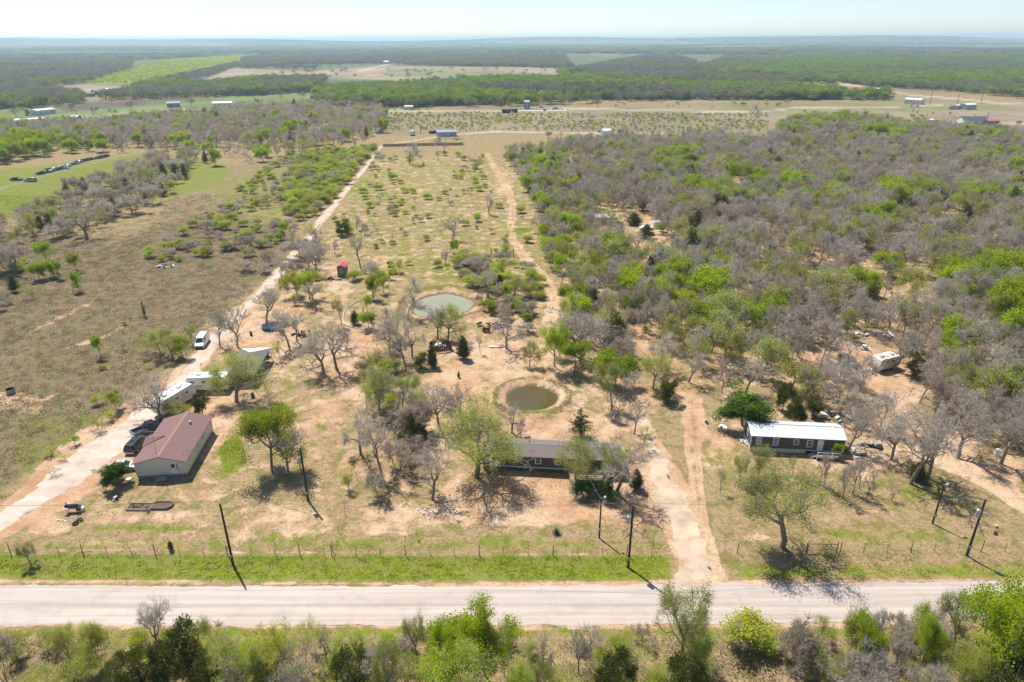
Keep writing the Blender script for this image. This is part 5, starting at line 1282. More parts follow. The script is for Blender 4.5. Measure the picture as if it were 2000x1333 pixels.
def tree_meshes(key, seed, H=9, W=9, twigs=8, tw_w=.04, tw_l=.9, leaves=0, leaf=.2, clump=.6, lod=1, twig_m=None, leaf_m=None, patchy=0.0, bm=.5, **kw):
    """returns (trunk mesh, crown mesh)"""
    rs = random.Random(seed)
    segs, tips = skeleton(rs, H, W, **kw)
    tb = MB()
    for a, b, r, s, l in segs:
        if l <= 1: tb.tube(a, b, r, s, 6 if lod == 0 else 5, 0, False)
    tr = bpy.data.meshes.new(key + " trunk"); tr.from_pydata(tb.v, [], tb.f); tr.materials.append(bark); tr.update()
    cb = MB()
    for a, b, r, s, l in segs:
        if l > 1: cb.tube(a, b, max(r, tw_w * bm), max(s, tw_w * bm), 4 if (lod == 0 and l < 4) else 3, 0, False)
    V = cb.v; F = cb.f; M = cb.m
    for p, d, l in tips:
        for k in range(twigs):
            dd = (d + Vector((rs.gauss(0, .75), rs.gauss(0, .75), rs.gauss(.1, .6)))).normalized()
            side = dd.cross(Vector((rs.gauss(0, 1), rs.gauss(0, 1), rs.gauss(0, 1)))).normalized() * tw_w * .5
            ln = tw_l * rs.uniform(.5, 1.2)
            e = p + dd * ln
            n = len(V)
            V += [tuple(p - side), tuple(p + side), tuple(e)]
            F.append((n, n + 1, n + 2)); M.append(0)
            if lod == 0 or rs.random() < .5:
                mid = p + dd * ln * .5
                d3 = (dd + Vector((rs.gauss(0, .6), rs.gauss(0, .6), rs.gauss(0, .6)))).normalized()
                n = len(V); V += [tuple(mid - side * .8), tuple(mid + side * .8), tuple(mid + d3 * ln * .5)]; F.append((n, n + 1, n + 2)); M.append(0)
    if leaves:
        off = (rs.uniform(0, 9), rs.uniform(0, 9))
        for p, d, l in tips:
            w = 1.0
            if patchy:
                w = math.sin(p.x * .9 + off[0]) * math.sin(p.y * .9 + off[1]) * .6 + (p.z / H - .45) * 1.2
                if w < patchy - .5 + rs.uniform(-.25, .25): continue
            for k in range(leaves):
                c = p + d * rs.uniform(-.2, .7) * tw_l + Vector((rs.gauss(0, clump), rs.gauss(0, clump), rs.gauss(0, clump * .7)))
                nrm = Vector((rs.gauss(0, 1), rs.gauss(0, 1), rs.gauss(1.1, 1))).normalized()
                a = nrm.orthogonal().normalized() * leaf * rs.uniform(.35, .75); b = nrm.cross(a).normalized() * leaf * rs.uniform(.35, .6)
                n = len(V)
                V += [tuple(c - a), tuple(c - b * .8), tuple(c + a), tuple(c + b)]
                F.append((n, n + 1, n + 2, n + 3)); M.append(1)
    cr = bpy.data.meshes.new(key + " crown"); cr.from_pydata(V, [], F)
    cr.materials.append(twig_m or twig)
    if leaf_m: cr.materials.append(leaf_m)
    cr.polygons.foreach_set('material_index', np.array(M, dtype=np.int32)); cr.update()
    return tr, cr

def juniper_meshes(key, seed, H=6, W=4, n=420, per=10, leaf=.22, leaf_m=None, round_=False, sparse=0, trunk_vis=.12):
    rs = random.Random(seed)
    tb = MB(); tb.tube((0, 0, 0), (rs.uniform(-.1, .1), rs.uniform(-.1, .1), H * .55), .14, .07, 6, 0, False); tb.tube((0, 0, H * .5), (0, 0, H * .93), .08, .02, 5, 0, False)
    tr = bpy.data.meshes.new(key + " trunk"); 
    V = []; F = []; M = []
    ph = [rs.uniform(0, 6.28) for _ in range(4)]
    lobes = []
    for _ in range(15):
        a = rs.uniform(0, 6.28); q = rs.uniform(.1, .66); zz = rs.uniform(.18, .84)
        lobes.append((Vector((math.cos(a) * q * W / 2, math.sin(a) * q * W / 2, zz * H)), rs.uniform(.26, .42)))
    for i in range(n):
        h = trunk_vis + (1 - trunk_vis) * (rs.random() ** (1.0 if round_ else .8))
        if not round_: h = 1 - (1 - trunk_vis) * math.sqrt(rs.random())
        az = rs.uniform(0, 6.283)
        t = (h - trunk_vis) / (1 - trunk_vis)
        if round_: rad = math.sqrt(max(0, 1 - (2 * t - 1) ** 2)) * (.8 + .2 * math.sin(3 * az + ph[0]) * math.sin(5 * t + ph[1]))
        else: rad = (1 - t) ** .58 * min(1, .6 + t * 3) * (.80 + .24 * math.sin(2 * az + ph[0] + 5 * t) + .16 * math.sin(5 * az + ph[1] - 9 * t))
        rad *= W / 2
        if sparse: rad *= .45 + .75 * (rs.random() ** .7)
        else: rad *= .72 + .34 * rs.random() ** .6
        rad *= rs.uniform(.68, 1.2)
        tip = Vector((math.cos(az) * rad, math.sin(az) * rad, h * H + rs.gauss(0, .05) * H * .5 + (rad * .12 if not sparse else 0)))
        base = Vector((0, 0, max(.1, h * H - rad * (.25 if not sparse else .05))))
        if round_:
            c, lr = lobes[i % 15]; dv = Vector((rs.gauss(0, 1), rs.gauss(0, 1), rs.gauss(.25, 1))).normalized()
            tip = c + Vector((dv.x * W * .5, dv.y * W * .5, dv.z * H * .5)) * lr * rs.uniform(.7, 1.1); base = c
            tip.z = max(tip.z, .15)
        if sparse or rs.random() < .15: tb.tube(base, tip, .03, .01, 3, 0, False)
        dv = (tip - base); L = dv.length; dv.normalize()
        for k in range(per):
            f = rs.uniform(.45 if not sparse else .25, 1.05)
            c = base + dv * L * f + Vector((rs.gauss(0, leaf * .6), rs.gauss(0, leaf * .6), rs.gauss(0, leaf * .5)))
            nr = Vector((rs.gauss(0, 1), rs.gauss(0, 1), rs.gauss(.8, 1))).normalized()
            a = (dv + nr * .8).normalized() * leaf * rs.uniform(.5, .9); b = a.cross(nr).normalized() * leaf * rs.uniform(.16, .34)
            m = len(V); V += [tuple(c - a * .6), tuple(c - b), tuple(c + a), tuple(c + b)]; F.append((m, m + 1, m + 2, m + 3)); M.append(0)
    tr.from_pydata(tb.v, [], tb.f); tr.materials.append(bark); tr.update()
    cr = bpy.data.meshes.new(key + " crown"); cr.from_pydata(V, [], F); cr.materials.append(leaf_m or lf_dark); cr.update()
    return tr, cr

def merged(key, pair):
    me = bpy.data.meshes.new(key)
    V = []; F = []; M = []; mats = []
    for p in pair:
        n = len(V); co = np.empty(len(p.vertices) * 3, np.float32); p.vertices.foreach_get('co', co)
        V += [tuple(v) for v in co.reshape(-1, 3).tolist()]
        mi = []
        for m in p.materials:
            if m not in mats: mats.append(m)
            mi.append(mats.index(m))
        for q in p.polygons: F.append(tuple(n + i for i in q.vertices)); M.append(mi[q.material_index])
    me.from_pydata(V, [], F)
    for m in mats: me.materials.append(m)
    me.polygons.foreach_set('material_index', np.array(M, dtype=np.int32)); me.update()
    return me

LIB = {}
def lib(kind, n, fn):
    LIB[kind] = [fn(i) for i in range(n)]
# near, detailed kinds (nominal height 9 m, crown 9 m)
lib('B0', 5, lambda i: tree_meshes('bare', 100 + i, twigs=4, tw_w=.035, tw_l=.75, lod=0, bm=.95, levels=6, r0=.30, trunk=.26, split=(2, 3)))
lib('O0', 4, lambda i: tree_meshes('olive', 200 + i, twigs=3, bm=.9, tw_w=.03, tw_l=.7, leaves=20, leaf=.125, clump=.42, lod=0, levels=6, r0=.30, trunk=.26, leaf_m=lf_olive, patchy=.48))
lib('YO0', 2, lambda i: tree_meshes('yellow', 230 + i, twigs=4, tw_w=.03, tw_l=.7, leaves=22, leaf=.12, clump=.45, lod=0, levels=6, r0=.30, trunk=.24, leaf_m=lf_yellow, patchy=.15))
lib('G0', 4, lambda i: tree_meshes('green', 300 + i, twigs=1, tw_w=.03, tw_l=.6, leaves=26, leaf=.175, clump=.42, lod=0, levels=6, r0=.22, trunk=.24, leaf_m=lf_green))
lib('Y0', 4, lambda i: tree_meshes('lime', 400 + i, twigs=4, tw_w=.03, tw_l=.7, leaves=18, leaf=.14, clump=.42, lod=0, levels=5, r0=.16, trunk=.2, leaf_m=lf_lime, stems=2 if i % 2 else 1, patchy=.1))
lib('E0', 2, lambda i: tree_meshes('liveoak', 350 + i, twigs=1, tw_w=.03, tw_l=.6, leaves=22, leaf=.24, clump=.40, lod=0, levels=6, r0=.22, trunk=.18, leaf_m=lf_oak))
lib('J0', 4, lambda i: juniper_meshes('juniper', 500 + i, n=520, per=13))
lib('R0', 3, lambda i: juniper_meshes('roundjuniper', 520 + i, H=6, W=6, n=650, per=13, round_=True, trunk_vis=.06))
lib('S0', 2, lambda i: juniper_meshes('sparse', 540 + i, H=6, W=4.4, n=110, per=22, sparse=1, leaf=.22))
# woodland kinds
lib('B1', 8, lambda i: tree_meshes('woodbare', 600 + i, H=9, W=8, twigs=8, tw_w=.05, tw_l=.95, lod=1, levels=5, r0=.17, trunk=.34, twig_m=twig_warm if i % 3 == 0 else twig))
lib('G1', 5, lambda i: tree_meshes('woodgreen', 620 + i, H=9, W=8, twigs=1, leaves=16, leaf=.36, clump=.6, levels=5, r0=.17, trunk=.3, leaf_m=lf_green))
lib('O1', 5, lambda i: tree_meshes('woodolive', 640 + i, H=9, W=8, twigs=4, tw_w=.05, tw_l=.9, leaves=7, leaf=.27, clump=.55, levels=5, r0=.17, trunk=.3, leaf_m=lf_olive))
lib('Y1', 5, lambda i: tree_meshes('shrublime', 660 + i, H=9, W=9, twigs=4, tw_w=.08, tw_l=1.2, leaves=9, leaf=.42, clump=.8, levels=4, r0=.2, trunk=.14, leaf_m=lf_lime, stems=3))
lib('N1', 4, lambda i: tree_meshes('shrubgrey', 680 + i, H=9, W=9, twigs=10, tw_w=.09, tw_l=1.5, levels=4, r0=.2, trunk=.13, stems=3, twig_m=twig_warm if i % 2 else twig))
lib('J1', 3, lambda i: juniper_meshes('woodjuniper', 700 + i, n=200, per=10, leaf=.36))
# very far kinds (single meshes only)
FARM = {}
def far(kind, n, fn): FARM[kind] = [merged('far ' + kind, fn(i)) for i in range(n)]
far('B', 3, lambda i: tree_meshes('fb', 800 + i, H=9, W=9, twigs=8, tw_w=.13, tw_l=1.5, levels=4, r0=.2, trunk=.3, twig_m=twig_far_shaded))
far('G', 3, lambda i: tree_meshes('fg', 820 + i, H=9, W=9, twigs=1, tw_w=.1, leaves=9, leaf=.75, clump=.95, levels=4, r0=.2, trunk=.25, leaf_m=lf_fgreen_shaded, twig_m=twig_far_shaded))
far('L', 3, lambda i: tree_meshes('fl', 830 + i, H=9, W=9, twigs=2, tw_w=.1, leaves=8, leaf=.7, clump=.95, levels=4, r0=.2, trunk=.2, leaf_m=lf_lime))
far('O', 2, lambda i: tree_meshes('fo', 840 + i, H=9, W=9, twigs=3, tw_w=.13, tw_l=1.4, leaves=6, leaf=.6, clump=.95, levels=4, r0=.2, trunk=.25, leaf_m=lf_folive_shaded, twig_m=twig_far_shaded))
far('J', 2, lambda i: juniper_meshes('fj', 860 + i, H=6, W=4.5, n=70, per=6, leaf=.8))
def canopy(i, lm):
    """a stand of many crowns, for woods kilometres away"""
    rs = random.Random(900 + i); V = []; F = []
    for k in range(26):
        cx, cy = rs.uniform(-16, 16), rs.uniform(-16, 16); h = rs.uniform(5, 9); w = rs.uniform(3, 5)
        for j in range(16):
            a = rs.uniform(0, 6.28); e = rs.uniform(0, 1.4); r = w * (.7 + .3 * rs.random())
            c = Vector((cx + r * math.cos(a) * math.cos(e), cy + r * math.sin(a) * math.cos(e), h * .45 + h * .5 * math.sin(e)))
            nr = Vector((rs.gauss(0, 1), rs.gauss(0, 1), rs.gauss(.4, 1))).normalized(); u = nr.orthogonal().normalized() * rs.uniform(.8, 1.8); v = nr.cross(u).normalized() * rs.uniform(.7, 1.4)
            n = len(V); V += [tuple(c - u), tuple(c - v), tuple(c + u), tuple(c + v)]; F.append((n, n + 1, n + 2, n + 3))
    me = bpy.data.meshes.new('stand'); me.from_pydata(V, [], F); me.materials.append(lm); me.update(); return me
FARM['C'] = [canopy(0, twig_far_shaded), canopy(1, twig_far_shaded), canopy(2, lf_folive_shaded), canopy(3, lf_fgreen_shaded), canopy(4, lf_dark)]

# ---- tufts and small brush
def tuft_mesh(key, seed, n, h, spread, w, m, flat=.5):
    rs = random.Random(seed); V = []; F = []
    for i in range(n):
        a = rs.uniform(0, 6.28); r = spread * math.sqrt(rs.random()) * .6
        p = Vector((r * math.cos(a), r * math.sin(a), 0)); hh = h * rs.uniform(.5, 1.1)
        e = p + Vector((math.cos(a) * hh * flat * rs.uniform(.3, 1.2), math.sin(a) * hh * flat * rs.uniform(.3, 1.2), hh))
        s = Vector((-math.sin(a), math.cos(a), 0)) * w * .5
        k = len(V); V += [tuple(p - s), tuple(p + s), tuple(e)]; F.append((k, k + 1, k + 2))
    me = bpy.data.meshes.new(key); me.from_pydata(V, [], F); me.materials.append(m); me.update(); return me

# ---- instanced "stuff": one object per kind of cover
def stuff(name, pts, meshes, label, cat):
    """pts: array (n, 8): x y z rotation sx sy sz variant"""
    pts = np.asarray(pts, float)
    if len(pts) == 0: return
    coll = bpy.data.collections.new(name + " pieces")
    for i, me in enumerate(meshes):
        coll.objects.link(bpy.data.objects.new("%s_piece_%02d" % (name, i), me))
    me = bpy.data.meshes.new(name)
    me.vertices.add(len(pts)); me.vertices.foreach_set('co', pts[:, :3].ravel().astype(np.float32))
    a = me.attributes.new('rot', 'FLOAT_VECTOR', 'POINT'); a.data.foreach_set('vector', np.stack([0 * pts[:, 3], 0 * pts[:, 3], pts[:, 3]], 1).ravel().astype(np.float32))
    a = me.attributes.new('scl', 'FLOAT_VECTOR', 'POINT'); a.data.foreach_set('vector', pts[:, 4:7].ravel().astype(np.float32))
    a = me.attributes.new('idx', 'INT', 'POINT'); a.data.foreach_set('value', pts[:, 7].astype(np.int32))
    me.update()
    o = link(name, me)
    g = bpy.data.node_groups.new(name, 'GeometryNodeTree')
    g.interface.new_socket('Geometry', in_out='INPUT', socket_type='NodeSocketGeometry')
    g.interface.new_socket('Geometry', in_out='OUTPUT', socket_type='NodeSocketGeometry')
    gi = g.nodes.new('NodeGroupInput'); go = g.nodes.new('NodeGroupOutput')
    ci = g.nodes.new('GeometryNodeCollectionInfo'); ci.inputs['Collection'].default_value = coll
    ci.inputs['Separate Children'].default_value = True; ci.inputs['Reset Children'].default_value = True
    ip = g.nodes.new('GeometryNodeInstanceOnPoints'); ip.inputs['Pick Instance'].default_value = True
    def na(n, t):
        x = g.nodes.new('GeometryNodeInputNamedAttribute'); x.data_type = t; x.inputs['Name'].default_value = n; return x.outputs['Attribute']
    g.links.new(gi.outputs[0], ip.inputs['Points']); g.links.new(ci.outputs[0], ip.inputs['Instance'])
    g.links.new(na('idx', 'INT'), ip.inputs['Instance Index'])
    er = g.nodes.new('FunctionNodeEulerToRotation')
    g.links.new(na('rot', 'FLOAT_VECTOR'), er.inputs[0]); g.links.new(er.outputs[0], ip.inputs['Rotation'])
    g.links.new(na('scl', 'FLOAT_VECTOR'), ip.inputs['Scale'])
    g.links.new(ip.outputs[0], go.inputs[0])
    md = o.modifiers.new('scatter', 'NODES'); md.node_group = g
    return tag(o, label, cat, kind='stuff')
# ------------------------------------------------------------------ placing the trees
NOM = {'J0': (6, 4), 'R0': (6, 6), 'S0': (6, 4.4), 'J1': (6, 4)}
KINDNAME = {'B': ('bare_tree', 'bare grey oak', 'tree'), 'O': ('budding_tree', 'olive budding oak', 'tree'), 'YO': ('budding_tree', 'yellow-green budding oak', 'tree'), 'G': ('leafy_tree', 'bright green leafy tree', 'tree'),
            'E': ('live_oak', 'dark green live oak', 'tree'), 'Y': ('mesquite', 'lime-green mesquite', 'shrub'), 'J': ('juniper', 'dark green juniper', 'tree'), 'R': ('juniper', 'round dark green juniper', 'tree'), 'S': ('juniper', 'sparse dark juniper', 'tree'), 'N': ('bare_shrub', 'bare grey thicket shrub', 'shrub')}
COUNT = {}
PLACED = []                       # world x, y of everything individually placed
def put_tree(kind, x, y, h, w, label, group=None, cat=None, seed=None):
    rs = random.Random(seed if seed is not None else int(x * 131 + y * 977))
    base = kind[:-1]; name, _, c = KINDNAME[base]
    v = rs.randrange(len(LIB[kind])); tr, cr = LIB[kind][v]
    nh, nw = NOM.get(kind, (9, 8 if kind in ('B1', 'G1', 'O1') else 9))
    t = thing(name, label, cat or c, (x, y, gz(x, y) - .03), rs.uniform(0, 6.28), group)
    t.scale = (w / nw, w / nw, h / nh)
    link('trunk', tr, t); link('crown', cr, t)
    COUNT[base] = COUNT.get(base, 0) + 1
    PLACED.append((x, y, w))
    return t

# px, py of the foot, py of the top, crown width in px, kind, label
HERO = [
 (931, 932, 796, 158, 'O0', 'big half-leafed oak standing at the left end of the dark green mobile home'),
 (532, 921, 804, 116, 'G0', 'big lime-green tree right of the red-roofed house'),
 (563, 925, 832, 74, 'B0', 'grey bare tree close behind the big lime-green tree of the left yard'),
 (1528, 1070, 924, 176, 'YO0', 'large yellow-green oak by the pipe gate beside the road'),
 (632, 728, 642, 92, 'B0', 'left one of two big bare oaks in the sandy middle of the left lot'),
 (658, 722, 622, 80, 'B0', 'right one of two big bare oaks in the sandy middle of the left lot'),
 (462, 785, 687, 112, 'O0', 'wide olive oak over the grey carport'),
 (315, 823, 741, 92, 'B0', 'spreading bare oak leaning over the fifth-wheel trailer'),
 (345, 816, 783, 48, 'O0', 'low olive bush between the fifth-wheel trailer and the red roof'),
 (397, 812, 768, 48, 'R0', 'dark glossy evergreen behind the red-roofed house'),
 (226, 950, 909, 58, 'E0', 'small round green tree beside the white car in the driveway'),
 (845, 976, 878, 92, 'B0', 'bare round-headed oak left of the big half-leafed oak, its trunk forked low'),
 (705, 888, 796, 78, 'B0', 'twisted bare oak leaning left of the juniper row'),
 (747, 936, 812, 84, 'B0', 'bare oak with dark limbs before the juniper row'),
 (742, 805, 708, 66, 'O0', 'green-topped oak at the upper left edge of the juniper row'),
 (716, 806, 738, 42, 'Y0', 'yellow-green sapling clump left of the green-topped oak'),
 (786, 800, 730, 52, 'O0', 'olive oak just right of the green-topped oak'),
 (800, 815, 742, 50, 'B0', 'upright bare tree above the juniper row'),
 (806, 872, 806, 48, 'J0', 'tall juniper at the head of the juniper row left of the home'),
 (792, 886, 836, 44, 'R0', 'shorter olive-dark juniper in front of the tall juniper'),
 (824, 856, 806, 34, 'R0', 'slim juniper on the right of the juniper row'),
 (858, 836, 740, 76, 'B0', 'pale bare oak behind the big half-leafed oak, left of the lower pond'),
 (905, 832, 748, 60, 'B0', 'small pale bare oak between the lower pond and the half-leafed oak'),
 (1000, 846, 782, 66, 'B0', 'bare oak behind the left roof end of the mobile home'),
 (905, 701, 654, 37, 'J0', 'neat cone-shaped juniper alone on red soil above the lower pond'),
 (845, 718, 674, 32, 'J0', 'juniper beside the round plank corral'),
 (820, 722, 690, 36, 'R0', 'low bushy juniper left of the plank corral juniper'),
 (896, 738, 724, 8, 'J0', 'tiny juniper seedling below the cone-shaped juniper'),
 (1134, 852, 794, 60, 'S0', 'open-branched brown-green cedar behind the mobile home roof'),
 (855, 662, 594, 52, 'B0', 'bare oak at the near shore of the upper pond, left of a green-tipped one'),
 (875, 666, 588, 62, 'O0', 'green-tipped oak at the near shore of the upper pond'),
 (806, 700, 610, 60, 'B0', 'bare oak grove tree left of the plank corral'),
 (790, 712, 640, 60, 'B0', 'second bare oak of the grove left of the plank corral'),
 (762, 690, 618, 54, 'B0', 'bare oak on the left fringe of the corral grove'),
 (989, 682, 615, 86, 'B0', 'broad multi-trunked bare oak beside the white slab'),
 (1032, 650, 628, 34, 'N1', 'round dark thicket bush behind the multi-trunked oak'),
 (953, 585, 520, 70, 'B0', 'bare oak leaning left over the east shore of the upper pond'),
 (981, 590, 553, 28, 'G0', 'bright green tree on the knoll right of the upper pond'),
 (976, 562, 535, 20, 'J0', 'dark narrow juniper on the knoll right of the upper pond'),
 (957, 612, 588, 38, 'G0', 'leafy green bush at the foot of the upper pond knoll'),
 (1000, 611, 592, 26, 'G0', 'small lime bush in the middle of the upper pond knoll'),
 (1021, 610, 588, 27, 'G0', 'rounded lime bush nearest the track bend'),
 (1004, 582, 535, 46, 'O0', 'olive oak on top of the upper pond knoll'),
 (982, 535, 505, 22, 'Y0', 'yellow-green sapling on the upper edge of the knoll'),
 (1022, 523, 508, 14, 'G0', 'green sapling where the plot track bends'),
 (1042, 558, 530, 18, 'G0', 'small green tree hugging the inside of the track bend'),
 (1083, 716, 630, 62, 'G0', 'tall lime-leaved tree right of the plot track'),
 (1121, 734, 668, 66, 'G0', 'full lime-leaved tree casting a black shadow right of the lower pond'),
 (1122, 694, 594, 110, 'B0', 'great grey bare oak behind the lime-leaved pair'),
 (1095, 700, 660, 44, 'Y0', 'yellow-green tree wedged between the lime-leaved pair'),
 (938, 692, 655, 16, 'B0', 'thin bare sapling between the juniper and the white slab'),
 (1034, 716, 660, 34, 'O0', 'thin olive tree with leaning shadow above the lower pond'),
 (1195, 802, 710, 56, 'O0', 'green-topped slim oak on the right side of the plot'),
 (1202, 818, 764, 46, 'B0', 'low bare oak under the slim green-topped one'),
 (1239, 848, 792, 48, 'B0', 'bare oak by the driveway bend behind the mobile home'),
 (1258, 872, 826, 32, 'Y0', 'pale green small tree by the driveway bend'),
 (1124, 945, 852, 80, 'O0', 'lime-headed oak growing beside the wooden stair'),
 (1138, 976, 942, 32, 'E0', 'dark live oak bush right of the wooden stair'),
 (1160, 966, 940, 34, 'E0', 'middle dark live oak bush in front of the deck'),
 (1184, 972, 930, 36, 'E0', 'right dark live oak bush in front of the deck'),
 (1206, 966, 856, 122, 'B0', 'wide bare oak at the right end of the mobile home'),
 (1196, 958, 866, 66, 'O0', 'half-green oak merged with the wide bare oak at the home right end'),
 (1242, 956, 915, 34, 'J0', 'small juniper under the wide bare oak'),
 (1449, 830, 762, 114, 'E0', 'wide deep-green tree behind the left end of the white-roofed trailer home'),
 (1551, 828, 772, 56, 'R0', 'olive juniper behind the middle of the white-roofed trailer home'),
 (1528, 802, 748, 48, 'R0', 'rear juniper above the olive one behind the trailer home'),
 (1588, 814, 782, 40, 'R0', 'right juniper behind the white-roofed trailer home'),
 (1406, 964, 914, 22, 'B0', 'slim bare tree left of the big yellow-green oak'),
 (1444, 944, 890, 28, 'O0', 'slim pale green tree in front of the left trailer home wall'),
 (1482, 934, 868, 50, 'O0', 'olive tree in front of the trailer home windows'),
 (1548, 930, 894, 20, 'Y0', 'lime sapling below the trailer home skirting'),
 (1633, 898, 868, 20, 'G0', 'lime bush at the right end of the trailer home deck'),
 (1600, 948, 880, 26, 'B0', 'leftmost thin bare tree of the row in front of the deck'),
 (1609, 954, 886, 26, 'B0', 'second thin bare tree of the row in front of the deck'),
 (1645, 974, 900, 30, 'B0', 'third thin bare tree of the row in front of the deck'),
 (1665, 966, 896, 30, 'B0', 'fourth thin bare tree of the row, right of the deck'),
 (1678, 956, 892, 28, 'B0', 'fifth thin bare tree of the row, right of the deck'),
 (1692, 978, 906, 28, 'B0', 'sixth thin bare tree of the row, toward the utility pole'),
 (1741, 978, 940, 22, 'B0', 'lone thin sapling left of the shorter right utility pole'),
 (1778, 946, 800, 120, 'B0', 'very wide pale bare oak left of the shorter right utility pole'),
 (1812, 936, 806, 110, 'B0', 'wide pale bare oak over the dark low juniper'),
 (1790, 938, 903, 44, 'J0', 'low dark juniper beneath the pale bare oaks'),
 (1740, 900, 800, 90, 'B0', 'pale bare oak right of the trailer home wood pile'),
 (1870, 896, 780, 110, 'B0', 'pale bare oak beside the sandy right track'),
 (1955, 906, 790, 100, 'B0', 'bare oak behind the white tank'),
 (1716, 848, 762, 70, 'B0', 'bare oak left of the sandy clearing with the camper'),
 (1655, 886, 790, 70, 'B0', 'bare oak at the back right corner of the trailer home'),
 (1744, 724, 640, 84, 'B0', 'tall bare oak leaning against the old camper'),
 (1790, 736, 684, 60, 'R0', 'olive green juniper right of the old camper'),
 (1640, 742, 650, 70, 'B0', 'bare oak left of the parked grey car in the wood'),
 (1455, 770, 700, 70, 'B0', 'bare oak above the wide deep-green tree'),
 # left property
 (430, 678, 600, 40, 'B0', 'left one of two slim bare oaks by the gravel lane'),
 (464, 678, 592, 56, 'B0', 'right one of two slim bare oaks by the gravel lane'),
 (521, 632, 562, 66, 'B0', 'bare oak behind the blue trampoline'),
 (553, 561, 502, 32, 'B0', 'straight bare oak beside the upper gravel lane'),
 (583, 583, 534, 44, 'G0', 'deep green tree of the cluster left of the red-roofed shed'),
 (606, 588, 531, 52, 'G0', 'lime green tree of the cluster left of the red-roofed shed'),
 (618, 604, 552, 50, 'B0', 'bare grey tree in front of the green cluster'),
 (577, 597, 572, 16, 'Y0', 'thin yellow sapling below the green cluster'),
 (565, 678, 603, 64, 'B0', 'bare oak right of the blue trampoline'),
 (581, 668, 606, 54, 'B0', 'second bare oak right of the blue trampoline'),
 (549, 703, 660, 26, 'Y0', 'thin yellow-green tree near the black jeep'),
 (618, 540, 470, 54, 'B0', 'bare oak behind the red-roofed shed, on its left'),
 (602, 524, 474, 46, 'B0', 'bare oak above the green cluster'),
 (704, 524, 456, 40, 'B0', 'upright bare oak right of the red-roofed shed'),
 (723, 541, 512, 36, 'N1', 'wide grey brush below the upright bare oak'),
 (729, 584, 538, 34, 'G0', 'tall lime tree in the pasture left of the upper pond'),
 (750, 574, 540, 24, 'G0', 'smaller lime tree beside the tall pasture one'),
 (718, 612, 576, 20, 'G0', 'narrow green tree under the tall pasture lime tree'),
 (694, 634, 606, 26, 'J0', 'blue-dark small juniper beside the curved hose'),
 (720, 644, 608, 30, 'G0', 'small round lime tree beside the curved hose'),
 (668, 636, 580, 22, 'O0', 'thin olive tree where the curved hose starts'),
 (783, 534, 508, 22, 'Y0', 'yellow-green sapling left of the white-banked upper pond'),
 (761, 546, 528, 14, 'G0', 'tiny green sapling above the pasture lime tree'),
 (669, 461, 430, 38, 'R0', 'big round dark evergreen in the upper left pasture'),
 (697, 450, 420, 24, 'B0', 'bare tree right of the big round evergreen'),
 (612, 470, 436, 28, 'Y0', 'lime shrub left of the big round evergreen'),
 (557, 464, 430, 22, 'G0', 'bright green tree at the left edge of the upper lane'),
 (654, 498, 466, 18, 'B0', 'small round bare tree under the big round evergreen'),
 (338, 698, 640, 50, 'O0', 'olive thicket tree left of the white van'),
 (315, 694, 650, 56, 'Y0', 'spreading pale green mesquite left of the white van'),
 (357, 698, 654, 34, 'G0', 'bright lime tree closest to the white van'),
 (376, 672, 632, 22, 'O0', 'slim olive tree just above the white van'),
 (294, 722, 712, 14, 'Y0', 'small lime bush left of the lane below the mesquite'),
 (198, 699, 654, 22, 'G0', 'lone upright green tree in the brown field'),
 (241, 686, 652, 20, 'B0', 'grey shrub tree right of the lone upright green one'),
 (283, 618, 586, 13, 'S0', 'thin scraggly cedar in the brown field'),
 (93, 512, 472, 36, 'G0', 'largest lime tree at the top of the field cluster'),
 (78, 549, 512, 28, 'G0', 'left lime tree of the field cluster'),
 (99, 544, 507, 30, 'G0', 'middle lime tree of the field cluster'),
 (116, 546, 508, 18, 'G0', 'right lime tree of the field cluster'),
 (151, 530, 494, 28, 'G0', 'lime tree standing apart right of the field cluster'),
 (143, 573, 531, 27, 'G0', 'green tree with a black shadow below the field cluster'),
 (68, 583, 556, 30, 'Y0', 'yellow-green mesquite below the field cluster'),
 (30, 570, 534, 25, 'J0', 'dark juniper at the left edge of the brown field'),
 (32, 541, 478, 62, 'B0', 'bare oak above the left edge juniper'),
 (170, 466, 384, 84, 'B0', 'very large dark bare tree at the top of the brown field'),
 (228, 803, 764, 34, 'G0', 'lime-green bush tree at the lane edge above the pickup'),
 (190, 792, 772, 26, 'Y0', 'pale lime bush left of the lane edge bush tree'),
 (214, 822, 802, 25, 'Y0', 'yellow-green bush hugging the lane edge'),
 (192, 844, 816, 24, 'Y0', 'bright yellow-green bush lowest along the lane edge'),
 (104, 888, 870, 24, 'Y0', 'round lime bush in the lower left field'),
 (101, 932, 918, 22, 'Y0', 'lime bush nearest the driveway in the lower left field'),
 (130, 898, 884, 22, 'Y0', 'small yellowish bush beside the round lime bush'),
 (147, 868, 848, 22, 'Y0', 'thin lime bush between round bush and lane'),
 (60, 1100, 1052, 34, 'YO0', 'thin yellow tree behind the fence at the far left of the verge'),
 (335, 1075, 1056, 16, 'J0', 'small green cedar growing in the fence line'),
 (813, 1054, 1036, 8, 'Y0', 'tiny green sapling in front of the bare round-headed oak'),
 (681, 958, 920, 24, 'O0', 'thin green sapling right of the slim utility pole'),
 (740, 970, 920, 44, 'N1', 'grey brush under the dark-limbed bare oak'),
 (288, 1000, 985, 6, 'N1', 'dried stalk plant standing in the wooden planter'),
 (1300, 786, 738, 52, 'R0', 'dark juniper pair at the entrance lane, left side'),
 (1275, 760, 690, 56, 'O0', 'olive oak above the entrance lane juniper'),
 (1345, 748, 686, 60, 'B0', 'bare oak right of the entrance lane'),
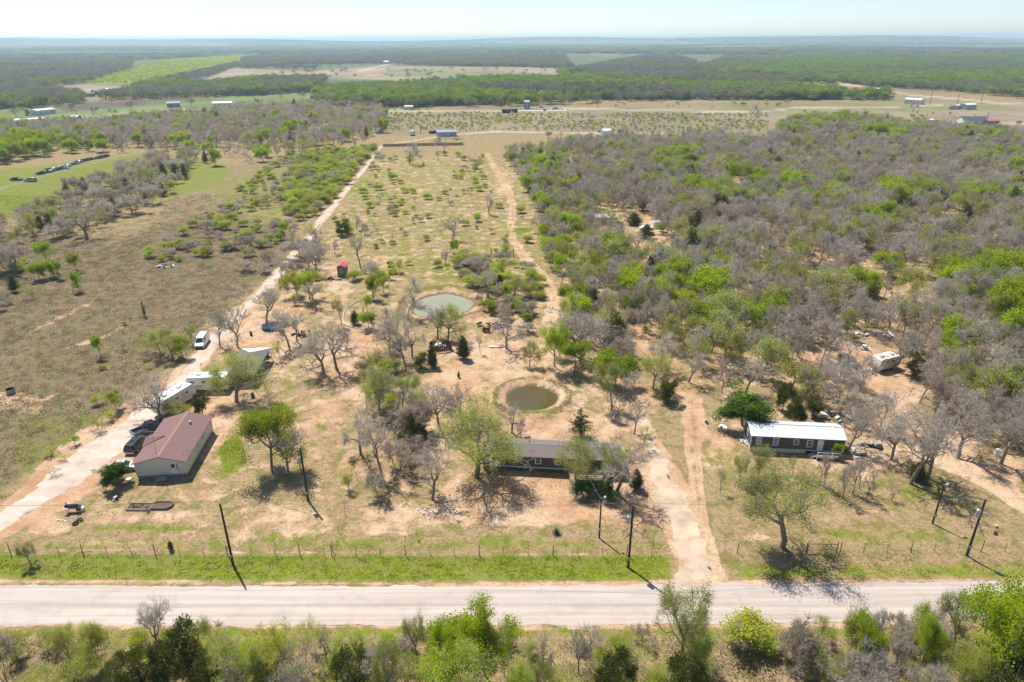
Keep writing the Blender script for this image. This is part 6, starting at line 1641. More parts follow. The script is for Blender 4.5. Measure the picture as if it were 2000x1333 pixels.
 (1465, 235, 200, 28, 'B1', 'lone bare tree in the far pasture beside the dirt road'),
 (955, 421, 378, 24, 'B0', 'lone dark bare tree in the middle of the upper plot'),
 (800, 322, 276, 44, 'B1', 'dark bare oak in front of the far board fence, on the left'),
 (868, 296, 262, 30, 'B1', 'dark bare oak standing at the far board fence by the metal workshop'),
 (884, 468, 418, 42, 'B0', 'bare tree left of the burn pile pasture'),
 (887, 494, 466, 18, 'G0', 'bright green bush below the bare tree of the upper pasture'),
 (870, 518, 488, 18, 'B0', 'little bare sapling in the upper pasture'),
 (1070, 470, 420, 46, 'B0', 'bare oak right of the vivid grass patch'),
 (1108, 458, 416, 42, 'G0', 'bright green tree left of the tan cabin'),
 (1128, 470, 432, 30, 'G0', 'second bright green tree left of the tan cabin'),
 (1185, 492, 430, 60, 'B1', 'bare oak in front of the tan cabin'),
 (1208, 470, 432, 38, 'J0', 'dark blue-green cedar right of the tan cabin'),
 (1150, 470, 430, 36, 'O1', 'olive tree at the tan cabin porch'),
 (1238, 440, 414, 40, 'J0', 'dark cedar behind the hidden white truck'),
 (1262, 466, 438, 40, 'J0', 'dark cedar in front of the hidden white truck'),
 (1226, 508, 478, 34, 'J0', 'grey-dark cedar on the sandy clearing'),
 (1240, 494, 456, 46, 'B0', 'crooked bare oak on the sandy clearing'),
 (1290, 453, 434, 24, 'R0', 'round dark cedar beside the white shed in the wood'),
 # along the near side of the road
 (311, 1276, 1172, 62, 'B0', 'bare tree overlapping the near road edge, left part'),
 (140, 1296, 1214, 46, 'O0', 'thin olive tree at the near road edge, far left'),
 (196, 1292, 1210, 52, 'Y0', 'lime tree right of the thin olive one at the near road edge'),
 (388, 1345, 1200, 104, 'R0', 'tallest dark juniper below the road'),
 (330, 1360, 1262, 80, 'R0', 'dark juniper left of the tallest one below the road'),
 (276, 1378, 1272, 90, 'R0', 'spreading dark juniper in the lower left corner thicket'),
 (420, 1375, 1262, 90, 'R0', 'dark juniper right of the tallest one below the road'),
 (484, 1370, 1222, 104, 'O0', 'grey-olive dense tree below the road, left of centre'),
 (560, 1318, 1206, 80, 'Y0', 'pale yellow-green tree left of the dark cedar below the road'),
 (598, 1300, 1206, 44, 'Y0', 'narrow lime tree with pointed top at the near road edge'),
 (640, 1300, 1222, 60, 'B0', 'pale bare tree in the thicket below the road'),
 (700, 1392, 1262, 96, 'R0', 'grey-green spreading cedar at the bottom edge'),
 (760, 1370, 1248, 70, 'O0', 'olive tree right of the grey-green cedar'),
 (817, 1300, 1198, 42, 'O0', 'upright twiggy tree left of the bright green pair'),
 (862, 1330, 1196, 74, 'G0', 'left one of the bright green pair rising over the near road edge'),
 (946, 1318, 1178, 100, 'G0', 'right one of the bright green pair rising over the near road edge'),
 (880, 1400, 1262, 150, 'Y0', 'wide lime tree low in front of the bright green pair'),
 (985, 1322, 1215, 36, 'B0', 'slim bare tree behind the right bright green one'),
 (1010, 1392, 1288, 56, 'Y0', 'lime bush at the bottom edge right of the bright green pair'),
 (1045, 1360, 1282, 46, 'O0', 'thin olive sapling at the bottom edge'),
 (1060, 1310, 1230, 50, 'B0', 'bare sapling clump beside the grassy near verge'),
 (1130, 1318, 1236, 50, 'B0', 'second bare sapling clump beside the grassy near verge'),
 (1215, 1312, 1220, 84, 'Y0', 'yellow-green mesquite leaning over the near verge'),
 (1196, 1388, 1288, 112, 'R0', 'dense round cedar at the bottom edge'),
 (1332, 1300, 1142, 96, 'O0', 'tall feathery oak reaching over the road near the driveway mouth'),
 (1360, 1330, 1230, 80, 'Y0', 'lime thicket at the foot of the tall feathery oak'),
 (1330, 1385, 1270, 110, 'R0', 'dark cedar thicket under the tall feathery oak'),
 (1550, 1320, 1228, 86, 'N1', 'dark brown round thicket below the road'),
 (1546, 1290, 1212, 26, 'O0', 'thin green tree poking from the dark brown thicket'),
 (1590, 1330, 1252, 36, 'G0', 'narrow green bush right of the dark brown thicket'),
 (1668, 1320, 1200, 74, 'G0', 'rounded bright green tree right of the brown thicket'),
 (1655, 1290, 1160, 40, 'B0', 'thin bare treetop above the rounded bright green tree'),
 (1704, 1290, 1180, 44, 'B0', 'second thin bare treetop, right of the rounded bright green tree'),
 (1740, 1340, 1216, 90, 'B0', 'pale bare tree between two bright green ones below the road'),
 (1790, 1320, 1194, 72, 'G0', 'upright bright green tree below the road, right of centre'),
 (1856, 1290, 1160, 60, 'O0', 'feathery pale oak left of the big corner tree'),
 (1936, 1350, 1140, 160, 'G0', 'big lime crowned tree in the lower right corner'),
 (2000, 1340, 1170, 110, 'G0', 'green tree cut by the right edge of the picture below the road'),
 (1862, 1390, 1264, 96, 'Y0', 'low lime tree in front of the big corner tree'),
 (1780, 1400, 1290, 90, 'B0', 'grey bare brush tree at the bottom edge'),
 (1680, 1400, 1290, 110, 'N1', 'grey thicket at the bottom edge, right of centre'),
 (1620, 1385, 1288, 70, 'Y0', 'lime bush in front of the grey thicket'),
 (1945, 1420, 1290, 130, 'R0', 'dark cedar brush at the very lower right'),
 (10, 1330, 1230, 60, 'N1', 'dark brown bush cut by the left edge below the road'),
 (100, 1380, 1296, 110, 'Y0', 'lime bush at the lower left edge of the picture'),
 (590, 1392, 1270, 100, 'B0', 'grey bare tree at the bottom edge, left of centre'),
 (545, 1400, 1296, 90, 'R0', 'cedar brush at the bottom edge under the grey bare tree'),
]
for px, py, pt, wp, kind, label in HERO:
    x, y = at(px, py)
    h = height_at(px, py, pt); s = mpp(px, py)
    h = min(max(h, .5), 13.5)
    put_tree(kind, x, y, h, wp * s, label, cat=None, seed=px * 7 + py)

# ---- woods and brush, filled by area
LAND = [("the red-roofed house", 330, 880), ("the white-roofed trailer home", 1560, 865), ("the dark green mobile home", 1080, 895), ("the upper pond", 868, 592), ("the lower pond", 1038, 774),
        ("the old camper", 1722, 712), ("the tan cabin", 1185, 440), ("the white van", 393, 670), ("the red-roofed shed", 665, 530), ("the metal workshop", 870, 264), ("the far board fence", 800, 284),
        ("the row of junk cars", 130, 335), ("the dark bare giant", 170, 440), ("the junk car clearing", 1690, 690), ("the white tank", 1947, 882), ("the far blue house", 1907, 240), ("the bright pasture", 180, 350), ("the entrance driveway", 1360, 960),
        ("the long white shed", 436, 206), ("the pale blue-roofed cottage", 630, 254), ("the field trash heap", 325, 522), ("the road's near verge", 1000, 1240), ("the plot track bend", 1078, 570), ("the far dirt road", 1300, 262), ("the far lone tree", 1465, 225), ("the mid-wood sand patch", 1600, 500), ("the right picture edge", 1985, 560), ("the left picture edge", 15, 450), ("the upper gravel lane", 660, 400), ("the far roofless foundation", 1200, 264), ("the sandy mid-wood clearing", 1262, 480), ("the big wood's near edge", 1420, 700), ("the dark mid-wood junipers", 1560, 310), ("the big round pasture evergreen", 669, 445), ("the charred frame", 981, 500), ("the plank pen", 861, 680), ("the left field tree cluster", 100, 530), ("the building site", 1050, 215), ("the silver-blue trailer", 1860, 213), ("the long white building", 1780, 200), ("the lime band middle", 560, 390), ("the trampoline", 531, 640), ("the far white hut", 1190, 264), ("the far left barn", 60, 240), ("the left edge drum", 22, 768), ("the lane bend", 690, 350), ("the pipe gate", 1605, 1065)]
LANDW = [(n,) + at(a, b) for n, a, b in LAND]
EXCL = [  # px ellipses kept free of scattered trees
 (330, 860, 110, 100), (1558, 866, 130, 62), (1080, 905, 165, 75), (868, 592, 64, 30), (1038, 774, 64, 34), (1720, 712, 42, 36), (1655, 708, 24, 22), (1735, 785, 36, 36), (1185, 436, 34, 16), (1262, 448, 24, 12), (1262, 490, 50, 30), (1240, 470, 20, 20),
 (393, 670, 26, 26), (665, 530, 30, 22), (870, 262, 40, 9), (60, 350, 56, 12), (130, 335, 85, 12), (1600, 500, 22, 9), (630, 258, 18, 7), (560, 270, 40, 5), (1005, 217, 20, 5), (1060, 214, 40, 6), (806, 262, 10, 5), (1200, 264, 34, 6), (1907, 240, 46, 9), (1780, 198, 24, 6), (1880, 210, 34, 6), (1820, 238, 14, 4), (1856, 246, 14, 4), (1640, 172, 60, 7), (1340, 760, 30, 50), (1360, 820, 40, 70), (1800, 888, 60, 26), (1500, 935, 260, 70), (1900, 915, 60, 26), (1690, 690, 90, 26), (436, 206, 28, 8), (340, 207, 22, 6), (380, 222, 36, 7)]
LINES = [(LEFT_DRIVE, 1.25), (ENTRANCE, 1.2), (RIGHT_DRIVE, 1.2), (PLOT_TRACK, 1.3), (FAR_RIGHT_TRACK, 1.05), ([(900, 262, 4), (1100, 260, 4), (1300, 262, 4), (1520, 267, 4)], 1.0), ([(640, 222, 3), (960, 217, 3), (1150, 213, 3), (1480, 220, 3), (1560, 210, 3), (1700, 211, 3), (1840, 205, 3)], 1.), ([(1630, 162, 2), (1780, 186, 2.5), (2010, 209, 4)], 1.)]

def scatter(poly, spacing, mix, rs, hr=(6, 9), excl=True, jitter=1.0, keep=None, maxn=10**9):
    """points at about the given spacing inside a polygon drawn on the photograph; mix: function (px, py, r) -> kind letter"""
    W = np.array([at(a, b) for a, b in poly])
    x0, y0 = W.min(0); x1, y1 = W.max(0)
    nx = int((x1 - x0) / spacing) + 1; ny = int((y1 - y0) / spacing) + 1
    gx, gy = np.meshgrid(np.arange(nx), np.arange(ny))
    g = np.random.RandomState(rs)
    X = x0 + (gx + .5 * (gy % 2) + g.uniform(-.42, .42, gx.shape) * jitter) * spacing
    Y = y0 + (gy + g.uniform(-.42, .42, gx.shape) * jitter) * spacing
    X = X.ravel(); Y = Y.ravel()
    PX, PY, D = proj(X, Y)
    ok = in_poly(PX, PY, poly) & (PX > -260) & (PX < 2260)
    if excl:
        for a, b, c, d in EXCL: ok &= ((PX - a) / c) ** 2 + ((PY - b) / d) ** 2 > 1
        for Ln, k in LINES: ok &= seg_dist(PX, PY, Ln) > k
    if keep is not None: ok &= g.uniform(0, 1, X.shape) < keep(PX, PY, X, Y)
    X, Y, PX, PY, D = X[ok], Y[ok], PX[ok], PY[ok], D[ok]
    out = []
    for i in range(len(X)):
        k = mix(PX[i], PY[i], g.uniform(), X[i], Y[i])
        if not k: continue
        h = g.uniform(*hr)
        out.append((X[i], Y[i], k, h, PX[i], PY[i], D[i]))
    return out

def blob(px, py, blobs):
    v = 0
    for a, b, c, d, w in blobs: v = max(v, w * math.exp(-((px - a) / c) ** 2 - ((py - b) / d) ** 2))
    return v
GB = [(1400, 600, 70, 26, 1.), (1330, 570, 50, 30, .9), (1440, 640, 70, 26, .8), (1250, 520, 60, 30, .85), (1230, 590, 50, 40, .8), (1700, 560, 70, 30, .9), (1760, 530, 60, 22, .8), (1880, 560, 110, 30, .95), (1980, 600, 40, 50, .9), (1850, 520, 40, 16, .6), (1430, 380, 90, 30, .85), (1350, 330, 60, 16, .8), (1300, 340, 40, 14, .8), (1500, 390, 60, 30, .7), (1620, 400, 60, 22, .65), (1770, 400, 60, 20, .6), (1900, 410, 70, 16, 1.), (1990, 360, 24, 40, 1.), (1600, 250, 60, 12, .7), (1720, 272, 80, 10, .8), (1920, 275, 60, 12, .8), (1960, 320, 40, 16, .6), (1560, 270, 40, 10, .6), (1890, 790, 40, 30, .8), (1960, 720, 40, 30, .6), (1130, 560, 60, 50, .55), (1110, 520, 40, 40, .6), (1215, 700, 34, 30, .6), (1700, 460, 80, 16, .55), (1840, 450, 40, 14, .5), (1350, 640, 50, 30, .6), (1930, 700, 60, 40, .4)]
def mix_big(px, py, r, x, y):
    g = blob(px, py, GB)
    q = math.sin(x * .09 + 1) * math.sin(y * .07 + 2)
    if r < g * .85: return 'G' if ((r * 97) % 1) < .55 else 'O'
    r2 = (r * 53.7) % 1
    if r2 < .02: return 'J'
    if r2 < .20 + .14 * q: return 'O'
    return 'B'
def mixer(*pairs):
    def f(px, py, r, x, y):
        for k, p in pairs:
            if r < p: return k
            r -= p
        return None
    return f
T = []
T += scatter([(1075, 296), (1300, 272), (1500, 285), (1530, 248), (1600, 236), (1720, 244), (1860, 262), (2260, 300), (2260, 640), (2260, 960), (1990, 880), (1900, 860), (1840, 830), (1780, 800), (1700, 770), (1620, 800), (1500, 775), (1400, 805), (1290, 770), (1225, 620), (1180, 560), (1135, 470), (1110, 380)], 4.45, mix_big, 11, (6, 10.5), keep=lambda a, b, x, y: np.where(np.sin(x * .05 + 3) * np.sin(y * .045) > .62, .25, .93))
T += scatter([(1560, 760), (1700, 800), (1720, 900), (1660, 900), (1600, 800)], 4.6, mixer(('B', .95), ('O', .05)), 12, (6, 8.5))
T += scatter([(1830, 800), (2260, 800), (2260, 980), (2010, 920), (1900, 860)], 5.2, mixer(('B', .8), ('O', .12), ('J', .08)), 13, (6, 9))
T += scatter([(980, 300), (1085, 300), (1150, 430), (1235, 640), (1205, 760), (1150, 700), (1120, 620), (1098, 560), (1060, 500), (1050, 420), (1010, 350)], 4.7, mixer(('B', .56), ('O', .24), ('G', .12), ('J', .04), ('N', .04)), 14, (5, 8.5), keep=lambda a, b, x, y: .9)
T += scatter([(1180, 640), (1290, 760), (1290, 800), (1240, 780), (1190, 720)], 5.5, mixer(('B', .6), ('O', .2), ('J', .1), ('G', .1)), 15, (6, 8))
# left woods
T += scatter([(-260, 262), (0, 250), (200, 248), (300, 232), (430, 222), (600, 208), (760, 218), (752, 262), (640, 290), (560, 290), (420, 290), (250, 292), (100, 284), (0, 290), (-260, 310)], 6.6, mixer(('B', .84), ('O', .08), ('G', .06), ('J', .02)), 16, (7, 10), keep=lambda a, b, x, y: .92)
T += scatter([(-260, 300), (0, 282), (90, 280), (108, 304), (0, 322), (-260, 350)], 7.5, mixer(('G', .9), ('J', .1)), 17, (8, 11))
T += scatter([(110, 280), (180, 280), (210, 300), (120, 302)], 9, mixer(('G', .5), ('J', .25), ('B', .25)), 18, (7, 9))
T += scatter([(190, 298), (300, 290), (420, 286), (560, 288), (700, 268), (735, 285), (640, 300), (560, 312), (440, 330), (340, 322), (260, 300)], 9.5, mixer(('B', .6), ('O', .2), ('G', .12), ('J', .08)), 19, (6, 9.5), keep=lambda a, b, x, y: .62)
T += scatter([(60, 420), (120, 378), (230, 345), (300, 312), (380, 322), (345, 380), (300, 405), (240, 430), (190, 452), (120, 470), (50, 470)], 5.8, mixer(('B', .45), ('O', .2), ('N', .22), ('J', .13)), 20, (4.5, 8), keep=lambda a, b, x, y: .85)
T += scatter([(-260, 440), (50, 425), (60, 470), (20, 540), (-260, 620)], 8, mixer(('B', .65), ('N', .2), ('O', .15)), 21, (5, 8), keep=lambda a, b, x, y: .7)
T += scatter([(0, 520), (60, 500), (90, 560), (120, 590), (20, 640), (-100, 660)], 8, mixer(('Y', .6), ('N', .4)), 22, (2, 3.5), keep=lambda a, b, x, y: .6)
# mesquite shrubs of the diagonal band, upper plot and far pasture
T += scatter([(560, 300), (735, 292), (700, 330), (640, 400), (590, 460), (560, 480), (420, 520), (280, 520), (300, 470), (380, 440), (440, 385), (500, 345)], 5.0, mixer(('Y', .66), ('N', .34)), 23, (1.6, 3.6), keep=lambda a, b, x, y: np.where(np.sin(x * .12) * np.sin(y * .1 + 1) > .3, .25, .8))
T += scatter([(590, 300), (735, 290), (700, 332), (650, 390), (610, 425), (560, 420), (560, 350)], 4.2, mixer(('Y', .9), ('N', .1)), 24, (2.2, 4.2), keep=lambda a, b, x, y: .7)
T += scatter([(-200, 700), (0, 640), (300, 560), (420, 640), (200, 830), (0, 980), (-200, 1040)], 12, mixer(('Y', .5), ('N', .5)), 25, (.8, 1.8), keep=lambda a, b, x, y: .35)
T += scatter([(740, 300), (905, 300), (960, 300), (1040, 450), (1040, 520), (760, 560), (600, 560), (620, 450)], 6.2, mixer(('Y', .55), ('N', .3), ('B', .15)), 26, (1.0, 3.4), keep=lambda a, b, x, y: np.clip(.22 + .9 * np.sin(x * .13 + 2 * np.sin(y * .05)) * np.sin(y * .08 + x * .03), .06, .95))
T += scatter([(880, 500), (1010, 505), (1060, 560), (1060, 620), (1020, 640), (940, 620)], 3.6, mixer(('Y', .35), ('N', .35), ('B', .2), ('O', .1)), 27, (1.5, 4), keep=lambda a, b, x, y: .7)
T += scatter([(700, 730), (790, 710), (840, 780), (830, 850), (720, 850)], 3.6, mixer(('Y', .3), ('O', .35), ('B', .2), ('N', .15)), 37, (2, 5.5), keep=lambda a, b, x, y: .6)
T += scatter([(760, 210), (960, 222), (1500, 224), (1500, 258), (905, 256), (760, 256)], 4.8, mixer(('Y', .5), ('N', .5)), 28, (.6, 2.4), keep=lambda a, b, x, y: np.clip(.75 + .5 * np.sin(x * .05 + 2 * np.sin(y * .03)) * np.sin(y * .06), .15, 1))
T += scatter([(1060, 268), (1520, 272), (1500, 285), (1090, 300)], 7, mixer(('Y', .5), ('N', .2), ('B', .2), ('O', .1)), 29, (2, 5), keep=lambda a, b, x, y: .5)
T += scatter([(1500, 225), (1800, 228), (2100, 250), (1800, 262), (1560, 242)], 12, mixer(('Y', .6), ('N', .2), ('B', .2)), 30, (2, 4), keep=lambda a, b, x, y: .3)
T += scatter([(1150, 200), (1480, 202), (2000, 232), (1500, 218), (1150, 212)], 16, mixer(('Y', .6), ('B', .4)), 31, (2, 4), keep=lambda a, b, x, y: .3)
# thickets along the near side of the road
T += scatter([(-260, 1258), (620, 1258), (2260, 1250), (2260, 1500), (-260, 1500)], 2.7, mixer(('N', .16), ('B', .10), ('Y', .50), ('J', .06), ('O', .18)), 32, (1.5, 4.2), excl=False, keep=lambda a, b, x, y: np.where(((np.abs(a - 60) < 95) & (b > 1290)) | ((np.abs(a - 1475) < 60) & (b > 1285)), .0, .85))
T += scatter([(1090, 600), (1180, 640), (1260, 790), (1240, 870), (1190, 820), (1150, 740), (1080, 640)], 5.2, mixer(('B', .5), ('O', .22), ('G', .16), ('J', .04), ('N', .08)), 38, (4, 8), keep=lambda a, b, x, y: .55)
T += scatter([(690, 820), (860, 800), (870, 900), (800, 960), (690, 950)], 4.2, mixer(('B', .35), ('N', .5), ('O', .15)), 39, (1.5, 6), keep=lambda a, b, x, y: .4)
T += scatter([(1380, 860), (1460, 900), (1700, 950), (1700, 1010), (1400, 1000)], 5, mixer(('N', .75), ('B', .25)), 40, (.8, 3), keep=lambda a, b, x, y: .3)
T += scatter([(690, 600), (800, 590), (800, 700), (740, 700)], 8, mixer(('B', .8), ('O', .2)), 33, (5, 8), keep=lambda a, b, x, y: .5)
T += scatter([(1370, 880), (1470, 960), (1440, 1040), (1380, 980)], 7, mixer(('N', .7), ('Y', .3)), 34, (.8, 1.8), keep=lambda a, b, x, y: .4)
T += scatter([(560, 470), (640, 470), (660, 540), (560, 560)], 6, mixer(('B', .8), ('N', .2)), 35, (4, 7), keep=lambda a, b, x, y: .5)
T += scatter([(440, 490), (520, 470), (540, 530), (470, 560)], 6, mixer(('B', .3), ('N', .7)), 36, (2, 5), keep=lambda a, b, x, y: .5)

HP = np.array([(a, b) for a, b, _ in PLACED]); HWd = np.array([w for _, _, w in PLACED])
def clear(x, y, k):
    d = np.hypot(HP[:, 0] - x, HP[:, 1] - y)
    return (d > HWd * (.42 if k in 'BOGJ' else .2) + (1.2 if k in 'BOGJ' else .3)).all()
T = [t for t in T if clear(t[0], t[1], t[2])]
LODK = {'B': 'B1', 'G': 'G1', 'O': 'O1', 'Y': 'Y1', 'N': 'N1', 'J': 'J1'}
WF = {'B': (.58, .86), 'G': (.68, .98), 'O': (.62, .9), 'Y': (1.0, 1.5), 'N': (1.0, 1.5), 'J': (.6, .8)}
ORD = ['nearest', 'second nearest', 'third nearest', 'fourth nearest', 'fifth nearest', 'sixth nearest', 'seventh nearest', 'eighth nearest', 'ninth nearest', 'tenth nearest', 'eleventh nearest', 'twelfth nearest'] + [q + ' nearest' for q in ('thirteenth', 'fourteenth', 'fifteenth', 'sixteenth', 'seventeenth', 'eighteenth', 'nineteenth', 'twentieth')]
GROUPS = {'B': 'bare oaks of the woods and brush', 'G': 'green trees of the woods', 'O': 'budding oaks of the woods', 'Y': 'mesquite shrubs scattered over the pastures', 'N': 'bare thicket shrubs', 'J': 'small junipers of the woods'}
CAP = {'B': 300, 'G': 300, 'O': 300, 'Y': 300, 'N': 300, 'J': 300}
left_over = {k: [] for k in CAP}
seen = {}
gen = random.Random(5)
for k in 'BGOYNJ':
    L = sorted([t for t in T if t[2] == k], key=lambda t: -t[3] / t[6] * (1 if -20 < t[4] < 2020 else .01))
    n = CAP[k] - COUNT.get(k, 0) - (COUNT.get('YO', 0) if k == 'O' else 0) - (COUNT.get('E', 0) if k == 'G' else 0) - (COUNT.get('R', 0) + COUNT.get('S', 0) if k == 'J' else 0)
    ind, rest = L[:n], L[n:]
    rest += [t for t in ind if not (-60 < t[4] < 2060)]
    ind = [t for t in ind if -60 < t[4] < 2060]
    left_over[k] = rest
    info = {}
    for t in ind:
        d = [(math.hypot(t[0] - lx, t[1] - ly), i) for i, (_, lx, ly) in enumerate(LANDW)]
        dist, i = min(d); lx, ly = LANDW[i][1:]
        dx, dy = t[0] - lx, t[1] - ly
        ang = math.degrees(math.atan2(dy, dx)) % 360
        dirn = ['right of', 'behind and right of', 'behind', 'behind and left of', 'left of', 'in front and left of', 'in front of', 'in front and right of'][int(((ang + 22.5) % 360) // 45)]
        info.setdefault((i, dirn), []).append((dist, t))
    for (i, dirn), lst in info.items():
        lst.sort(key=lambda q: q[0])
        for j, (dist, t) in enumerate(lst):
            x, y, _, h, px, py, D = t
            w = h * gen.uniform(*WF[k])
            nm = KINDNAME[k][1]
            if k == 'N': nm = 'bare grey brush shrub'
            if k == 'J': nm = 'small dark juniper'
            if k == 'G': nm = 'bright green tree'
            if len(LAND[i][0].split()) > 4 and len(nm.split()) > 3 and len(dirn.split()) > 3: nm = nm.replace('bare grey brush', 'grey brush').replace('bare grey oak', 'bare oak').replace('small dark juniper', 'dark juniper').replace('olive budding oak', 'budding oak')
            if j < len(ORD): lab = "%s, %s one %s %s" % (nm, ORD[j], dirn, LAND[i][0])
            else: lab = "%s, one of those farther %s %s" % (nm, dirn, LAND[i][0])
            if len(lab.split()) > 16: lab = lab.replace(' one ', ' ').replace('bright green tree', 'green tree')
            kk = LODK[k]
            if k in 'YO' and D < 75: kk = k + '0'
            if k in 'BJ' and D < 75: kk = k + '0'
            put_tree(kk, x, y, h, w, lab, GROUPS[k])
            seen[k] = seen.get(k, 0) + 1
print("individual woods trees", seen, "left", {k: len(v) for k, v in left_over.items()})

STUFF_LABEL = {'B': ('bare_woodland', 'mass of bare grey oaks deep in the woods beyond the nearer ones', 'woodland'), 'G': ('green_woodland', 'mass of bright green trees deep in the woods', 'woodland'), 'O': ('budding_woodland', 'mass of olive budding oaks deep in the woods', 'woodland'),
               'Y': ('mesquite_scrub', 'scrub of lime-green mesquite bushes covering the far pastures', 'scrub'), 'N': ('grey_scrub', 'scrub of small grey leafless bushes in the pastures', 'scrub'), 'J': ('juniper_scrub', 'scattered small dark junipers within the woods', 'scrub')}
SM = {k: [merged('piece ' + k, p) for p in LIB[LODK[k]]] for k in CAP}
for k, L in left_over.items():
    pts = []
    for x, y, _, h, px, py, D in L:
        w = h * gen.uniform(*WF[k]); nh, nw = NOM.get(LODK[k], (9, 8 if k in 'BGO' else 9))
        pts.append((x, y, gz(x, y), gen.uniform(0, 6.28), w / nw, w / nw, h / nh, gen.randrange(len(SM[k]))))
    stuff(STUFF_LABEL[k][0], pts, SM[k], STUFF_LABEL[k][1], STUFF_LABEL[k][2])

# ---- the distant woods (700 m to many kilometres)
def far_wood(name, label, polys, meshes_key, spacing, hr, variants, seed, keep=1.0, nominal=(9, 9), wf=(.9, 1.3)):
    pts = []
    g = random.Random(seed)
    for poly in polys:
        for x, y, k, h, px, py, D in scatter(poly, spacing, mixer(('B', 1.0)), seed + len(pts) % 97, hr, keep=(lambda a, b, X, Y: keep) if not callable(keep) else keep):
            w = h * g.uniform(*wf)
            pts.append((x, y, gz(x, y), g.uniform(0, 6.28), w / nominal[1], w / nominal[1], h / nominal[0], g.choice(variants)))
    print(name, len(pts))
    stuff(name, pts, FARM[meshes_key], label, 'woodland')
nz = lambda s, c=.0: (lambda a, b, x, y: np.clip(.5 + c + np.sin(x / s + 1.3 * np.sin(y / s * .7)) * np.sin(y / s * 1.1 + .7) * 1.3, 0, 1))
band_grey = [[(1110, 140), (1280, 108), (1340, 116), (1420, 148), (1500, 156), (1560, 176), (1400, 165), (1200, 160)], [(190, 198), (330, 193), (480, 188), (620, 180), (640, 156), (520, 158), (400, 170), (300, 166), (260, 180)],
             [(-260, 140), (0, 130), (110, 118), (260, 124), (255, 136), (172, 163), (120, 168), (0, 190), (-260, 215)], [(-260, 215), (0, 185), (120, 183), (150, 200), (100, 206), (0, 215), (-260, 235)],
             [(476, 118), (520, 110), (760, 108), (1100, 110), (1120, 135), (1000, 132), (740, 130), (600, 138), (470, 135)], [(330, 172), (310, 160), (380, 147), (440, 133), (470, 128), (450, 136), (400, 152)],
             [(640, 180), (760, 172), (1100, 165), (1500, 176), (1640, 186), (1640, 195), (1300, 198), (1000, 208), (760, 212), (640, 205)],
             [(1340, 145), (1500, 150), (1700, 165), (2000, 190), (2260, 215), (2260, 130), (2000, 112), (1600, 110), (1420, 112)]]
far_wood('bare_woodland', 'grey leafless belts of wood stretching across the middle distance', band_grey, 'B', 9.5, (8, 11), [1, 1, 2], 41, nz(120, .2))
band_green = [[(620, 205), (620, 178), (700, 172), (850, 160), (1000, 158), (1150, 160), (1330, 166), (1500, 176), (1640, 184), (1640, 196), (1400, 196), (1150, 196), (960, 204), (820, 210), (700, 212)],
              [(1100, 165), (1090, 140), (1250, 145), (1420, 150), (1640, 162), (1640, 166), (1400, 160), (1300, 146)], [(1700, 170), (1880, 182), (2260, 220), (2260, 140), (1900, 125), (1600, 120), (1420, 130), (1500, 150)],
              [(1655, 190), (1735, 188), (1735, 196), (1660, 197)], [(80, 215), (170, 200), (160, 185), (60, 190), (-100, 215)]]
far_wood('green_woodland', 'bright green belt of trees crossing the middle distance', band_green + band_grey[1:2] + band_grey[6:], 'G', 11, (8, 11.5), [0, 1, 2], 42, nz(90, -.05))
far_wood('budding_woodland', 'olive trees mixed through the distant wood belts', band_green + band_grey, 'O', 10, (7, 10), [0, 1], 43, nz(150, .05))
far_wood('juniper_woodland', 'dark juniper belt behind the far dirt road', [[(1130, 180), (1340, 182), (1340, 196), (1150, 196)]] + [band_green[0]], 'J', 9, (7, 10), [0, 1], 44, lambda a, b, x, y: np.where((a > 1100) & (a < 1350), .8, .12), nominal=(6, 5), wf=(.7, 1.))
far_wood('lime_scrub', 'lime green scrub covering the distant hillside field', [[(172, 163), (255, 136), (300, 123), (470, 109), (474, 117), (440, 130), (380, 146), (300, 157), (230, 166)], [(1180, 160), (1300, 147), (1500, 154), (1640, 167), (1560, 178), (1400, 164)]], 'L', 12, (3, 4.5), [0, 1, 2], 45, .8, wf=(1.5, 2.4))
far_wood('pasture_trees', 'single trees dotted over the distant pastures', [[(400, 160), (640, 140), (1080, 133), (1090, 160), (640, 152)], [(0, 262), (0, 205), (640, 182), (640, 205), (330, 240)], [(640, 215), (1500, 205), (2100, 230), (1500, 215), (900, 212)], [(1110, 140), (1280, 108), (1400, 140)]], 'B', 30, (6, 9), [0, 1, 2], 46, .25)
allf = [[(-260, 139), (0, 128), (260, 120), (480, 108), (760, 106), (1100, 108), (1500, 108), (2260, 118), (2260, 96), (1000, 90), (-260, 96)]]
far_wood('distant_woodland', 'hazy blue woods reaching back towards the horizon', allf, 'C', 38, (8, 10), [0, 1, 2, 3, 4, 4], 47, nz(420, .25), nominal=(9, 9), wf=(1.2, 1.7))
far_wood('horizon_woodland', 'faint tree masses just below the horizon', [[(-260, 100), (1000, 91), (2260, 88), (2260, 77), (1000, 82.5), (-260, 88)]], 'C', 135, (9, 11), [0, 1, 2, 3, 4, 4], 48, nz(900, .2), nominal=(9, 9), wf=(4.0, 5.5))

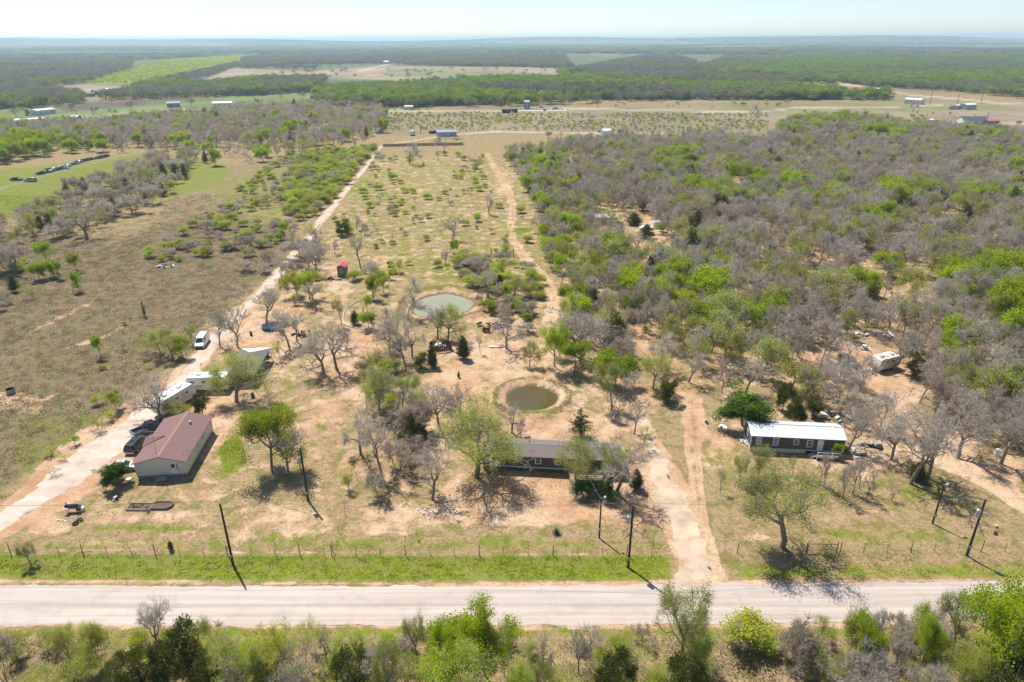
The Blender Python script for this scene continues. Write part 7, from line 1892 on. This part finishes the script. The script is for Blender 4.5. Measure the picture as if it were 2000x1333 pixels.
# ---- grass, weeds and brush close enough to read
def ground_cover():
    g = np.random.RandomState(77)
    N = 230000
    y = 40 + (g.uniform(0, 1, N) ** 1.35) * 260
    x = g.uniform(-1, 1, N) * (46 + .62 * y) * 1.25
    PX, PY, D = proj(x, y)
    dirt, green, brown, field = paint(PX, PY, x, y)
    ok = (PX > -200) & (PX < 2200)
    rd = (np.abs(y - 62) < 3.6)
    ok &= ~rd
    for (cx, cy, a, b) in (POND_A, POND_B): ok &= np.hypot((x - cx) / a, (y - cy) / b) > 1.25
    for L in (LEFT_DRIVE, ENTRANCE, RIGHT_DRIVE, PLOT_TRACK, FAR_RIGHT_TRACK): ok &= seg_dist(PX, PY, L) > 1.02
    for a, b, c, d in ((1558, 868, 105, 26), (1080, 898, 140, 30)): ok &= ((PX - a) / c) ** 2 + ((PY - b) / d) ** 2 > 1
    r = g.uniform(0, 1, N); z = ground_z(x, y)
    nse = .5 + .5 * np.sin(x * .8 + 2 * np.sin(y * .6)) * np.sin(y * .9 + 2 * np.sin(x * .5))
    pg = ok & (r < np.clip(green * 1.1 - dirt * .5, 0, 1) * (.35 + .65 * nse))
    pb = ok & ~pg & (r < brown * .75)
    pd = ok & ~pg & ~pb & (r < np.clip(.30 - dirt * .42, .008, 1) * (.3 + nse))
    def mk(name, m, s0, s1, meshes, label, cat):
        i = np.where(m)[0]; n = len(i); s = g.uniform(s0, s1, n)
        gr = 1 + (y[i] - 60) / 260
        P = np.stack([x[i], y[i], z[i] - .02, g.uniform(0, 6.28, n), s * gr, s * gr, s * g.uniform(.7, 1.2, n), g.randint(0, len(meshes), n)], 1)
        print(name, n); stuff(name, P, meshes, label, cat)
    mk('green_grass', pg, .7, 1.5, [tuft_mesh('green tuft', i, 16, .09, .6, .09, lf_grass, 1.6) for i in range(3)], 'short green grass tufts on the verge and pastures', 'grass')
    mk('dry_grass', pd, .6, 1.4, [tuft_mesh('dry tuft', 10 + i, 14, .11, .5, .08, lf_dry, 1.2) for i in range(2)] + [tuft_mesh('olive tuft', 15, 14, .11, .5, .08, lf_olive, 1.2)], 'dry tan grass tufts thinly covering the lots', 'grass')
    mk('brown_weeds', pb, .5, 1.35, [tuft_mesh('brown brush', 20 + i, 24, .26, 1.0, .08, lf_brown, 1.0) for i in range(3)] + [tuft_mesh('dry tuft b', 26, 18, .2, .9, .08, lf_dry, .9), tuft_mesh('olive tuft b', 27, 18, .2, .9, .08, lf_grass, .9)], 'brown weeds and low brush covering the left field', 'weeds')
ground_cover()
def litter():
    g = np.random.RandomState(5); P = []
    for (x, y, w) in PLACED:
        if y > 190 or w < 2: continue
        for k in range(16):
            a = g.uniform(0, 6.28); r = g.uniform(0, w * .7); q = (x + r * math.cos(a), y + r * math.sin(a))
            s = g.uniform(.5, 1.4); P.append((q[0], q[1], gz(*q) + .01, g.uniform(0, 6.28), s, s, s * .5, g.randint(0, 3)))
    stuff('fallen_twigs', P, [tuft_mesh('twig litter', 40 + i, 16, .12, 1.3, .09, [bark, lf_brown, lf_brown][i], 2.6) for i in range(3)], 'fallen twigs and litter lying under the trees', 'litter')
litter()

# ------------------------------------------------------------------ air
hm = bpy.data.materials.new("pale air"); hm.use_nodes = True
ht = hm.node_tree; ht.nodes.clear()
ho = ht.nodes.new('ShaderNodeOutputMaterial'); hv = ht.nodes.new('ShaderNodeVolumePrincipled')
hv.inputs['Color'].default_value = (0.64, 0.86, 1.0, 1); hv.inputs['Density'].default_value = HAZE_D; hv.inputs['Anisotropy'].default_value = 0.25
ht.links.new(hv.outputs[0], ho.inputs['Volume'])
mb = MB(); mb.box((0, 24000, 41.5), (120000, 49000, 107))

hz = mb.build("haze", hm); tag(hz, kind='stuff')
